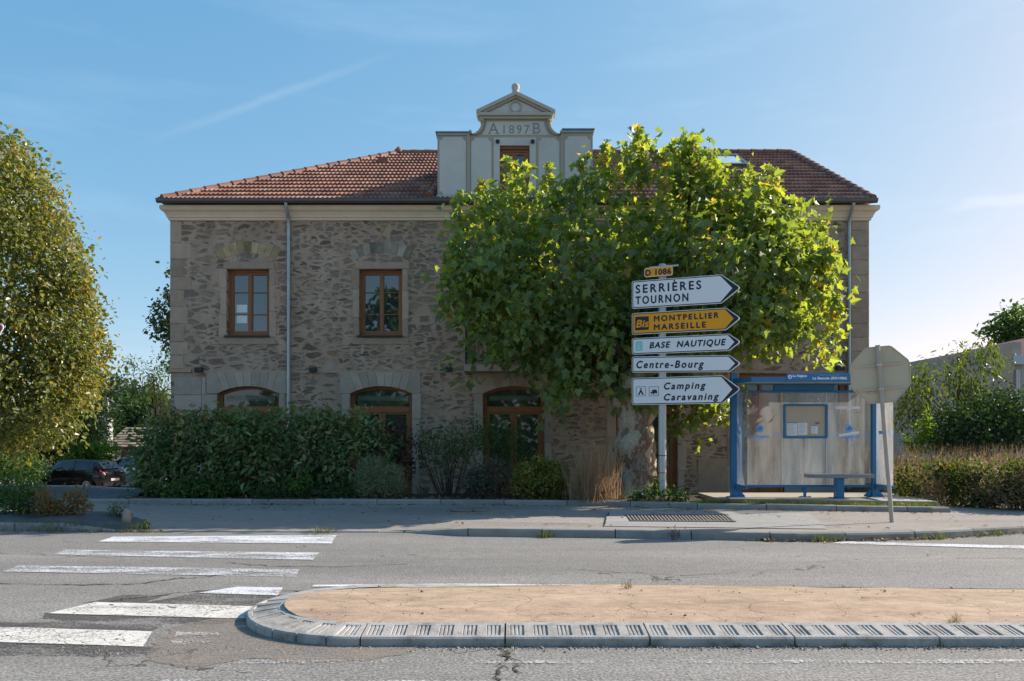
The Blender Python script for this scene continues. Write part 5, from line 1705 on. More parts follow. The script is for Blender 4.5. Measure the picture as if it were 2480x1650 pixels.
shrub('dead_shrub', 'small bare grey shrub in front of the loose green shrub', 'shrub', bed(1020, 17.6), [lobe_px(1020, 1175, 40, 35, 17.6, 0.25)], M['l_grey'], 40, 6, 0.05, T_THIN, 57, 0.2, 0.06, 30, 0.006)
shrub('low_weeds', 'low blue green ground plants under the left part of the laurel hedge', 'plants', bed(500, 17.5), [lobe_px(500, 1185, 75, 22, 17.5, 0.25), lobe_px(440, 1190, 40, 15, 17.4, 0.2)], M['l_mid'], 170, 10, 0.07, T_OVAL, 58, 0.3, 0.08, 0)
shrub('yellow_weed', 'small yellow green weed under the middle of the laurel hedge', 'plant', bed(728, 17.5), [lobe_px(728, 1178, 30, 20, 17.5, 0.2)], M['l_bright'], 40, 10, 0.06, T_OVAL, 59, 0.3, 0.07, 5)
shrub('dark_weeds', 'dark mixed weeds at the kerb between the hedge and the juniper', 'plants', bed(810, 17.4), [lobe_px(810, 1192, 60, 16, 17.4, 0.2), lobe_px(660, 1195, 60, 12, 17.4, 0.2)], M['l_dark'], 110, 9, 0.07, T_LENS, 60, 0.3, 0.08, 0)
shrub('trunk_weeds', 'small green weeds at the foot of the plane trunk and signpost', 'plants', bed(1590, 16.8), [lobe_px(1560, 1200, 40, 10, 16.6, 0.15), lobe_px(1630, 1200, 35, 12, 16.5, 0.15), lobe_px(1592, 1185, 10, 18, 16.9, 0.1)], M['l_mid'], 70, 9, 0.075, T_OVAL, 61, 0.3, 0.07, 0)
# tall dry grass clump
rng = np.random.default_rng(62)
dg = thing('dry_grass', 'tall clump of dry straw coloured grass left of the plane trunk', 'grass clump', bed(1440, 16.95))
n = 760
b0 = np.array(bed(1440, 16.95))
ro = b0 + np.c_[rng.normal(0, 0.22, n), rng.normal(0, 0.17, n), np.zeros(n)]
blades('blades', M['l_straw'], dg, ro, 1.30, 0.0058, 0.24, rng, 4, 0.35)
ro = b0 + np.c_[rng.normal(0, 0.27, n), rng.normal(0, 0.17, n), np.zeros(n)]
blades('dead_base', M['l_straw2'], dg, ro[:420], 0.42, 0.006, 0.6, rng, 3, 0.9)
# plants in the small bed by the crossing
shrub('evergreen_bush', 'dark green bush with russet leaves at the left edge by the kerb', 'bush', (-8.35, 14.2, 0.2), [lobe_px(20, 1195, 75, 50, 14.2, 0.4), lobe_px(65, 1215, 45, 40, 14.1, 0.35), lobe_px(-40, 1210, 70, 45, 14.2, 0.4)], M['l_mid'], 330, 10, 0.075, T_LENS, 63, 0.25, 0.10, 20, 0.008, down=-0.2)
shrub('russet_bush', 'wider small bush with orange russet leaves near the ramped kerb', 'bush', (-7.6, 13.9, 0.2), [lobe_px(160, 1228, 24, 36, 13.9, 0.2), lobe_px(190, 1215, 14, 30, 13.9, 0.2), lobe_px(140, 1240, 16, 24, 13.8, 0.2)], M['l_orange'], 110, 9, 0.075, T_LENS, 64, 0.2, 0.08, 14, 0.006, down=-0.3)
shrub('russet_sprig', 'thin upright sprig with russet leaves between the two bushes by the kerb', 'plant', (-8.02, 13.8, 0.2), [lobe_px(108, 1222, 16, 42, 13.8, 0.15)], M['l_orange'], 80, 8, 0.06, T_LENS, 65, 0.2, 0.06, 9, 0.005, down=-0.6)
shrub('grassy_weed', 'tuft of green weeds beside the stone marker', 'plant', (-6.75, 14.0, 0.15), [lobe_px(285, 1250, 20, 26, 14.0, 0.15), lobe_px(300, 1272, 26, 10, 13.7, 0.15)], M['l_grass'], 90, 9, 0.06, T_THIN * [1.5, 1], 66, 0.2, 0.06, 10, 0.004, down=-0.6)
shrub('weed', 'lone small weed growing from the pavement near the dropped kerb', 'plant', tuple(G(357, 1284, 0.05)), [lobe_px(357, 1274, 9, 9, 13.3, 0.06)], M['l_grass'], 10, 6, 0.05, T_OVAL, 67, 0.2, 0.03, 5, 0.003)
shrub('weed', 'small weed at the foot of the kerb under the russet bush', 'plant', tuple(G(120, 1290, 0.0)), [lobe_px(120, 1276, 22, 10, 13.0, 0.05)], M['l_grass'], 26, 6, 0.05, T_THIN, 68, 0.2, 0.05, 5, 0.003, down=-0.6)
shrub('weed', 'reddish dry weed growing from the road kerb below the drain grate', 'plant', tuple(G(1632, 1308, 0.0)), [lobe_px(1632, 1294, 11, 12, 12.0, 0.05)], M['l_red'], 14, 6, 0.05, T_THIN, 69, 0.2, 0.03, 9, 0.003, down=-0.6)
for lab, px, py, y, sd in (('grass tuft at the rounded nose of the traffic island', 813, 1558, 5.78, 70), ('brown grass tuft at the kerb foot near the middle of the traffic island', 1375, 1562, 5.80, 71)):
    rng = np.random.default_rng(sd)
    c_ = G(px, py, 0)
    ro = np.array(c_) + np.c_[rng.normal(0, 0.035, 60), rng.normal(0, 0.012, 60), np.zeros(60)]
    tag(blades('grass_tuft', M['l_grass'], None, ro, 0.085, 0.0028, 0.5, rng), lab, 'grass tuft')
for lab, px, py, sd in (('dry tuft growing at the far edge of the tan island surface', 1521, 1424, 72), ('dry sprig growing from the tan island surface on the right', 2315, 1508, 73)):
    rng = np.random.default_rng(sd)
    c_ = G(px, py, 0.1)
    ro = np.array(c_) + np.c_[rng.normal(0, 0.03, 40), rng.normal(0, 0.02, 40), np.zeros(40)]
    tag(blades('grass_tuft', M['l_straw2'], None, ro, 0.085, 0.0025, 0.6, rng), lab, 'grass tuft')

# grass strip in front of the shelter, litter of leaves, pebbles
rng = np.random.default_rng(80)
n = 6500
x = rng.uniform(3.3, 8.3, n)
u = rng.random(n)
fr = np.array([uy(min(a, 8.0)) + 0.15 for a in x])
bk = np.interp(x, [3.3, 4.25, 8.34, 8.5], [17.0, 16.62, 15.74, 15.74])
y = fr + (bk - fr) * u
k = np.array([mnoise.noise(Vector((a * 1.5, b * 2, 5))) for a, b in zip(x, y)]) > -0.22
tag(blades('grass', M['l_grass'], None, np.c_[x, y, np.full(n, 0.2)][k], 0.10, 0.0045, 0.5, rng), kind='stuff')
n = 260
t = rng.random(n)
x = np.where(t < 0.6, rng.uniform(3.5, 6.6, n), np.where(t < 0.8, rng.uniform(6.6, 9.5, n), rng.uniform(-7.2, -5.6, n)))
y = np.array([fy(a) for a in x]) - np.abs(rng.normal(0.03, 0.05, n)) - 0.01
C = np.c_[x, y, np.full(n, 0.015) + rng.random(n) * 0.02]
V, Fc = leafgeo(C, rng.normal(size=(n, 3)) * [1, 1, 0.15], rng.normal(size=(n, 3)) * 0.3 + [0, 0, 1], rng.uniform(0.035, 0.08, n), T_OVAL)
tag(npbuild('fallen_leaves', V, Fc, np.repeat(rng.random(n), 2), M['l_fallen'], None), kind='stuff')
n = 420
x = rng.uniform(-8.5, 8.0, n)
f_ = np.array([fy(a) for a in x]); u_ = np.array([uy(min(a, 8)) for a in x])
y = np.where(rng.random(n) < 0.65, u_ - np.abs(rng.normal(0, 0.12, n)) - 0.02, f_ + 0.2 + rng.random(n) * (u_ - f_ - 0.4))
C = np.c_[x, y, np.full(n, 0.142)]
V, Fc = leafgeo(C, rng.normal(size=(n, 3)) * [1, 1, 0.1], rng.normal(size=(n, 3)) * 0.25 + [0, 0, 1], rng.uniform(0.03, 0.09, n), T_OVAL)
tag(npbuild('fallen_leaves', V, Fc, np.repeat(rng.random(n), 2), M['l_fallen'], None), kind='stuff')
n = 700
x = rng.uniform(-8.6, 3.4, n); y = np.array([uy(a) for a in x]) + 0.18 + np.abs(rng.normal(0, 0.35, n))
C = np.c_[x, y, np.full(n, 0.24)]
V, Fc = leafgeo(C, rng.normal(size=(n, 3)) * [1, 1, 0.25], rng.normal(size=(n, 3)) * 0.4 + [0, 0, 1], rng.uniform(0.04, 0.12, n), T_OVAL)
tag(npbuild('leaf_litter', V, Fc, np.repeat(rng.random(n) * 0.8, 2), M['l_fallen'], None), kind='stuff')
n = 900
x = np.concatenate([rng.normal(c_, w_, n // 9) for c_, w_ in ((-8.0, 0.3), (-7.3, 0.25), (-6.5, 0.35), (-6.1, 0.2), (-3.0, 0.1), (0.5, 0.06), (4.6, 0.15), (6.4, 0.15), (7.5, 0.2))])
y = np.array([fy(a) for a in x]) + rng.normal(0.02, 0.05, len(x)); y = np.where(x > -5.9, y - 0.06, y)
z = np.where((y > np.array([fy(a) for a in x]) + 0.01) & (x < -5.9), 0.08, 0.0)
x2 = np.concatenate([rng.normal(c_, 0.03, 22) for c_ in (-0.04, 1.0, 2.06, 2.4, 3.1, 1.6)]); y2 = 5.815 + rng.normal(0, 0.008, len(x2))
tag(blades('kerb_weeds', M['l_grass'], None, np.c_[x2, y2, np.zeros(len(x2))], 0.045, 0.002, 0.8, rng), kind='stuff')
tag(blades('kerb_weeds', M['l_grass'], None, np.c_[x, y, z], 0.13, 0.004, 0.6, rng), kind='stuff')
mb = MB()
def pebble(p, s_, rnd):
    v = [Vector((math.cos(a) * rng.uniform(0.7, 1.2), math.sin(a) * rng.uniform(0.7, 1.2), 0.0)) for a in np.linspace(0, 2 * math.pi, 6)[:-1]]
    lo = [tuple(Vector(p) + q * s_) for q in v]
    hi = [tuple(Vector(p) + q * s_ * 0.6 + Vector((0, 0, s_ * rng.uniform(0.5, 1.0)))) for q in v]
    mb.strip(lo, hi, closed=True, rnd=rnd)
    mb.add(hi, [tuple(range(5))], rnd)
for k in range(1100):
    x = rng.uniform(-1.2, 4.2)
    pebble((x, 5.83 - abs(rng.normal(0.0, 0.05)) - 0.005, 0.0), rng.uniform(0.003, 0.010) * (1.6 if rng.random() < 0.06 else 1), rng.random())
for k in range(240):
    x = rng.uniform(-1.6, 5.5)
    pebble((x, rng.uniform(6.3, 7.7), 0.108), rng.uniform(0.004, 0.011) * (2.0 if rng.random() < 0.08 else 1), rng.random())
for k in range(160):
    p = G(rng.uniform(150, 1000), rng.uniform(1565, 1585), 0)
    pebble(tuple(p), rng.uniform(0.004, 0.010), rng.random())
tag(mb.build('pebbles', pm('road_pebbles', (0.22, 0.20, 0.18), rnd=0.6, var=0.1)), kind='stuff')

M['l_ivy'] = leafmat('ivy_leaf', [(0.0, (0.03, 0.06, 0.018)), (0.5, (0.06, 0.10, 0.028)), (0.8, (0.10, 0.12, 0.035)), (1.0, (0.17, 0.11, 0.06))], 0.4, (2.4, 2.0, 0.6), 0.6, 0.2)
M['l_vine'] = leafmat('drooping_leaf', [(0.0, (0.045, 0.085, 0.02)), (0.6, (0.075, 0.13, 0.03)), (1.0, (0.15, 0.17, 0.04))], 0.4, (2.4, 2.1, 0.6))
# ------------------------------------------------------------------ right side: trees, shrubs, overgrown fence
tree('drooping_tree', 'young drooping fruit tree with yellow green leaves in front of the warehouse wall', [lobe_px(2325, 920, 48, 50, 23, 0.7), lobe_px(2365, 855, 45, 18, 23, 0.4), lobe_px(2318, 865, 16, 25, 23, 0.4), lobe_px(2408, 885, 16, 22, 23, 0.3), lobe_px(2235, 915, 42, 35, 22.5, 0.6), lobe_px(2210, 985, 45, 60, 22.2, 0.9), lobe_px(2240, 882, 9, 16, 22.5, 0.2), lobe_px(2360, 960, 28, 25, 23, 0.4)],
     M['l_vine'], (12.6, 23, 0.4), 0.06, 210, 10, 0.15, T_LENS, 91, 0.35, 0.17, nl=14, down=0.9)
tree('dark_shrub', 'large dark green rounded shrub below the warehouse wall', [lobe_px(2400, 1025, 85, 62, 21.5, 1.0), lobe_px(2325, 1040, 70, 52, 21.2, 0.9), lobe_px(2470, 1020, 60, 48, 21.5, 0.9), lobe_px(2415, 960, 22, 18, 21.5, 0.4)], M['l_dark'], (12.6, 21.5, 0.4), 0.08, 520, 15, 0.10, T_OVAL, 92, 0.6, 0.18, nl=4, cat='shrub')
shrub('bright_vine', 'bright green climbing vine hanging between the drooping tree and dark shrub', 'vine', (10.6, 20.8, 0.35), [lobe_px(2245, 1060, 18, 45, 20.8, 0.2), lobe_px(2215, 1075, 22, 18, 20.8, 0.2)], M['l_bright'], 60, 9, 0.09, T_OVAL, 93, 0.3, 0.08, 5)
tree('round_tree', 'small open tree rising behind the red warehouse roof', [lobe_px(2455, 790, 48, 40, 46, 1.2), lobe_px(2430, 810, 45, 28, 46, 1.0), lobe_px(2490, 800, 40, 50, 46, 1.2), lobe_px(2452, 760, 16, 16, 46, 0.5)], M['l_mid'], (28.6, 46, 0.0), 0.16, 190, 12, 0.24, T_OVAL, 94, 0.35, 0.28, nl=12)
dl = [lobe_px(2205, 1178, 26, 50, 17.4, 0.35), lobe_px(2330, 1142, 62, 22, 16.9, 0.4), lobe_px(2330, 1190, 30, 45, 16.6, 0.3), lobe_px(2400, 1180, 50, 50, 16.3, 0.4), lobe_px(2475, 1175, 45, 60, 16.0, 0.4), lobe_px(2540, 1175, 60, 60, 15.8, 0.5), lobe_px(2265, 1138, 28, 14, 17.1, 0.3)]
shrub('ivy_hedge', 'ragged overgrown ivy hedge behind the pavement right of the shelter', 'hedge', (9.4, 16.7, 0.14), dl, M['l_ivy'], 620, 12, 0.08, T_OVAL, 95, 0.45, 0.09, 30, 0.012)
shrub('dry_brambles', 'dry brown brambles filling a gap in the ivy hedge', 'brambles', (9.0, 16.75, 0.14), [lobe_px(2272, 1188, 55, 48, 16.9, 0.35), lobe_px(2440, 1195, 70, 40, 15.75, 0.25), lobe_px(2370, 1160, 34, 40, 16.2, 0.25), lobe_px(2500, 1150, 40, 30, 15.6, 0.2)], M['l_straw2'], 420, 10, 0.065, T_THIN * [1.6, 1], 96, 0.2, 0.09, 30, 0.005)
rng = np.random.default_rng(97)
n = 5200
x = rng.uniform(8.8, 16.5, n)
y = rng.uniform(18.0, 21.0, n)
z = np.array([ground_z(a, b) for a, b in zip(x, y)])
hgt = 0.75
tag(blades('dry_meadow_grass', M['l_straw2'], None, np.c_[x, y, z], 1.06, 0.007, 0.28, rng, 3, 0.6), kind='stuff')
x = rng.uniform(8.8, 16.5, 900); y = rng.uniform(17.6, 20, 900)
C = np.c_[x, y, 0.5 + rng.random(900) * 0.65]
V, Fc = leafgeo(C, rng.normal(size=(900, 3)), rng.normal(size=(900, 3)), rng.uniform(0.04, 0.10, 900), T_THIN * [2, 1])
tag(npbuild('dry_undergrowth', V, Fc, np.repeat(rng.random(900), 2), M['l_straw'], None), kind='stuff')

# wooded slope behind the camera: what the windows of the building mirror
rng = np.random.default_rng(98)
lobes = [(-9.4, -26, 6.6, 3.7, 3, 7.4), (2, -28, 2.6, 8, 4, 4.6), (-18, -36, 2.2, 10, 4, 4.6), (16, -32, 2.4, 9, 4, 4.6)]
C, O = sample_lobes(lobes, 6500, 0.75, rng)
V, Fc = leafgeo(C, O * 0.3 + rng.normal(size=C.shape), O + rng.normal(size=C.shape) * 0.5, rng.uniform(0.6, 1.1, len(C)), T_OVAL)
tag(npbuild('far_woods', V, Fc, np.repeat(np.clip(rng.normal(0.45, 0.2, len(C)), 0, 1), 2), M['l_mid'], None), kind='stuff')

lobes = [(x_, 115 + RNG.uniform(-8, 8), 1.0, 11, 5, RNG.uniform(3.5, 6.5)) for x_ in list(range(-150, -45, 13)) + list(range(60, 150, 14))]
C, O = sample_lobes(lobes, 4200, 0.7, rng)
V, Fc = leafgeo(C, O * 0.3 + rng.normal(size=C.shape), O + rng.normal(size=C.shape) * 0.5, rng.uniform(0.9, 1.8, len(C)), T_OVAL)
tag(npbuild('far_woods', V, Fc, np.repeat(np.clip(rng.normal(0.45, 0.2, len(C)), 0, 1), 2), M['l_far'], None), kind='stuff')

# ------------------------------------------------------------------ warehouse on the right
wh = thing('warehouse', 'low rendered warehouse with red sheet roof and grey downpipe at the right edge', 'building', (24, 36, 0))
yf, ybk = 32.0, 47.0
xw = (2452 - CX) / F * yf
zt = CAMZ + (HY - 829) / F * yf
mb = MB()
mb.quad((xw, ybk, -0.5), (xw, yf + 0.3, -0.5), (xw, yf + 0.3, zt), (xw, ybk, zt))
mb.quad((xw, yf + 0.3, zt), (xw + 0.35, yf + 0.3, zt), (xw + 0.35, ybk, zt), (xw, ybk, zt))
mb.box(xw, xw + 0.35, yf, yf + 0.3, -0.5, zt + 0.002)
mb.build('side_wall', M['wallrender'], wh)
mb = MB()
zf = CAMZ + (HY - 875) / F * yf
mb.box(xw + 0.35, xw + 16, yf + 0.05, yf + 0.35, -0.5, zf)
mb.build('front_wall', M['wallrender2'], wh)
mb = MB()
mb.add([(xw + 0.36, yf - 0.25, zf + 0.06), (xw + 16, yf - 0.25, zf + 0.06 + 2.0), (xw + 16, ybk, zf + 2.8), (xw + 0.36, ybk, zf + 0.75), (xw + 0.36, yf - 0.25, zf + 0.0), (xw + 16, yf - 0.25, zf + 2.0)], [(0, 1, 2, 3)])
mb.add([(xw + 0.36, yf - 0.22, zf + 0.2), (xw + 16, yf - 0.22, zf + 2.2), (xw + 16, yf + 3.8, zf + 4.2), (xw + 0.36, yf + 3.8, zf + 0.85)], [(0, 1, 2, 3)])
mb.build('roof', M['redsheet'], wh)
mb = MB()
mb.add([(xw + 0.36, yf - 0.26, zf - 0.05), (xw + 16, yf - 0.26, zf + 1.9), (xw + 16, yf - 0.26, zf + 2.15), (xw + 0.36, yf - 0.26, zf + 0.2), (xw + 0.36, yf, zf - 0.05), (xw + 16, yf, zf + 1.9)], [(0, 1, 2, 3), (0, 4, 5, 1)])
mb.build('fascia', M['redtrim'], wh)
mb = MB()
mb.tube([(xw + 0.16, yf - 0.1, zf - 0.35), (xw + 0.16, yf - 0.1, -0.3)], 0.085, 10)
mb.build('downpipe', M['zinc'], wh)
mb = MB()
mb.box(xw + 0.02, xw + 0.36, yf - 0.25, yf, zf - 0.15, zf + 0.22)
mb.build('rain_hopper', M['zinc'], wh)

# ------------------------------------------------------------------ old shed, white shed, mast, railing on the left
sh = thing('old_shed', 'low old shed with sagging weathered tile roof behind the parked cars', 'shed', (-20.5, 46, -0.9))
x0 = P(300, 1090, 45).x
ze, zr = P(300, 1084, 45).z, P(300, 1036, 47.5).z
mb = MB()
mb.box(x0 + 0.25, x0 + 9, 45.4, 49.6, -1.0, ze)
mb.build('wall', M['wallrender'], sh)
mb = MB()
for i in range(26):
    xa = x0 - 1.1 + 0.42 * i
    for j in range(8):
        ya, yb_ = 44.9 + 0.33 * j, 44.9 + 0.33 * (j + 1) + 0.03
        za, zb_ = ze + (zr - ze) * j / 8 + 0.05, ze + (zr - ze) * (j + 1) / 8 + 0.02
        if xa < x0 - 1.1 + 0: continue
        xx0, xx1 = xa - 0.9 + 0.11 * j + 0.9 * (i > 0) * 1.0, xa + 0.40
        mb.quad((xa, ya, za), (xa + 0.40, ya, za), (xa + 0.40, yb_, zb_), (xa, yb_, zb_), rnd=RNG.random())
mb.quad((x0 - 1.1, 44.9, ze), (x0 + 9.8, 44.9, ze), (x0 + 9.8, 47.6, zr), (x0 - 1.1, 47.6, zr))
mb.quad((x0 - 1.1, 50.2, ze), (x0 + 9.8, 50.2, ze), (x0 + 9.8, 47.6, zr), (x0 - 1.1, 47.6, zr))
mb.build('roof', M['oldtile'], sh)
mb = MB()
mb.box(x0 - 1.1, x0 + 9.8, 44.84, 44.9, ze - 0.12, ze + 0.04)
for k in range(30): mb.box(x0 - 1 + 0.36 * k, x0 - 0.93 + 0.36 * k, 44.86, 45.4, ze - 0.13, ze - 0.02)
mb.build('eaves', M['twig'], sh)
mb = MB(); mb.box(x0 + 0.05, x0 + 0.25, 45.38, 45.6, -1.0, ze); mb.build('corner_post', M['concrete'], sh)
ws = thing('white_shed', 'small white corrugated shed below the concrete mast', 'shed', P(247, 1040, 52))
p0, p1 = P(236, 1040, 52), P(261, 1008, 52)
mb = MB()
for k in range(14):
    xa = p0.x + (p1.x - p0.x) * k / 14
    xb = p0.x + (p1.x - p0.x) * (k + 1) / 14
    mb.quad((xa, 52, -1), (xb - 0.02, 52.0, -1), (xb - 0.02, 52.0, p1.z - 0.1), (xa, 52, p1.z - 0.1)); mb.quad((xb - 0.02, 52, -1), (xb, 52.04, -1), (xb, 52.04, p1.z - 0.1), (xb - 0.02, 52, p1.z - 0.1))
mb.quad((p1.x, 52, -1), (p1.x, 52.7, -1), (p1.x, 52.7, p1.z - 0.1), (p1.x, 52, p1.z - 0.1))
mb.quad((p0.x, 52, -1), (p0.x, 52.7, -1), (p0.x, 52.7, p1.z - 0.1), (p0.x, 52, p1.z - 0.1))
mb.quad((p0.x, 52.7, -1), (p1.x, 52.7, -1), (p1.x, 52.7, p1.z - 0.1), (p0.x, 52.7, p1.z - 0.1))
mb.build('wall', M['offwhite'], ws)
mb = MB()
mb.add([(p0.x - 0.1, 51.9, p1.z + 0.05), (p1.x + 0.1, 51.9, p1.z - 0.15), (p1.x + 0.1, 52.8, p1.z - 0.15), (p0.x - 0.1, 52.8, p1.z + 0.05)], [(0, 1, 2, 3)])
mb.build('roof', M['zinc'], ws)
ms = thing('concrete_mast', 'grey concrete mast with side arm standing above the white shed', 'mast', P(258, 1060, 50))
b, t_ = P(258, 1060, 50), P(258, 962, 50)
mb = MB(); mb.box(b.x - 0.11, b.x + 0.11, 49.9, 50.1, -1, t_.z); mb.build('pole', M['concrete'], ms)
mb = MB()
q = P(276, 974, 50)
mb.tube([(b.x, 50, t_.z - 0.02), (q.x, 50, q.z)], 0.03, 6)
q2 = P(278, 989, 50)
mb.tube([(b.x, 50, q2.z), (q2.x, 50, q2.z)], 0.035, 6)
mb.build('side_arm', M['concrete'], ms)
gr = thing('metal_railing', 'small pale green metal railing between the clipped hedge and the black car', 'railing', P(108, 1155, 37))
a, b = P(95, 1120, 37), P(120, 1120, 37)
mb = MB()
for k in range(9):
    xx = a.x + (b.x - a.x) * k / 8
    mb.tube([(xx, 37, -0.86), (xx, 37, a.z - (0.1 if k == 8 else 0))], 0.014, 5)
mb.build('bars', M['greenrail'], gr)
mb = MB()
for zz in (-0.7, a.z - 0.15): mb.box(a.x, b.x, 36.98, 37.02, zz, zz + 0.03)
mb.build('rails', M['greenrail'], gr)
st = MB()
c_ = G(306, 1262, 0.12)
bm = bmesh.new()
bmesh.ops.create_icosphere(bm, subdivisions=3, radius=1)
st.add([(c_.x + v.co.x * 0.065 * (1 + 0.9 * mnoise.noise(v.co * 2.1 + Vector((3, 1, 0)))), c_.y + v.co.y * 0.09, c_.z + 0.06 + (abs(v.co.z) ** 0.6) * (1 if v.co.z > 0 else -1) * 0.14 * (1 + 0.35 * mnoise.noise(v.co * 2.1))) for v in bm.verts], [tuple(v.index for v in f.verts) for f in bm.faces], 0.5, True)
bm.free()
tag(st.build('marker_stone', M['stone']), 'rough upright pale stone at the corner of the small planting bed', 'stone')

# ------------------------------------------------------------------ cars
def car(label, base, heading, paint, L=3.92, H=1.47, Wd=1.68, roofback=0.0, plate=True):
    t = thing('parked_car', label, 'car', base, heading, group='cars parked behind the planting bed', local=True)
    k = L / 3.92
    hk = H / 1.47
    S = [(-1.96, .36, .74, .80, .66, .62, .50), (-1.90, .27, .86, .92, .76, .72, .58), (-1.80, .24, .95, 1.02 + roofback * .2, .81, .77, .60), (-1.50, .22, .99, 1.36 + roofback * .08, .84, .81, .58), (-1.15, .20, .97, 1.44, .845, .83, .585), (-0.3, .19, .93, 1.47, .845, .83, .60),
         (.35, .19, .90, 1.43, .845, .83, .60), (.70, .19, .885, 1.28, .845, .82, .61), (1.05, .19, .87, 1.02, .84, .80, .64), (1.25, .20, .855, .92, .83, .79, .66), (1.6, .21, .78, .84, .80, .75, .64), (1.83, .24, .66, .72, .72, .66, .54), (1.95, .32, .54, .58, .56, .52, .44)]
    S = [(a * k, b * hk, c * hk, d * hk, e * Wd / 1.69, f * Wd / 1.69, g * Wd / 1.69) for a, b, c, d, e, f, g in S]
    mb = MB()
    rows = []
    for x, z0, zb, zt, wl_, wb, wt in S:
        zm = z0 + (zb - z0) * 0.5
        zq = (zb + zt) / 2
        pts = [(-wl_ * .92, z0), (-wl_, zm), (-wb, zb), (-(wb * .42 + wt * .58), zq + (zt - zb) * .12), (-wt, zt - 0.02), (-wt * .5, zt), (wt * .5, zt), (wt, zt - 0.02), ((wb * .42 + wt * .58), zq + (zt - zb) * .12), (wb, zb), (wl_, zm), (wl_ * .92, z0)]
        rows.append([(x, y, z) for y, z in pts])
    for a, b in zip(rows, rows[1:]): mb.strip(b, a, sm=True)
    mb.add(rows[0], [tuple(range(12))]); mb.add(rows[-1], [tuple(range(11, -1, -1))])
    body = mb.build('body', paint, t)
    def prof(x):
        return [float(np.interp(x, [s_[0] for s_ in S], [s_[i] for s_ in S])) for i in range(1, 7)]
    def side(x, f, s_):
        z0, zb, zt, wl_, wb, wt = prof(x)
        pz = [zb, (zb + zt) / 2 + (zt - zb) * .12, zt - 0.02]
        py = [wb, wb * .42 + wt * .58, wt]
        return (x, s_ * (float(np.interp(f, [0, .62, 1], py)) + 0.008), float(np.interp(f, [0, .62, 1], pz)))
    for s_ in (-1, 1):
        for xa, xb, c0, c1 in ((-1.42 * k, -.50 * k, .12, .06), (-.43 * k, .95 * k, .06, .10)):
            mb = MB()
            xs_ = np.linspace(xa, xb, 8)
            mb.strip([side(x, .08, s_) for x in xs_], [side(x, .55, s_) for x in xs_])
            mb.strip([side(x, .55, s_) for x in xs_], [side(x, .86 if prof(x)[2] - prof(x)[1] > .3 else .7, s_) for x in xs_])
            mb.build('side_window', M['carglass'], t)
    mb = MB()
    def top(x, f): z0, zb, zt, wl_, wb, wt = prof(x); return (x, f * wt, zt)
    r1, r2 = top(-1.50 * k, 1), top(-1.79 * k, 1)
    mb.quad((-1.505 * k - .012, -r1[1] * .9, r1[2] - .01), (-1.505 * k - .012, r1[1] * .9, r1[2] - .01), (-1.80 * k - .02, r2[1], r2[2] + .02), (-1.80 * k - .02, -r2[1], r2[2] + .02))
    mb.build('rear_window', M['carglass'], t)
    mb = MB()
    f1, f2 = top(.42 * k, .95), top(1.18 * k, .98)
    xs_ = np.linspace(.42 * k, 1.18 * k, 5)
    mb.strip([(x + .008, -top(x, .95)[1], top(x, 1)[2] + .012) for x in xs_], [(x + .008, top(x, .95)[1], top(x, 1)[2] + .012) for x in xs_])
    mb.build('windscreen', M['carglass'], t)
    for s_ in (-1, 1):
        mb = MB()
        w2, w1 = prof(-1.55 * k), prof(-1.88 * k)
        y1_, y2_ = w1[4] + .012, w2[4] + .012
        mb.add([(-1.60 * k, s_ * y2_, .93 * hk), (-1.86 * k, s_ * (y1_ + .02), .80 * hk), (-1.915 * k, s_ * (y1_ - .06), .76 * hk), (-1.90 * k, s_ * (y1_ - .10), .90 * hk), (-1.80 * k, s_ * (y1_ - .0), 1.0 * hk)], [(0, 1, 2, 3, 4)])
        mb.add([(-1.925 * k, s_ * (y1_ - .06), .76 * hk), (-1.925 * k, s_ * (y1_ - .34), .80 * hk), (-1.91 * k, s_ * (y1_ - .34), .90 * hk), (-1.91 * k, s_ * (y1_ - .10), .90 * hk)], [(0, 1, 2, 3)])
        mb.build('tail_light', M['tail'], t)
        mb = MB()
        mb.add([(0.75 * k, s_ * .80, .92 * hk), (0.62 * k, s_ * .82, .90 * hk), (0.60 * k, s_ * .98, .94 * hk), (0.72 * k, s_ * .98, .95 * hk), (0.74 * k, s_ * .80, 1.02 * hk), (0.61 * k, s_ * .82, 1.04 * hk), (0.60 * k, s_ * .97, 1.06 * hk), (0.71 * k, s_ * .97, 1.06 * hk)],
               [(0, 1, 2, 3), (7, 6, 5, 4), (0, 3, 7, 4), (1, 5, 6, 2), (2, 6, 7, 3), (0, 4, 5, 1)])
        mb.build('wing_mirror', paint, t)
    if plate:
        mb = MB(); mb.box(-1.985 * k, -1.965 * k, -.26, .26, .50 * hk, .61 * hk); mb.build('number_plate', M['platewhite'], t)
    mb = MB(); mb.box(-1.975 * k, -1.80 * k, -.72, .72, .26, .42); mb.build('bumper', M['tyre'], t)
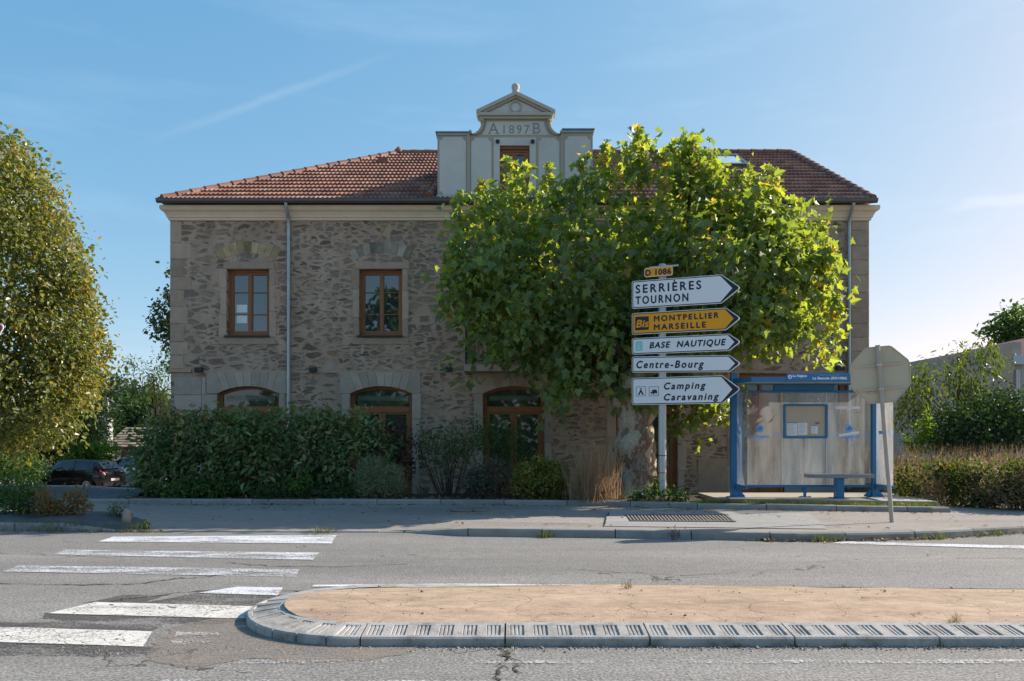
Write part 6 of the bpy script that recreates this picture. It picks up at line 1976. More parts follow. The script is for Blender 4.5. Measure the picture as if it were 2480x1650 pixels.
    for x in (-1.20 * k, 1.27 * k):
        for s_ in (-1, 1):
            y = s_ * (Wd / 2 - .09)
            mb = MB()
            mb.lathe([(.33, -.012), (.375, -.008), (.375, .03)], (x, s_ * (Wd / 2 + .004), .31), 24, axis='y')
            mb.build('wheel_arch', M['tyre'], t)
            mb = MB()
            mb.lathe([(.19, -.10), (.27, -.105), (.30, -.07), (.30, .07), (.27, .105), (.19, .10)], (x, y + s_ * .02, .30), 24, axis='y')
            wh_ = mb.build('wheel', M['tyre'], t)
            mb = MB()
            yo = y + s_ * .128
            for k2 in range(12):
                a0 = 2 * math.pi * k2 / 12
                d = .055
                mb.quad(*[(x + r_ * math.cos(a0 + o), yo - s_ * .0, .30 + r_ * math.sin(a0 + o)) for r_, o in ((.04, -.3), (.20, -.075), (.20, .075), (.04, .3))])
            pr = [(x + .205 * math.cos(a), yo + s_ * .002, .30 + .205 * math.sin(a)) for a in np.linspace(0, 2 * math.pi, 25)]
            pi_ = [(x + .18 * math.cos(a), yo + s_ * .002, .30 + .18 * math.sin(a)) for a in np.linspace(0, 2 * math.pi, 25)]
            mb.strip(pr, pi_)
            mb.lathe([(.05, -.004), (.05, .004)], (x, yo + s_ * .002, .30), 12, axis='y')
            mb.build('rim', M['rim'], wh_)
    return t
CZ = -0.855
c0 = P(193, 1180, 37.0)
car('black hatchback parked with its red tail light towards the road', (c0.x - 0.05, 37.0, CZ), R(180 - 14), M['carblack'])
c1 = P(335, 1180, 39.2)
car('silver car partly hidden by the black hatchback and the laurel hedge', (c1.x - 0.05, 39.4, CZ), R(180 - 24), M['carsilver'], 4.2, 1.58, 1.74, 0.6)
c2 = P(395, 1180, 41.5)
car('white car seen in gaps through the left end of the laurel hedge', (c2.x + 0.6, 42.0, CZ), R(180 - 18), M['carwhite'], 4.1, 1.5, 1.72, 0.8)

# ------------------------------------------------------------------ direction sign
SX, SY = 3.136, 16.8
SU = (math.cos(R(22)), -math.sin(R(22)))                               # panels run along this, right end nearer
dsn = thing('direction_sign', 'tall post with five arrow shaped town panels pointing right under a yellow road number plate', 'road sign', (SX, SY, 0.18), -R(22), local=True)
def sg(cx, cy):                                                         # photo crop point -> along the panel, height above the base
    px, py = 1480 + cx * 0.25503, 620 + cy * 0.25503
    s_ = ((px - CX) * (SY - 0.1) - F * SX) / (F * SU[0] - (px - CX) * SU[1])
    return s_, CAMZ + (HY - py) / F * (SY - 0.1 + SU[1] * s_) - 0.18
mb = MB()
mb.lathe([(0.083, -0.2), (0.083, 4.96), (0.07, 4.98)], (0, 0, 0), 20)
mb.build('post', M['galv'], dsn)
mb = MB()
for zz in (0.62, 0.98): mb.lathe([(0.085, zz), (0.087, zz + 0.008), (0.085, zz + 0.016)], (0, 0, 0), 20)
mb.build('collar', M['iron'], dsn)
def rr(x0, x1, z0, z1, r_, n=5):
    o = []
    for cx_, cz_, a0 in ((x1 - r_, z0 + r_, -90), (x1 - r_, z1 - r_, 0), (x0 + r_, z1 - r_, 90), (x0 + r_, z0 + r_, 180)):
        o += [(cx_ + r_ * math.cos(R(a0 + 90 * k / n)), cz_ + r_ * math.sin(R(a0 + 90 * k / n))) for k in range(n + 1)]
    return o
def arrow(x0, xs, xt, z0, z1, r_, rt):
    zm = (z0 + z1) / 2
    n = 5
    o = []
    for cx_, cz_, a0 in ((x0 + r_, z1 - r_, 90), (x0 + r_, z0 + r_, 180)):
        o += [(cx_ + r_ * math.cos(R(a0 + 90 * k / n)), cz_ + r_ * math.sin(R(a0 + 90 * k / n))) for k in range(n + 1)]
    o += [(xs, z0)]
    a = math.atan2(zm - z0, xt - xs)
    c = xt - rt
    for k in range(-2, 3):
        o.append((c + rt * math.cos((math.pi / 2 - a) * k / 2), zm + rt * math.sin((math.pi / 2 - a) * k / 2)))
    o += [(xs, z1)]
    return o
YP = -0.10
def arrow_panel(lab, cyt, cyb, csh, texts, face, fg, roll=0.0, extra=None, inner=None):
    x0, z1 = sg(215, cyt)
    _, z0 = sg(215, cyb)
    xs, xt = sg(csh, cyt)[0], sg(1238, (cyt + cyb) / 2)[0]
    zm = (z0 + z1) / 2
    def ro(x, z): return (x + (z - zm) * roll * -1 if False else x, z - (x - 0.1) * roll)
    rt = 0.05
    mb = MB(); mb.prism_xz([ro(*p) for p in arrow(x0, xs, xt, z0, z1, 0.045, rt)], YP, YP + 0.03)
    pan = mb.build('panel', M['signwhite'] if face != M['signyellow'] else M['signwhite'], dsn)
    pan['label'] = lab
    g = 0.012
    mb = MB(); mb.prism_xz([ro(*p) for p in arrow(x0 + g, xs - g * .3, xt - g * 1.6, z0 + g, z1 - g, 0.038, rt * .7)], YP - 0.002, YP + 0.002)
    mb.build('border', fg, pan)
    g2 = 0.030
    xi = sg(inner, (cyt + cyb) / 2)[0]
    poly = [(x0 + g2 + 0.02, z1 - g2), (x0 + g2, z1 - g2 - 0.02), (x0 + g2, z0 + g2 + 0.02), (x0 + g2 + 0.02, z0 + g2), (xs - 0.02, z0 + g2), (xi, zm), (xs - 0.02, z1 - g2)]
    mb = MB(); mb.prism_xz([ro(*p) for p in poly], YP - 0.004, YP + 0.001)
    mb.build('face', face, pan)
    tp = []
    for s_, cx0, cy0, cx1, cy1, sh, bd, sp in texts:                    # ink box: left top, right bottom at the left end
        xa, zt = sg(cx0, cy0)
        _, zb = sg(cx0, cy1)
        xb = sg(cx1, cy1)[0]
        tp.append((s_, xa, xb, zb, zt, sh, bd, sp))
    lettering(tp, YP - 0.006, fg, pan, fn=lambda x, z: (*((lambda q: (q[0], YP - 0.006, q[1]))(ro(x, z))),))
    if extra: extra(pan, ro)
    return pan
BD = 0.007
arrow_panel('white arrow panel reading SERRIÈRES TOURNON', 240, 503, 1066, [('SERRIÈRES', 253, 258, 872, 356, 0, BD, 1.35), ('TOURNON', 252, 388, 750, 460, 0, BD, 1.35)], M['signwhite'], M['signblack'], inner=1170)
def bis(pan, ro):
    x0, z1 = sg(247, 580)
    _, z0 = sg(247, 708)
    x1 = sg(376, 650)[0]
    mb = MB(); mb.prism_xz(rr(x0, x1, z0, z1, 0.01), YP - 0.0055, YP - 0.003); mb.build('badge', M['signblack'], pan)
    xa, zt = sg(258, 612); _, zb = sg(258, 680)
    lettering([('Bis', xa, sg(374, 670)[0], zb, zt, 0.2, 0.007, 1.0)], YP - 0.0075, M['signyellow'], pan, 'badge_lettering')
arrow_panel('orange arrow panel reading MONTPELLIER MARSEILLE', 545, 748, 1110, [('MONTPELLIER', 427, 572, 1040, 622, 0, BD, 1.35), ('MARSEILLE', 427, 652, 917, 704, 0, BD, 1.35)], M['signyellow'], M['signblack'], extra=bis, inner=1183)
def boat(pan, ro):
    x0, z1 = sg(250, 810)
    _, z0 = sg(250, 905)
    x1 = sg(317, 850)[0]
    mb = MB(); mb.prism_xz(rr(x0, x1, z0, z1, 0.03), YP - 0.006, YP - 0.003); mb.build('pictogram', M['turq'], pan)
    mb = MB()
    xm, h = (x0 + x1) / 2, z1 - z0
    mb.prism_xz([(xm - 0.02, z0 + h * .3), (xm, z0 + h * .3), (xm, z0 + h * .8)], YP - 0.008, YP - 0.006)
    mb.prism_xz([(xm - 0.028, z0 + h * .18), (xm + 0.02, z0 + h * .18), (xm + 0.03, z0 + h * .25), (xm - 0.035, z0 + h * .25)], YP - 0.008, YP - 0.006)
    mb.build('pictogram_boat', M['signwhite'], pan)
arrow_panel('white arrow panel reading BASE NAUTIQUE with turquoise pictogram', 783, 938, 1138, [('BASE  NAUTIQUE', 384, 822, 1108, 888, 0.22, BD, 1.2)], M['signwhite'], M['signblack'], extra=boat, inner=1190)
arrow_panel('white arrow panel reading Centre-Bourg', 964, 1116, 1142, [('Centre-Bourg', 260, 1006, 898, 1094, 0.22, BD, 1.3)], M['signwhite'], M['signblack'], roll=0.024, inner=1196)
def camp(pan, ro):
    for cx0, cx1, kind in ((255, 346, 0), (378, 470, 1)):
        x0, z1 = sg(cx0, 1242)
        _, z0 = sg(cx0, 1333)
        x1 = sg(cx1, 1290)[0]
        mb = MB()
        t = 0.008
        for q in ((x0, x1, z1 - t, z1), (x0, x1, z0, z0 + t), (x0, x0 + t, z0 + t, z1 - t), (x1 - t, x1, z0 + t, z1 - t)): mb.box(q[0], q[1], YP - 0.0065, YP - 0.004, q[2], q[3])
        w_, h = x1 - x0, z1 - z0
        f = lambda u, v: (x0 + w_ * u, z0 + h * v)
        if kind == 0:
            mb.prism_xz([f(.18, .14), f(.36, .14), f(.50, .42), f(.64, .14), f(.82, .14), f(.54, .68), f(.64, .84), f(.58, .86), f(.50, .74), f(.42, .86), f(.36, .84), f(.46, .68)], YP - 0.0065, YP - 0.004)
        else:
            mb.prism_xz([f(.14, .30), f(.86, .30), f(.86, .38), f(.80, .62), f(.72, .68), f(.34, .68), f(.34, .50), f(.18, .46)], YP - 0.0065, YP - 0.004)
            mb.prism_xz([f(.40, .18), f(.54, .18), f(.54, .30), f(.40, .30)], YP - 0.0065, YP - 0.004)
            mb.prism_xz([f(.12, .18), f(.88, .18), f(.88, .21), f(.12, .21)], YP - 0.0062, YP - 0.004)
        mb.build('pictogram', M['signblack'], pan)
arrow_panel('white arrow panel reading Camping Caravaning with two pictograms', 1160, 1416, 1075, [('Camping', 522, 1206, 915, 1288, 0.22, BD, 1.3), ('Caravaning', 522, 1312, 1040, 1392, 0.22, BD, 1.3)], M['signwhite'], M['signblack'], extra=camp, inner=1170)
x0, z1 = sg(333, 116)
_, z0 = sg(333, 204)
x1 = sg(603, 150)[0]
mb = MB(); mb.prism_xz(rr(x0, x1, z0, z1, 0.04), YP, YP + 0.03)
pl = mb.build('number_plate', M['signyellow'], dsn)
mb = MB()
o, i_ = rr(x0 + 0.006, x1 - 0.006, z0 + 0.006, z1 - 0.006, 0.036), rr(x0 + 0.014, x1 - 0.014, z0 + 0.014, z1 - 0.014, 0.03)
mb.strip([(x, YP - 0.002, z) for x, z in o], [(x, YP - 0.002, z) for x, z in i_], closed=True)
mb.build('plate_border', M['signwhite'], pl)
xa, zt = sg(346, 136)
_, zb = sg(346, 188)
lettering([('D 1086', xa, sg(586, 170)[0], zb, zt, 0, BD, 1.1)], YP - 0.004, M['signblack'], pl)
mb = MB()
for zz in (2.25, 2.5, 2.95, 3.25, 3.42, 3.66, 3.9, 4.3, 4.55, 4.9): mb.box(-0.25, 0.35, -0.10 + 0.03, -0.05, zz, zz + 0.035)
mb.build('bracket', M['galv'], dsn)

# ------------------------------------------------------------------ bus shelter
YS = 17.0
SS = F / YS
hx_ = lambda cx: ((1720 + cx * 0.27426) - CX) / SS                     # photo crop -> back plane of the shelter
hz_ = lambda cy: CAMZ + (HY - (860 + cy * 0.27426)) / SS
bs = thing('bus_shelter', 'blue metal bus shelter with glass walls, grey bench and notice case', 'bus shelter', (6.2, 16.6, 0.288))
Z0 = 0.288
YF2 = 16.2
xpl0, xpl1, xpr0, xpr1 = hx_(180), hx_(238), hx_(1424), hx_(1464)
for xa, xb, zt in ((xpl0, xpl1, hz_(158)), (xpr0, xpr1, hz_(165))):
    mb = MB()
    mb.cbox(xa, xb, YS - 0.05, YS + 0.06, Z0, zt, 0.008)
    mb.cbox(xa + 0.004, xb - 0.004, YS - 0.055, YS - 0.048, Z0 + 0.3, zt - 0.1, 0.002)
    mb.build('post', M['blue'], bs)
    mb = MB()
    for s_ in (-1, 1):
        x_ = xa if s_ < 0 else xb
        if s_ > 0 or xa > 6: mb.prism_xz([(x_, Z0 + 0.012), (x_ + s_ * 0.16, Z0 + 0.012), (x_ + s_ * 0.16, Z0 + 0.03), (x_, Z0 + 0.20)], YS - 0.012, YS + 0.012)
    mb.box(xa - 0.06, xb + 0.14, YS - 0.12, YS + 0.12, Z0, Z0 + 0.014)
    for bx_ in (xa - 0.03, xb + 0.1): mb.lathe([(0.016, Z0 + 0.014), (0.016, Z0 + 0.035)], (bx_, YS - 0.09, 0), 6)
    mb.build('foot_plate', M['blue'], bs)
zrb0, zrb1 = hz_(1168), hz_(1146)
mb = MB()
mb.cbox(xpl1, xpr0, YS - 0.03, YS + 0.03, zrb0, zrb1, 0.005)
mb.build('bottom_rail', M['blue'], bs)
mb = MB()
mb.cbox(xpl1, xpr0, YS - 0.03, YS + 0.03, hz_(332), hz_(313), 0.005)
mb.build('top_rail', M['blue'], bs)
mb = MB()
mb.cbox(hx_(562), hx_(1094), YS - 0.045, YS + 0.045, hz_(312), hz_(262), 0.006)
mb.build('light_box', M['blue'], bs)
mb = MB()
mb.cbox(xpl0, xpr1, YS - 0.04, YS + 0.05, hz_(262), hz_(250), 0.004)
mb.build('roof_beam', M['blue'], bs)
mb = MB()
mb.box(hx_(824), hx_(846), YS - 0.02, YS + 0.02, Z0, zrb0)
mb.box(hx_(790), hx_(884), YS - 0.06, YS + 0.06, Z0, Z0 + 0.012)
for bx_ in (800, 872): mb.lathe([(0.014, Z0 + 0.012), (0.014, Z0 + 0.03)], (hx_(bx_), YS - 0.04, 0), 6)
mb.build('support_leg', M['blue'], bs)
# roof: thin tray with fascia, leaning slightly up towards the front
fx = lambda px: (px - CX) / F * (YF2 - 0.12)
fz = lambda py: CAMZ + (HY - py) / F * (YF2 - 0.12)
yfr = YF2 - 0.12
xf0, xf1 = fx(1820), fx(2168)
zf0, zf1 = fz(924), fz(913.5)
zb1 = hz_(250)
mb = MB()
mb.add([(xf0, yfr, zf0), (xf1, yfr, zf0), (xpr1 + 0.0, YS + 0.25, zb1 - 0.0), (xpl0, YS + 0.25, zb1), (xf0, yfr, zf1), (xf1, yfr, zf1), (xpr1, YS + 0.25, zb1 + 0.10), (xpl0, YS + 0.25, zb1 + 0.10)],
       [(0, 3, 2, 1), (4, 5, 6, 7), (0, 1, 5, 4), (1, 2, 6, 5), (2, 3, 7, 6), (3, 0, 4, 7)])
roof_s = mb.build('shelter_roof', M['blue'], bs)
mb = MB()
mb.box(xf0 - 0.004, xf1 + 0.004, yfr - 0.014, yfr - 0.002, zf0 - 0.004, zf1 + 0.004)
mb.build('fascia', M['blue2'], bs)
mb = MB()
zq = (zb1 - zf0) / (YS + 0.25 - yfr)
mb.add([(xf0 + 0.04, yfr + 0.03, zf0 - 0.004), (xf1 - 0.04, yfr + 0.03, zf0 - 0.004), (xpr1 - 0.05, YS, zb1 + 0.03 - 0.036), (xpl0 + 0.05, YS, zb1 + 0.03 - 0.036)], [(3, 2, 1, 0)])
mb.build('soffit', pm('grey_soffit', (0.42, 0.43, 0.42), 0.6, 0.3, var=0.04), bs)
xh0, xh1 = fx(1903.7), fx(2125)
mb = MB()
mb.cbox(xh0, xh1, yfr - 0.035, yfr - 0.016, zf0 - 0.004, fz(904.5), 0.004)
hb = mb.build('header_board', M['blue2'], bs)
yh = yfr - 0.0365
u5 = lambda cx: fx(1780 + cx * 0.12728)
v5 = lambda cy: fz(880 + cy * 0.12728)
lettering([('La Région', u5(1090), u5(1352), v5(272), v5(224), 0, 0.005), ('La Bascule (RD1086)', u5(1468), u5(2112), v5(322), v5(264), 0, 0.004)], yh, M['white'], hb)
lettering([('SAINT PIERRE DE BOEUF', u5(1590), u5(1992), v5(243), v5(216), 0, 0.0), ('Auvergne-Rhône-Alpes', u5(1092), u5(1350), v5(298), v5(280), 0, 0.0)], yh, M['logo'], hb, 'small_lettering')
mb = MB()
lc = (u5(1036), v5(262))
lr = (v5(224) - v5(300)) / 2
mb.lathe([(lr, -0.002), (lr, 0.0)], (lc[0], yh, lc[1]), 24, axis='y')
mb.build('logo_disc', M['white'], hb)
mb = MB()
mb.prism_xz([(lc[0] - lr * .55, lc[1] - lr * .4), (lc[0] + lr * .6, lc[1] - lr * .4), (lc[0] + lr * .1, lc[1] + lr * .5)], yh - 0.004, yh - 0.002)
mb.build('logo_mark', M['blue2'], hb)
# glass
gx = [xpl1 + 0.005, hx_(632), hx_(1027), xpr0 - 0.005]
for a, b in zip(gx, gx[1:]):
    mb = MB()
    mb.quad((a + 0.004, YS, zrb1), (b - 0.004, YS, zrb1), (b - 0.004, YS, hz_(334)), (a + 0.004, YS, hz_(334)))
    mb.build('glass_panel', M['sglass'], bs)
mb = MB()
for x_ in gx[1:3]: mb.box(x_ - 0.0045, x_ + 0.0045, YS - 0.006, YS + 0.006, zrb1, hz_(334))
mb.build('glass_joint', M['white'], bs)
for x_, ya in ((xpl1 - 0.02, YS - 0.06), (xpr1 - 0.02, YS - 0.06)):
    mb = MB()
    mb.quad((x_, YF2, zrb1 + 0.03), (x_, ya, zrb1 + 0.03), (x_, ya, hz_(334)), (x_, YF2, hz_(334)))
    mb.box(x_ - 0.004, x_ + 0.004, YF2 - 0.004, YF2, zrb1 + 0.03, hz_(334))
    sp = mb.build('side_glass', M['sglass_side'], bs)
    mb = MB()
    mb.add([(x_ - 0.03, YF2 - 0.03, zrb1 - 0.035), (x_ + 0.03, YF2 - 0.03, zrb1 - 0.035), (x_ + 0.03, YS - 0.06, zrb1 - 0.10), (x_ - 0.03, YS - 0.06, zrb1 - 0.10), (x_ - 0.03, YF2 - 0.03, zrb1 + 0.02), (x_ + 0.03, YF2 - 0.03, zrb1 + 0.02), (x_ + 0.03, YS - 0.06, zrb1 + 0.02), (x_ - 0.03, YS - 0.06, zrb1 + 0.02)],
           [(0, 3, 2, 1), (4, 5, 6, 7), (0, 1, 5, 4), (1, 2, 6, 5), (2, 3, 7, 6), (3, 0, 4, 7)])
    mb.build('side_bracket', M['blue'], bs)
    mb = MB()
    for i in range(6):
        for j in range(3):
            yy, zz = YF2 + 0.08 + 0.055 * i, hz_(720) + 0.045 * j
            mb.quad((x_ - 0.003, yy, zz), (x_ - 0.003, yy + 0.02, zz), (x_ - 0.003, yy + 0.02, zz + 0.02), (x_ - 0.003, yy, zz + 0.02))
    mb.quad((x_ - 0.003, YF2 + 0.45, hz_(700)), (x_ - 0.003, YF2 + 0.62, hz_(700)), (x_ - 0.003, YF2 + 0.62, hz_(672)), (x_ - 0.003, YF2 + 0.45, hz_(672)))
    mb.build('dot_pattern', M['logo'], sp)
# printed film on the back glass
def film(cx):
    mb = MB()
    cx_, cz_ = hx_(cx), hz_(651)
    r_ = 34 * 0.27426 / SS
    mb.lathe([(r_, -0.006), (r_, -0.004)], (cx_, YS, cz_), 28, axis='y')
    return mb.build('logo_disc', M['logo'], bs), cx_, cz_, r_
for cx in (435, 1226):
    ld, cx_, cz_, r_ = film(cx)
    mb = MB()
    path = [(-.7, -.35), (-.45, -.05), (-.2, -.2), (.1, .5), (.55, -.3)]
    for a, b in zip(path, path[1:]):
        mb.tube([(cx_ + a[0] * r_, YS - 0.008, cz_ + a[1] * r_), (cx_ + b[0] * r_, YS - 0.008, cz_ + b[1] * r_)], 0.005, 4)
    mb.build('logo_mark', M['iron'], ld)
    lettering([('La Région', hx_(cx - 78), hx_(cx + 80), hz_(740), hz_(706), 0, 0.005)], YS - 0.005, M['logo'], bs, 'lettering')
    lettering([('Auvergne-Rhône-Alpes', hx_(cx - 76), hx_(cx + 80), hz_(758), hz_(744), 0, 0.0)], YS - 0.005, M['logo'], bs, 'small_lettering')
mb = MB()
for c0_, c1_ in ((545, 622), (1040, 1118), (1335, 1412)):
    for i in range(4):
        for j in range(3):
            x_, z_ = hx_(c0_ + (c1_ - c0_) * i / 3.3), hz_(724 - 17 * j)
            mb.box(x_, x_ + 0.02, YS - 0.005, YS - 0.003, z_, z_ + 0.016)
mb.build('dot_pattern', M['logo'], bs)
mb = MB()
mb.box(hx_(1106), hx_(1321), YS - 0.007, YS - 0.005, hz_(477), hz_(454))
mb.build('white_tape', M['white'], bs)
mb = MB()
mb.prism_xz([(hx_(1136), hz_(700)), (hx_(1136), hz_(722)), (hx_(1315), hz_(695)), (hx_(1313), hz_(673))], YS - 0.012, YS - 0.010)
mb.build('white_tape', M['white'], bs)
mb = MB()
mb.prism_xz([(hx_(944), hz_(380)), (hx_(975), hz_(432)), (hx_(980), hz_(432)), (hx_(962), hz_(392))], YS - 0.008, YS - 0.006)
mb.build('white_tape', M['white'], bs)
# notice case
xa, xb, za, zb = hx_(637), hx_(1027), hz_(737), hz_(433)
nc_ = MB()
y0_, y1_ = YS - 0.075, YS - 0.02
o, i_ = rr(xa, xb, za, zb, 0.03), rr(xa + 0.045, xb - 0.045, za + 0.045, zb - 0.045, 0.015)
nc_.strip([(x, y0_, z) for x, z in o], [(x, y0_, z) for x, z in i_], closed=True)
nc_.strip([(x, y1_, z) for x, z in o], [(x, y0_, z) for x, z in o], closed=True)
nc_.strip([(x, y0_, z) for x, z in i_], [(x, y0_ + 0.03, z) for x, z in i_], closed=True)
case = nc_.build('notice_case', M['blue'], bs)
mb = MB(); mb.box(xa + 0.03, xb - 0.03, y0_ + 0.03, y1_, za + 0.03, zb - 0.03); mb.build('notice_board', M['board'], case)
yn = y0_ + 0.028
for a, b, t_, bt in ((672, 762, 592, 712), (768, 850, 600, 706), (885, 942, 620, 700)):
    mb = MB(); mb.box(hx_(a), hx_(b), yn - 0.002, yn, hz_(bt), hz_(t_)); mb.build('notice', M['white'], case)
mb = MB()
for a, b, t_, bt in ((672, 762, 592, 604), (885, 940, 620, 629)): mb.box(hx_(a), hx_(b), yn - 0.004, yn - 0.002, hz_(bt), hz_(t_))
mb.build('notice_heading', M['paper_blue'], case)
mb = MB(); mb.box(hx_(920), hx_(957), yn - 0.004, yn, hz_(608), hz_(596)); mb.build('red_sticker', M['red'], case)
mb = MB(); mb.box(hx_(870), hx_(897), yn - 0.004, yn, hz_(709), hz_(692)); mb.build('yellow_sticker', M['yellowdot'], case)
mb = MB()
for a, b, t_, n_ in ((678, 756, 614, 8), (776, 844, 608, 8), (890, 938, 636, 6)):
    for k in range(n_): mb.box(hx_(a), hx_(b - RNG.uniform(0, 30)), yn - 0.0035, yn - 0.002, hz_(t_ + 11 * k + 3.5), hz_(t_ + 11 * k))
mb.build('notice_print', M['greyprint'], case)
# bench
YBn = 16.55
bpx = lambda px: (px - CX) / F * YBn
bpz = lambda py: CAMZ + (HY - py) / F * YBn
mb = MB()
zb0, zb1_ = bpz(1158), bpz(1149)
mb.prism_xy([(bpx(1971), YBn - 0.02), (bpx(2118), YBn - 0.02), (bpx(2118), YBn + 0.34), (bpx(1962), YBn + 0.34), (bpx(1961), YBn + 0.1)], zb0, zb1_)
mb.build('bench_seat', M['bench'], bs)
mb = MB()
mb.cbox(bpx(2030), bpx(2048), YBn + 0.06, YBn + 0.24, Z0, zb0, 0.006)
mb.box(bpx(2020), bpx(2058), YBn + 0.0, YBn + 0.3, Z0, Z0 + 0.012)
mb.box(bpx(2024), bpx(2054), YBn + 0.03, YBn + 0.28, zb0 - 0.014, zb0)
mb.build('bench_leg', M['blue'], bs)

# ------------------------------------------------------------------ stop sign seen from behind, give way sign at the left edge
b = G(2160, 1264, 0.118)
ssn = thing('stop_sign', 'octagonal road sign seen from its bare grey back on a leaning post', 'road sign', (b.x, b.y, b.z))
tp_ = P(2125.6, 838.6, 13.55)
b = Vector(b)
mb = MB()
ax = (tp_ - b).normalized()
mb.tube([b - ax * 0.1, tp_], 0.034, 14)
mb.tube([tp_ - ax * 0.0, tp_ + ax * 0.015], 0.042, 14)
mb.build('post', M['postgrey'], ssn)
cc = P(2132, 908, b.y + 0.07)
upv = ax
yaw = R(-8)
rt_ = Vector((math.cos(yaw), math.sin(yaw), 0))
rt_ = (rt_ - upv * rt_.dot(upv)).normalized()
nv = rt_.cross(upv).normalized()
def oc(rad, off, cut=0.0, n=1):
    pts = []
    for k in range(8):
        a = R(22.5 + 45 * k)
        for e in (-3.0, 3.0):
            aa = a + R(e)
            q = rad * (1.0 if True else 1)
            pts.append(cc + rt_ * (q * math.cos(aa)) + upv * (q * math.sin(aa)) + nv * off)
    return pts
fsgn = -1 if nv.y > 0 else 1                                            # towards the camera
mb = MB()
ra = 0.51
A_, B_ = oc(ra, 0), oc(ra, -0.02 * fsgn)
C_ = oc(ra, 0.012 * fsgn)
D_ = oc(ra - 0.014, 0.012 * fsgn)
E_ = oc(ra - 0.014, 0.0)
mb.strip(C_, D_, closed=True); mb.strip(D_, E_, closed=True); mb.strip(B_, C_, closed=True)
mb.add(E_, [tuple(range(16))])
mb.build('sign_plate', M['signback'], ssn)
mb = MB()
mb.add([p - nv * 0.001 * fsgn for p in B_], [tuple(range(16))])
mb.build('sign_front', M['red'], ssn)
mb = MB()
for v_ in (0.16, -0.245):
    for q0, q1 in ((-0.40, 0.36),):
        c0_ = cc + upv * v_
        o = [c0_ + rt_ * q0 - upv * 0.012, c0_ + rt_ * q1 - upv * 0.012, c0_ + rt_ * q1 + upv * 0.012, c0_ + rt_ * q0 + upv * 0.012]
        f_ = [p + nv * 0.028 * fsgn for p in o]
        mb.add(o + f_, [(0, 1, 2, 3), (4, 5, 6, 7), (0, 1, 5, 4), (1, 2, 6, 5), (2, 3, 7, 6), (3, 0, 4, 7)])
mb.build('rail', M['signback'], ssn)
mb = MB()
for v_ in (0.16, -0.245):
    d0 = (cc.z + v_ - b.z) / ax.z
    mb.tube([b + ax * (d0 - 0.02), b + ax * (d0 + 0.02)], 0.046, 14)
mb.build('clamp', M['galv'], ssn)
mb = MB()
c0_ = cc + upv * -0.30 + rt_ * -0.245 + nv * 0.003 * fsgn
t = 0.003
for u0, u1, w0, w1 in ((0, .17, 0, t), (0, .17, .034 - t, .034), (0, t, 0, .034), (.17 - t, .17, 0, .034)):
    mb.add([c0_ + rt_ * u0 + upv * w0, c0_ + rt_ * u1 + upv * w0, c0_ + rt_ * u1 + upv * w1, c0_ + rt_ * u0 + upv * w1], [(0, 1, 2, 3)])
mb.build('maker_label', M['iron'], ssn)

yw = thing('give_way_sign', 'red and white triangular give way sign cut off by the left edge', 'road sign', (-8.12, 12.4, 0.0))
cp = P(11, 795, 12.4)
R_ = 0.5
cxs = cp.x - R_
zt_ = cp.z + 0.06
def tri(s_):
    pts = []
    ctr = Vector((cxs, 0, zt_ - 0.29))
    for cx_, cz_, a0 in ((R_ - 0.05, 0.29 - 0.05, 30), (-R_ + 0.05, 0.29 - 0.05, 150), (0, -0.55, 270)):
        for k in range(-3, 4):
            a = R(a0 + 20 * k)
            pts.append((cxs + (cx_ + 0.05 * math.cos(a)) * s_, zt_ - 0.29 + (cz_ + 0.05 * math.sin(a)) * s_))
    return pts
mb = MB(); mb.prism_xz(tri(1.0), 12.37, 12.39); mb.build('sign_plate', M['white'], yw)
mb = MB(); mb.prism_xz(tri(0.965), 12.366, 12.371); mb.build('red_border', M['red'], yw)
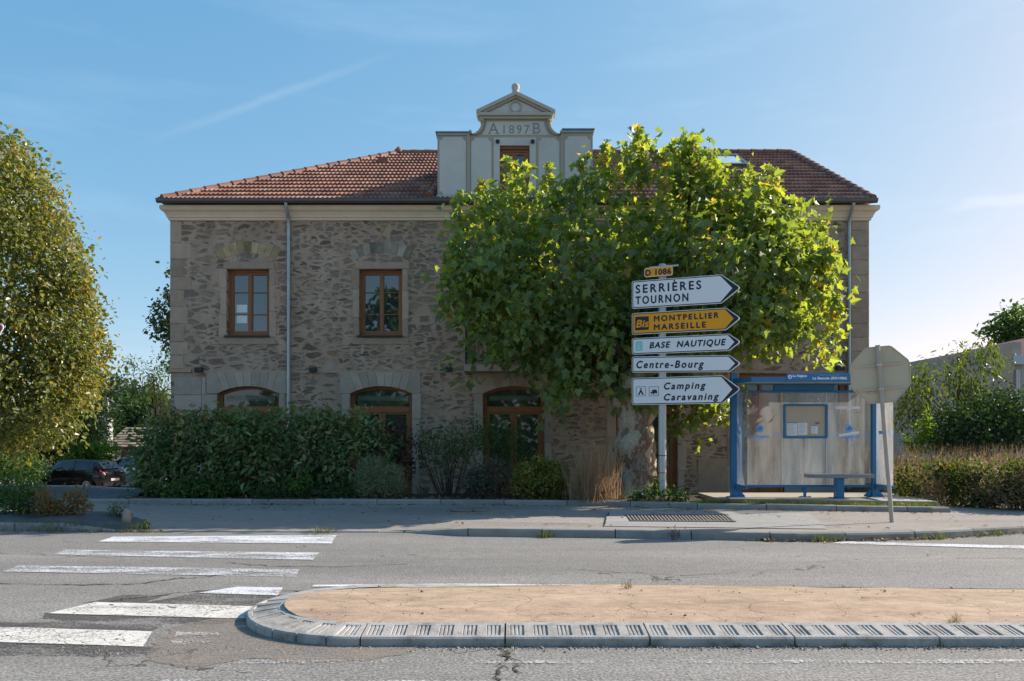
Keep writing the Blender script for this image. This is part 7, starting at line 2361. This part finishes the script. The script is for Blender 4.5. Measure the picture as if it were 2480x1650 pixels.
mb = MB(); mb.prism_xz(tri(0.66), 12.362, 12.367); mb.build('white_field', M['white'], yw)
mb = MB(); mb.lathe([(0.03, -0.1), (0.03, zt_ + 0.02)], (cxs, 12.43, 0), 12); mb.build('post', M['galv'], yw)

# ------------------------------------------------------------------ drain grate and manhole cover in the pavement
gp = [G(x, y, 0.125) for x, y in ((1527, 1263.5), (1782, 1265), (1762, 1249), (1516, 1249))]
gt = thing('drain_grate', 'long cast iron drain grate in the pale asphalt repair', 'drain grate', ((gp[0].x + gp[2].x) / 2, (gp[0].y + gp[2].y) / 2, 0.125))
zg = 0.134
mb = MB()
mb.quad(*[(p.x, p.y, zg) for p in gp])
mb.build('pit_shade', M['signblack'], gt)  # flat black sheet below the bars paints the shade of the drain
mb = MB()
n = 30
for k in range(n):
    u0, u1 = (k + 0.1) / n, (k + 0.62) / n
    l_ = lambda a, b_, u: (a.x + (b_.x - a.x) * u, a.y + (b_.y - a.y) * u)
    q = [l_(gp[0], gp[1], u0), l_(gp[0], gp[1], u1), l_(gp[3], gp[2], u1), l_(gp[3], gp[2], u0)]
    mb.prism_xy(q, zg + 0.002, zg + 0.012)
for a, b_ in ((gp[0], gp[1]), (gp[3], gp[2])):
    s_ = -1 if a is gp[0] else 1
    mb.prism_xy([(a.x, a.y - 0.02), (b_.x, b_.y - 0.02), (b_.x, b_.y + 0.02), (a.x, a.y + 0.02)], zg + 0.002, zg + 0.013)
mb.build('bars', M['grate'], gt)
mc = G(1139, 1234, 0.13)
mb = MB()
mb.lathe([(0.40, 0.0), (0.40, 0.012), (0.36, 0.013), (0.355, 0.008), (0.34, 0.008), (0.335, 0.014), (0.0, 0.015)], (mc.x, mc.y, 0.122), 32)
for k in range(-4, 5):
    for j in range(-4, 5):
        if k * k + j * j < 17: mb.box(mc.x + k * 0.07 - 0.02, mc.x + k * 0.07 + 0.02, mc.y + j * 0.07 - 0.02, mc.y + j * 0.07 + 0.02, 0.136, 0.141)
tag(mb.build('manhole_cover', M['grate'], None), 'round cast iron manhole cover in the shaded pavement', 'manhole cover')
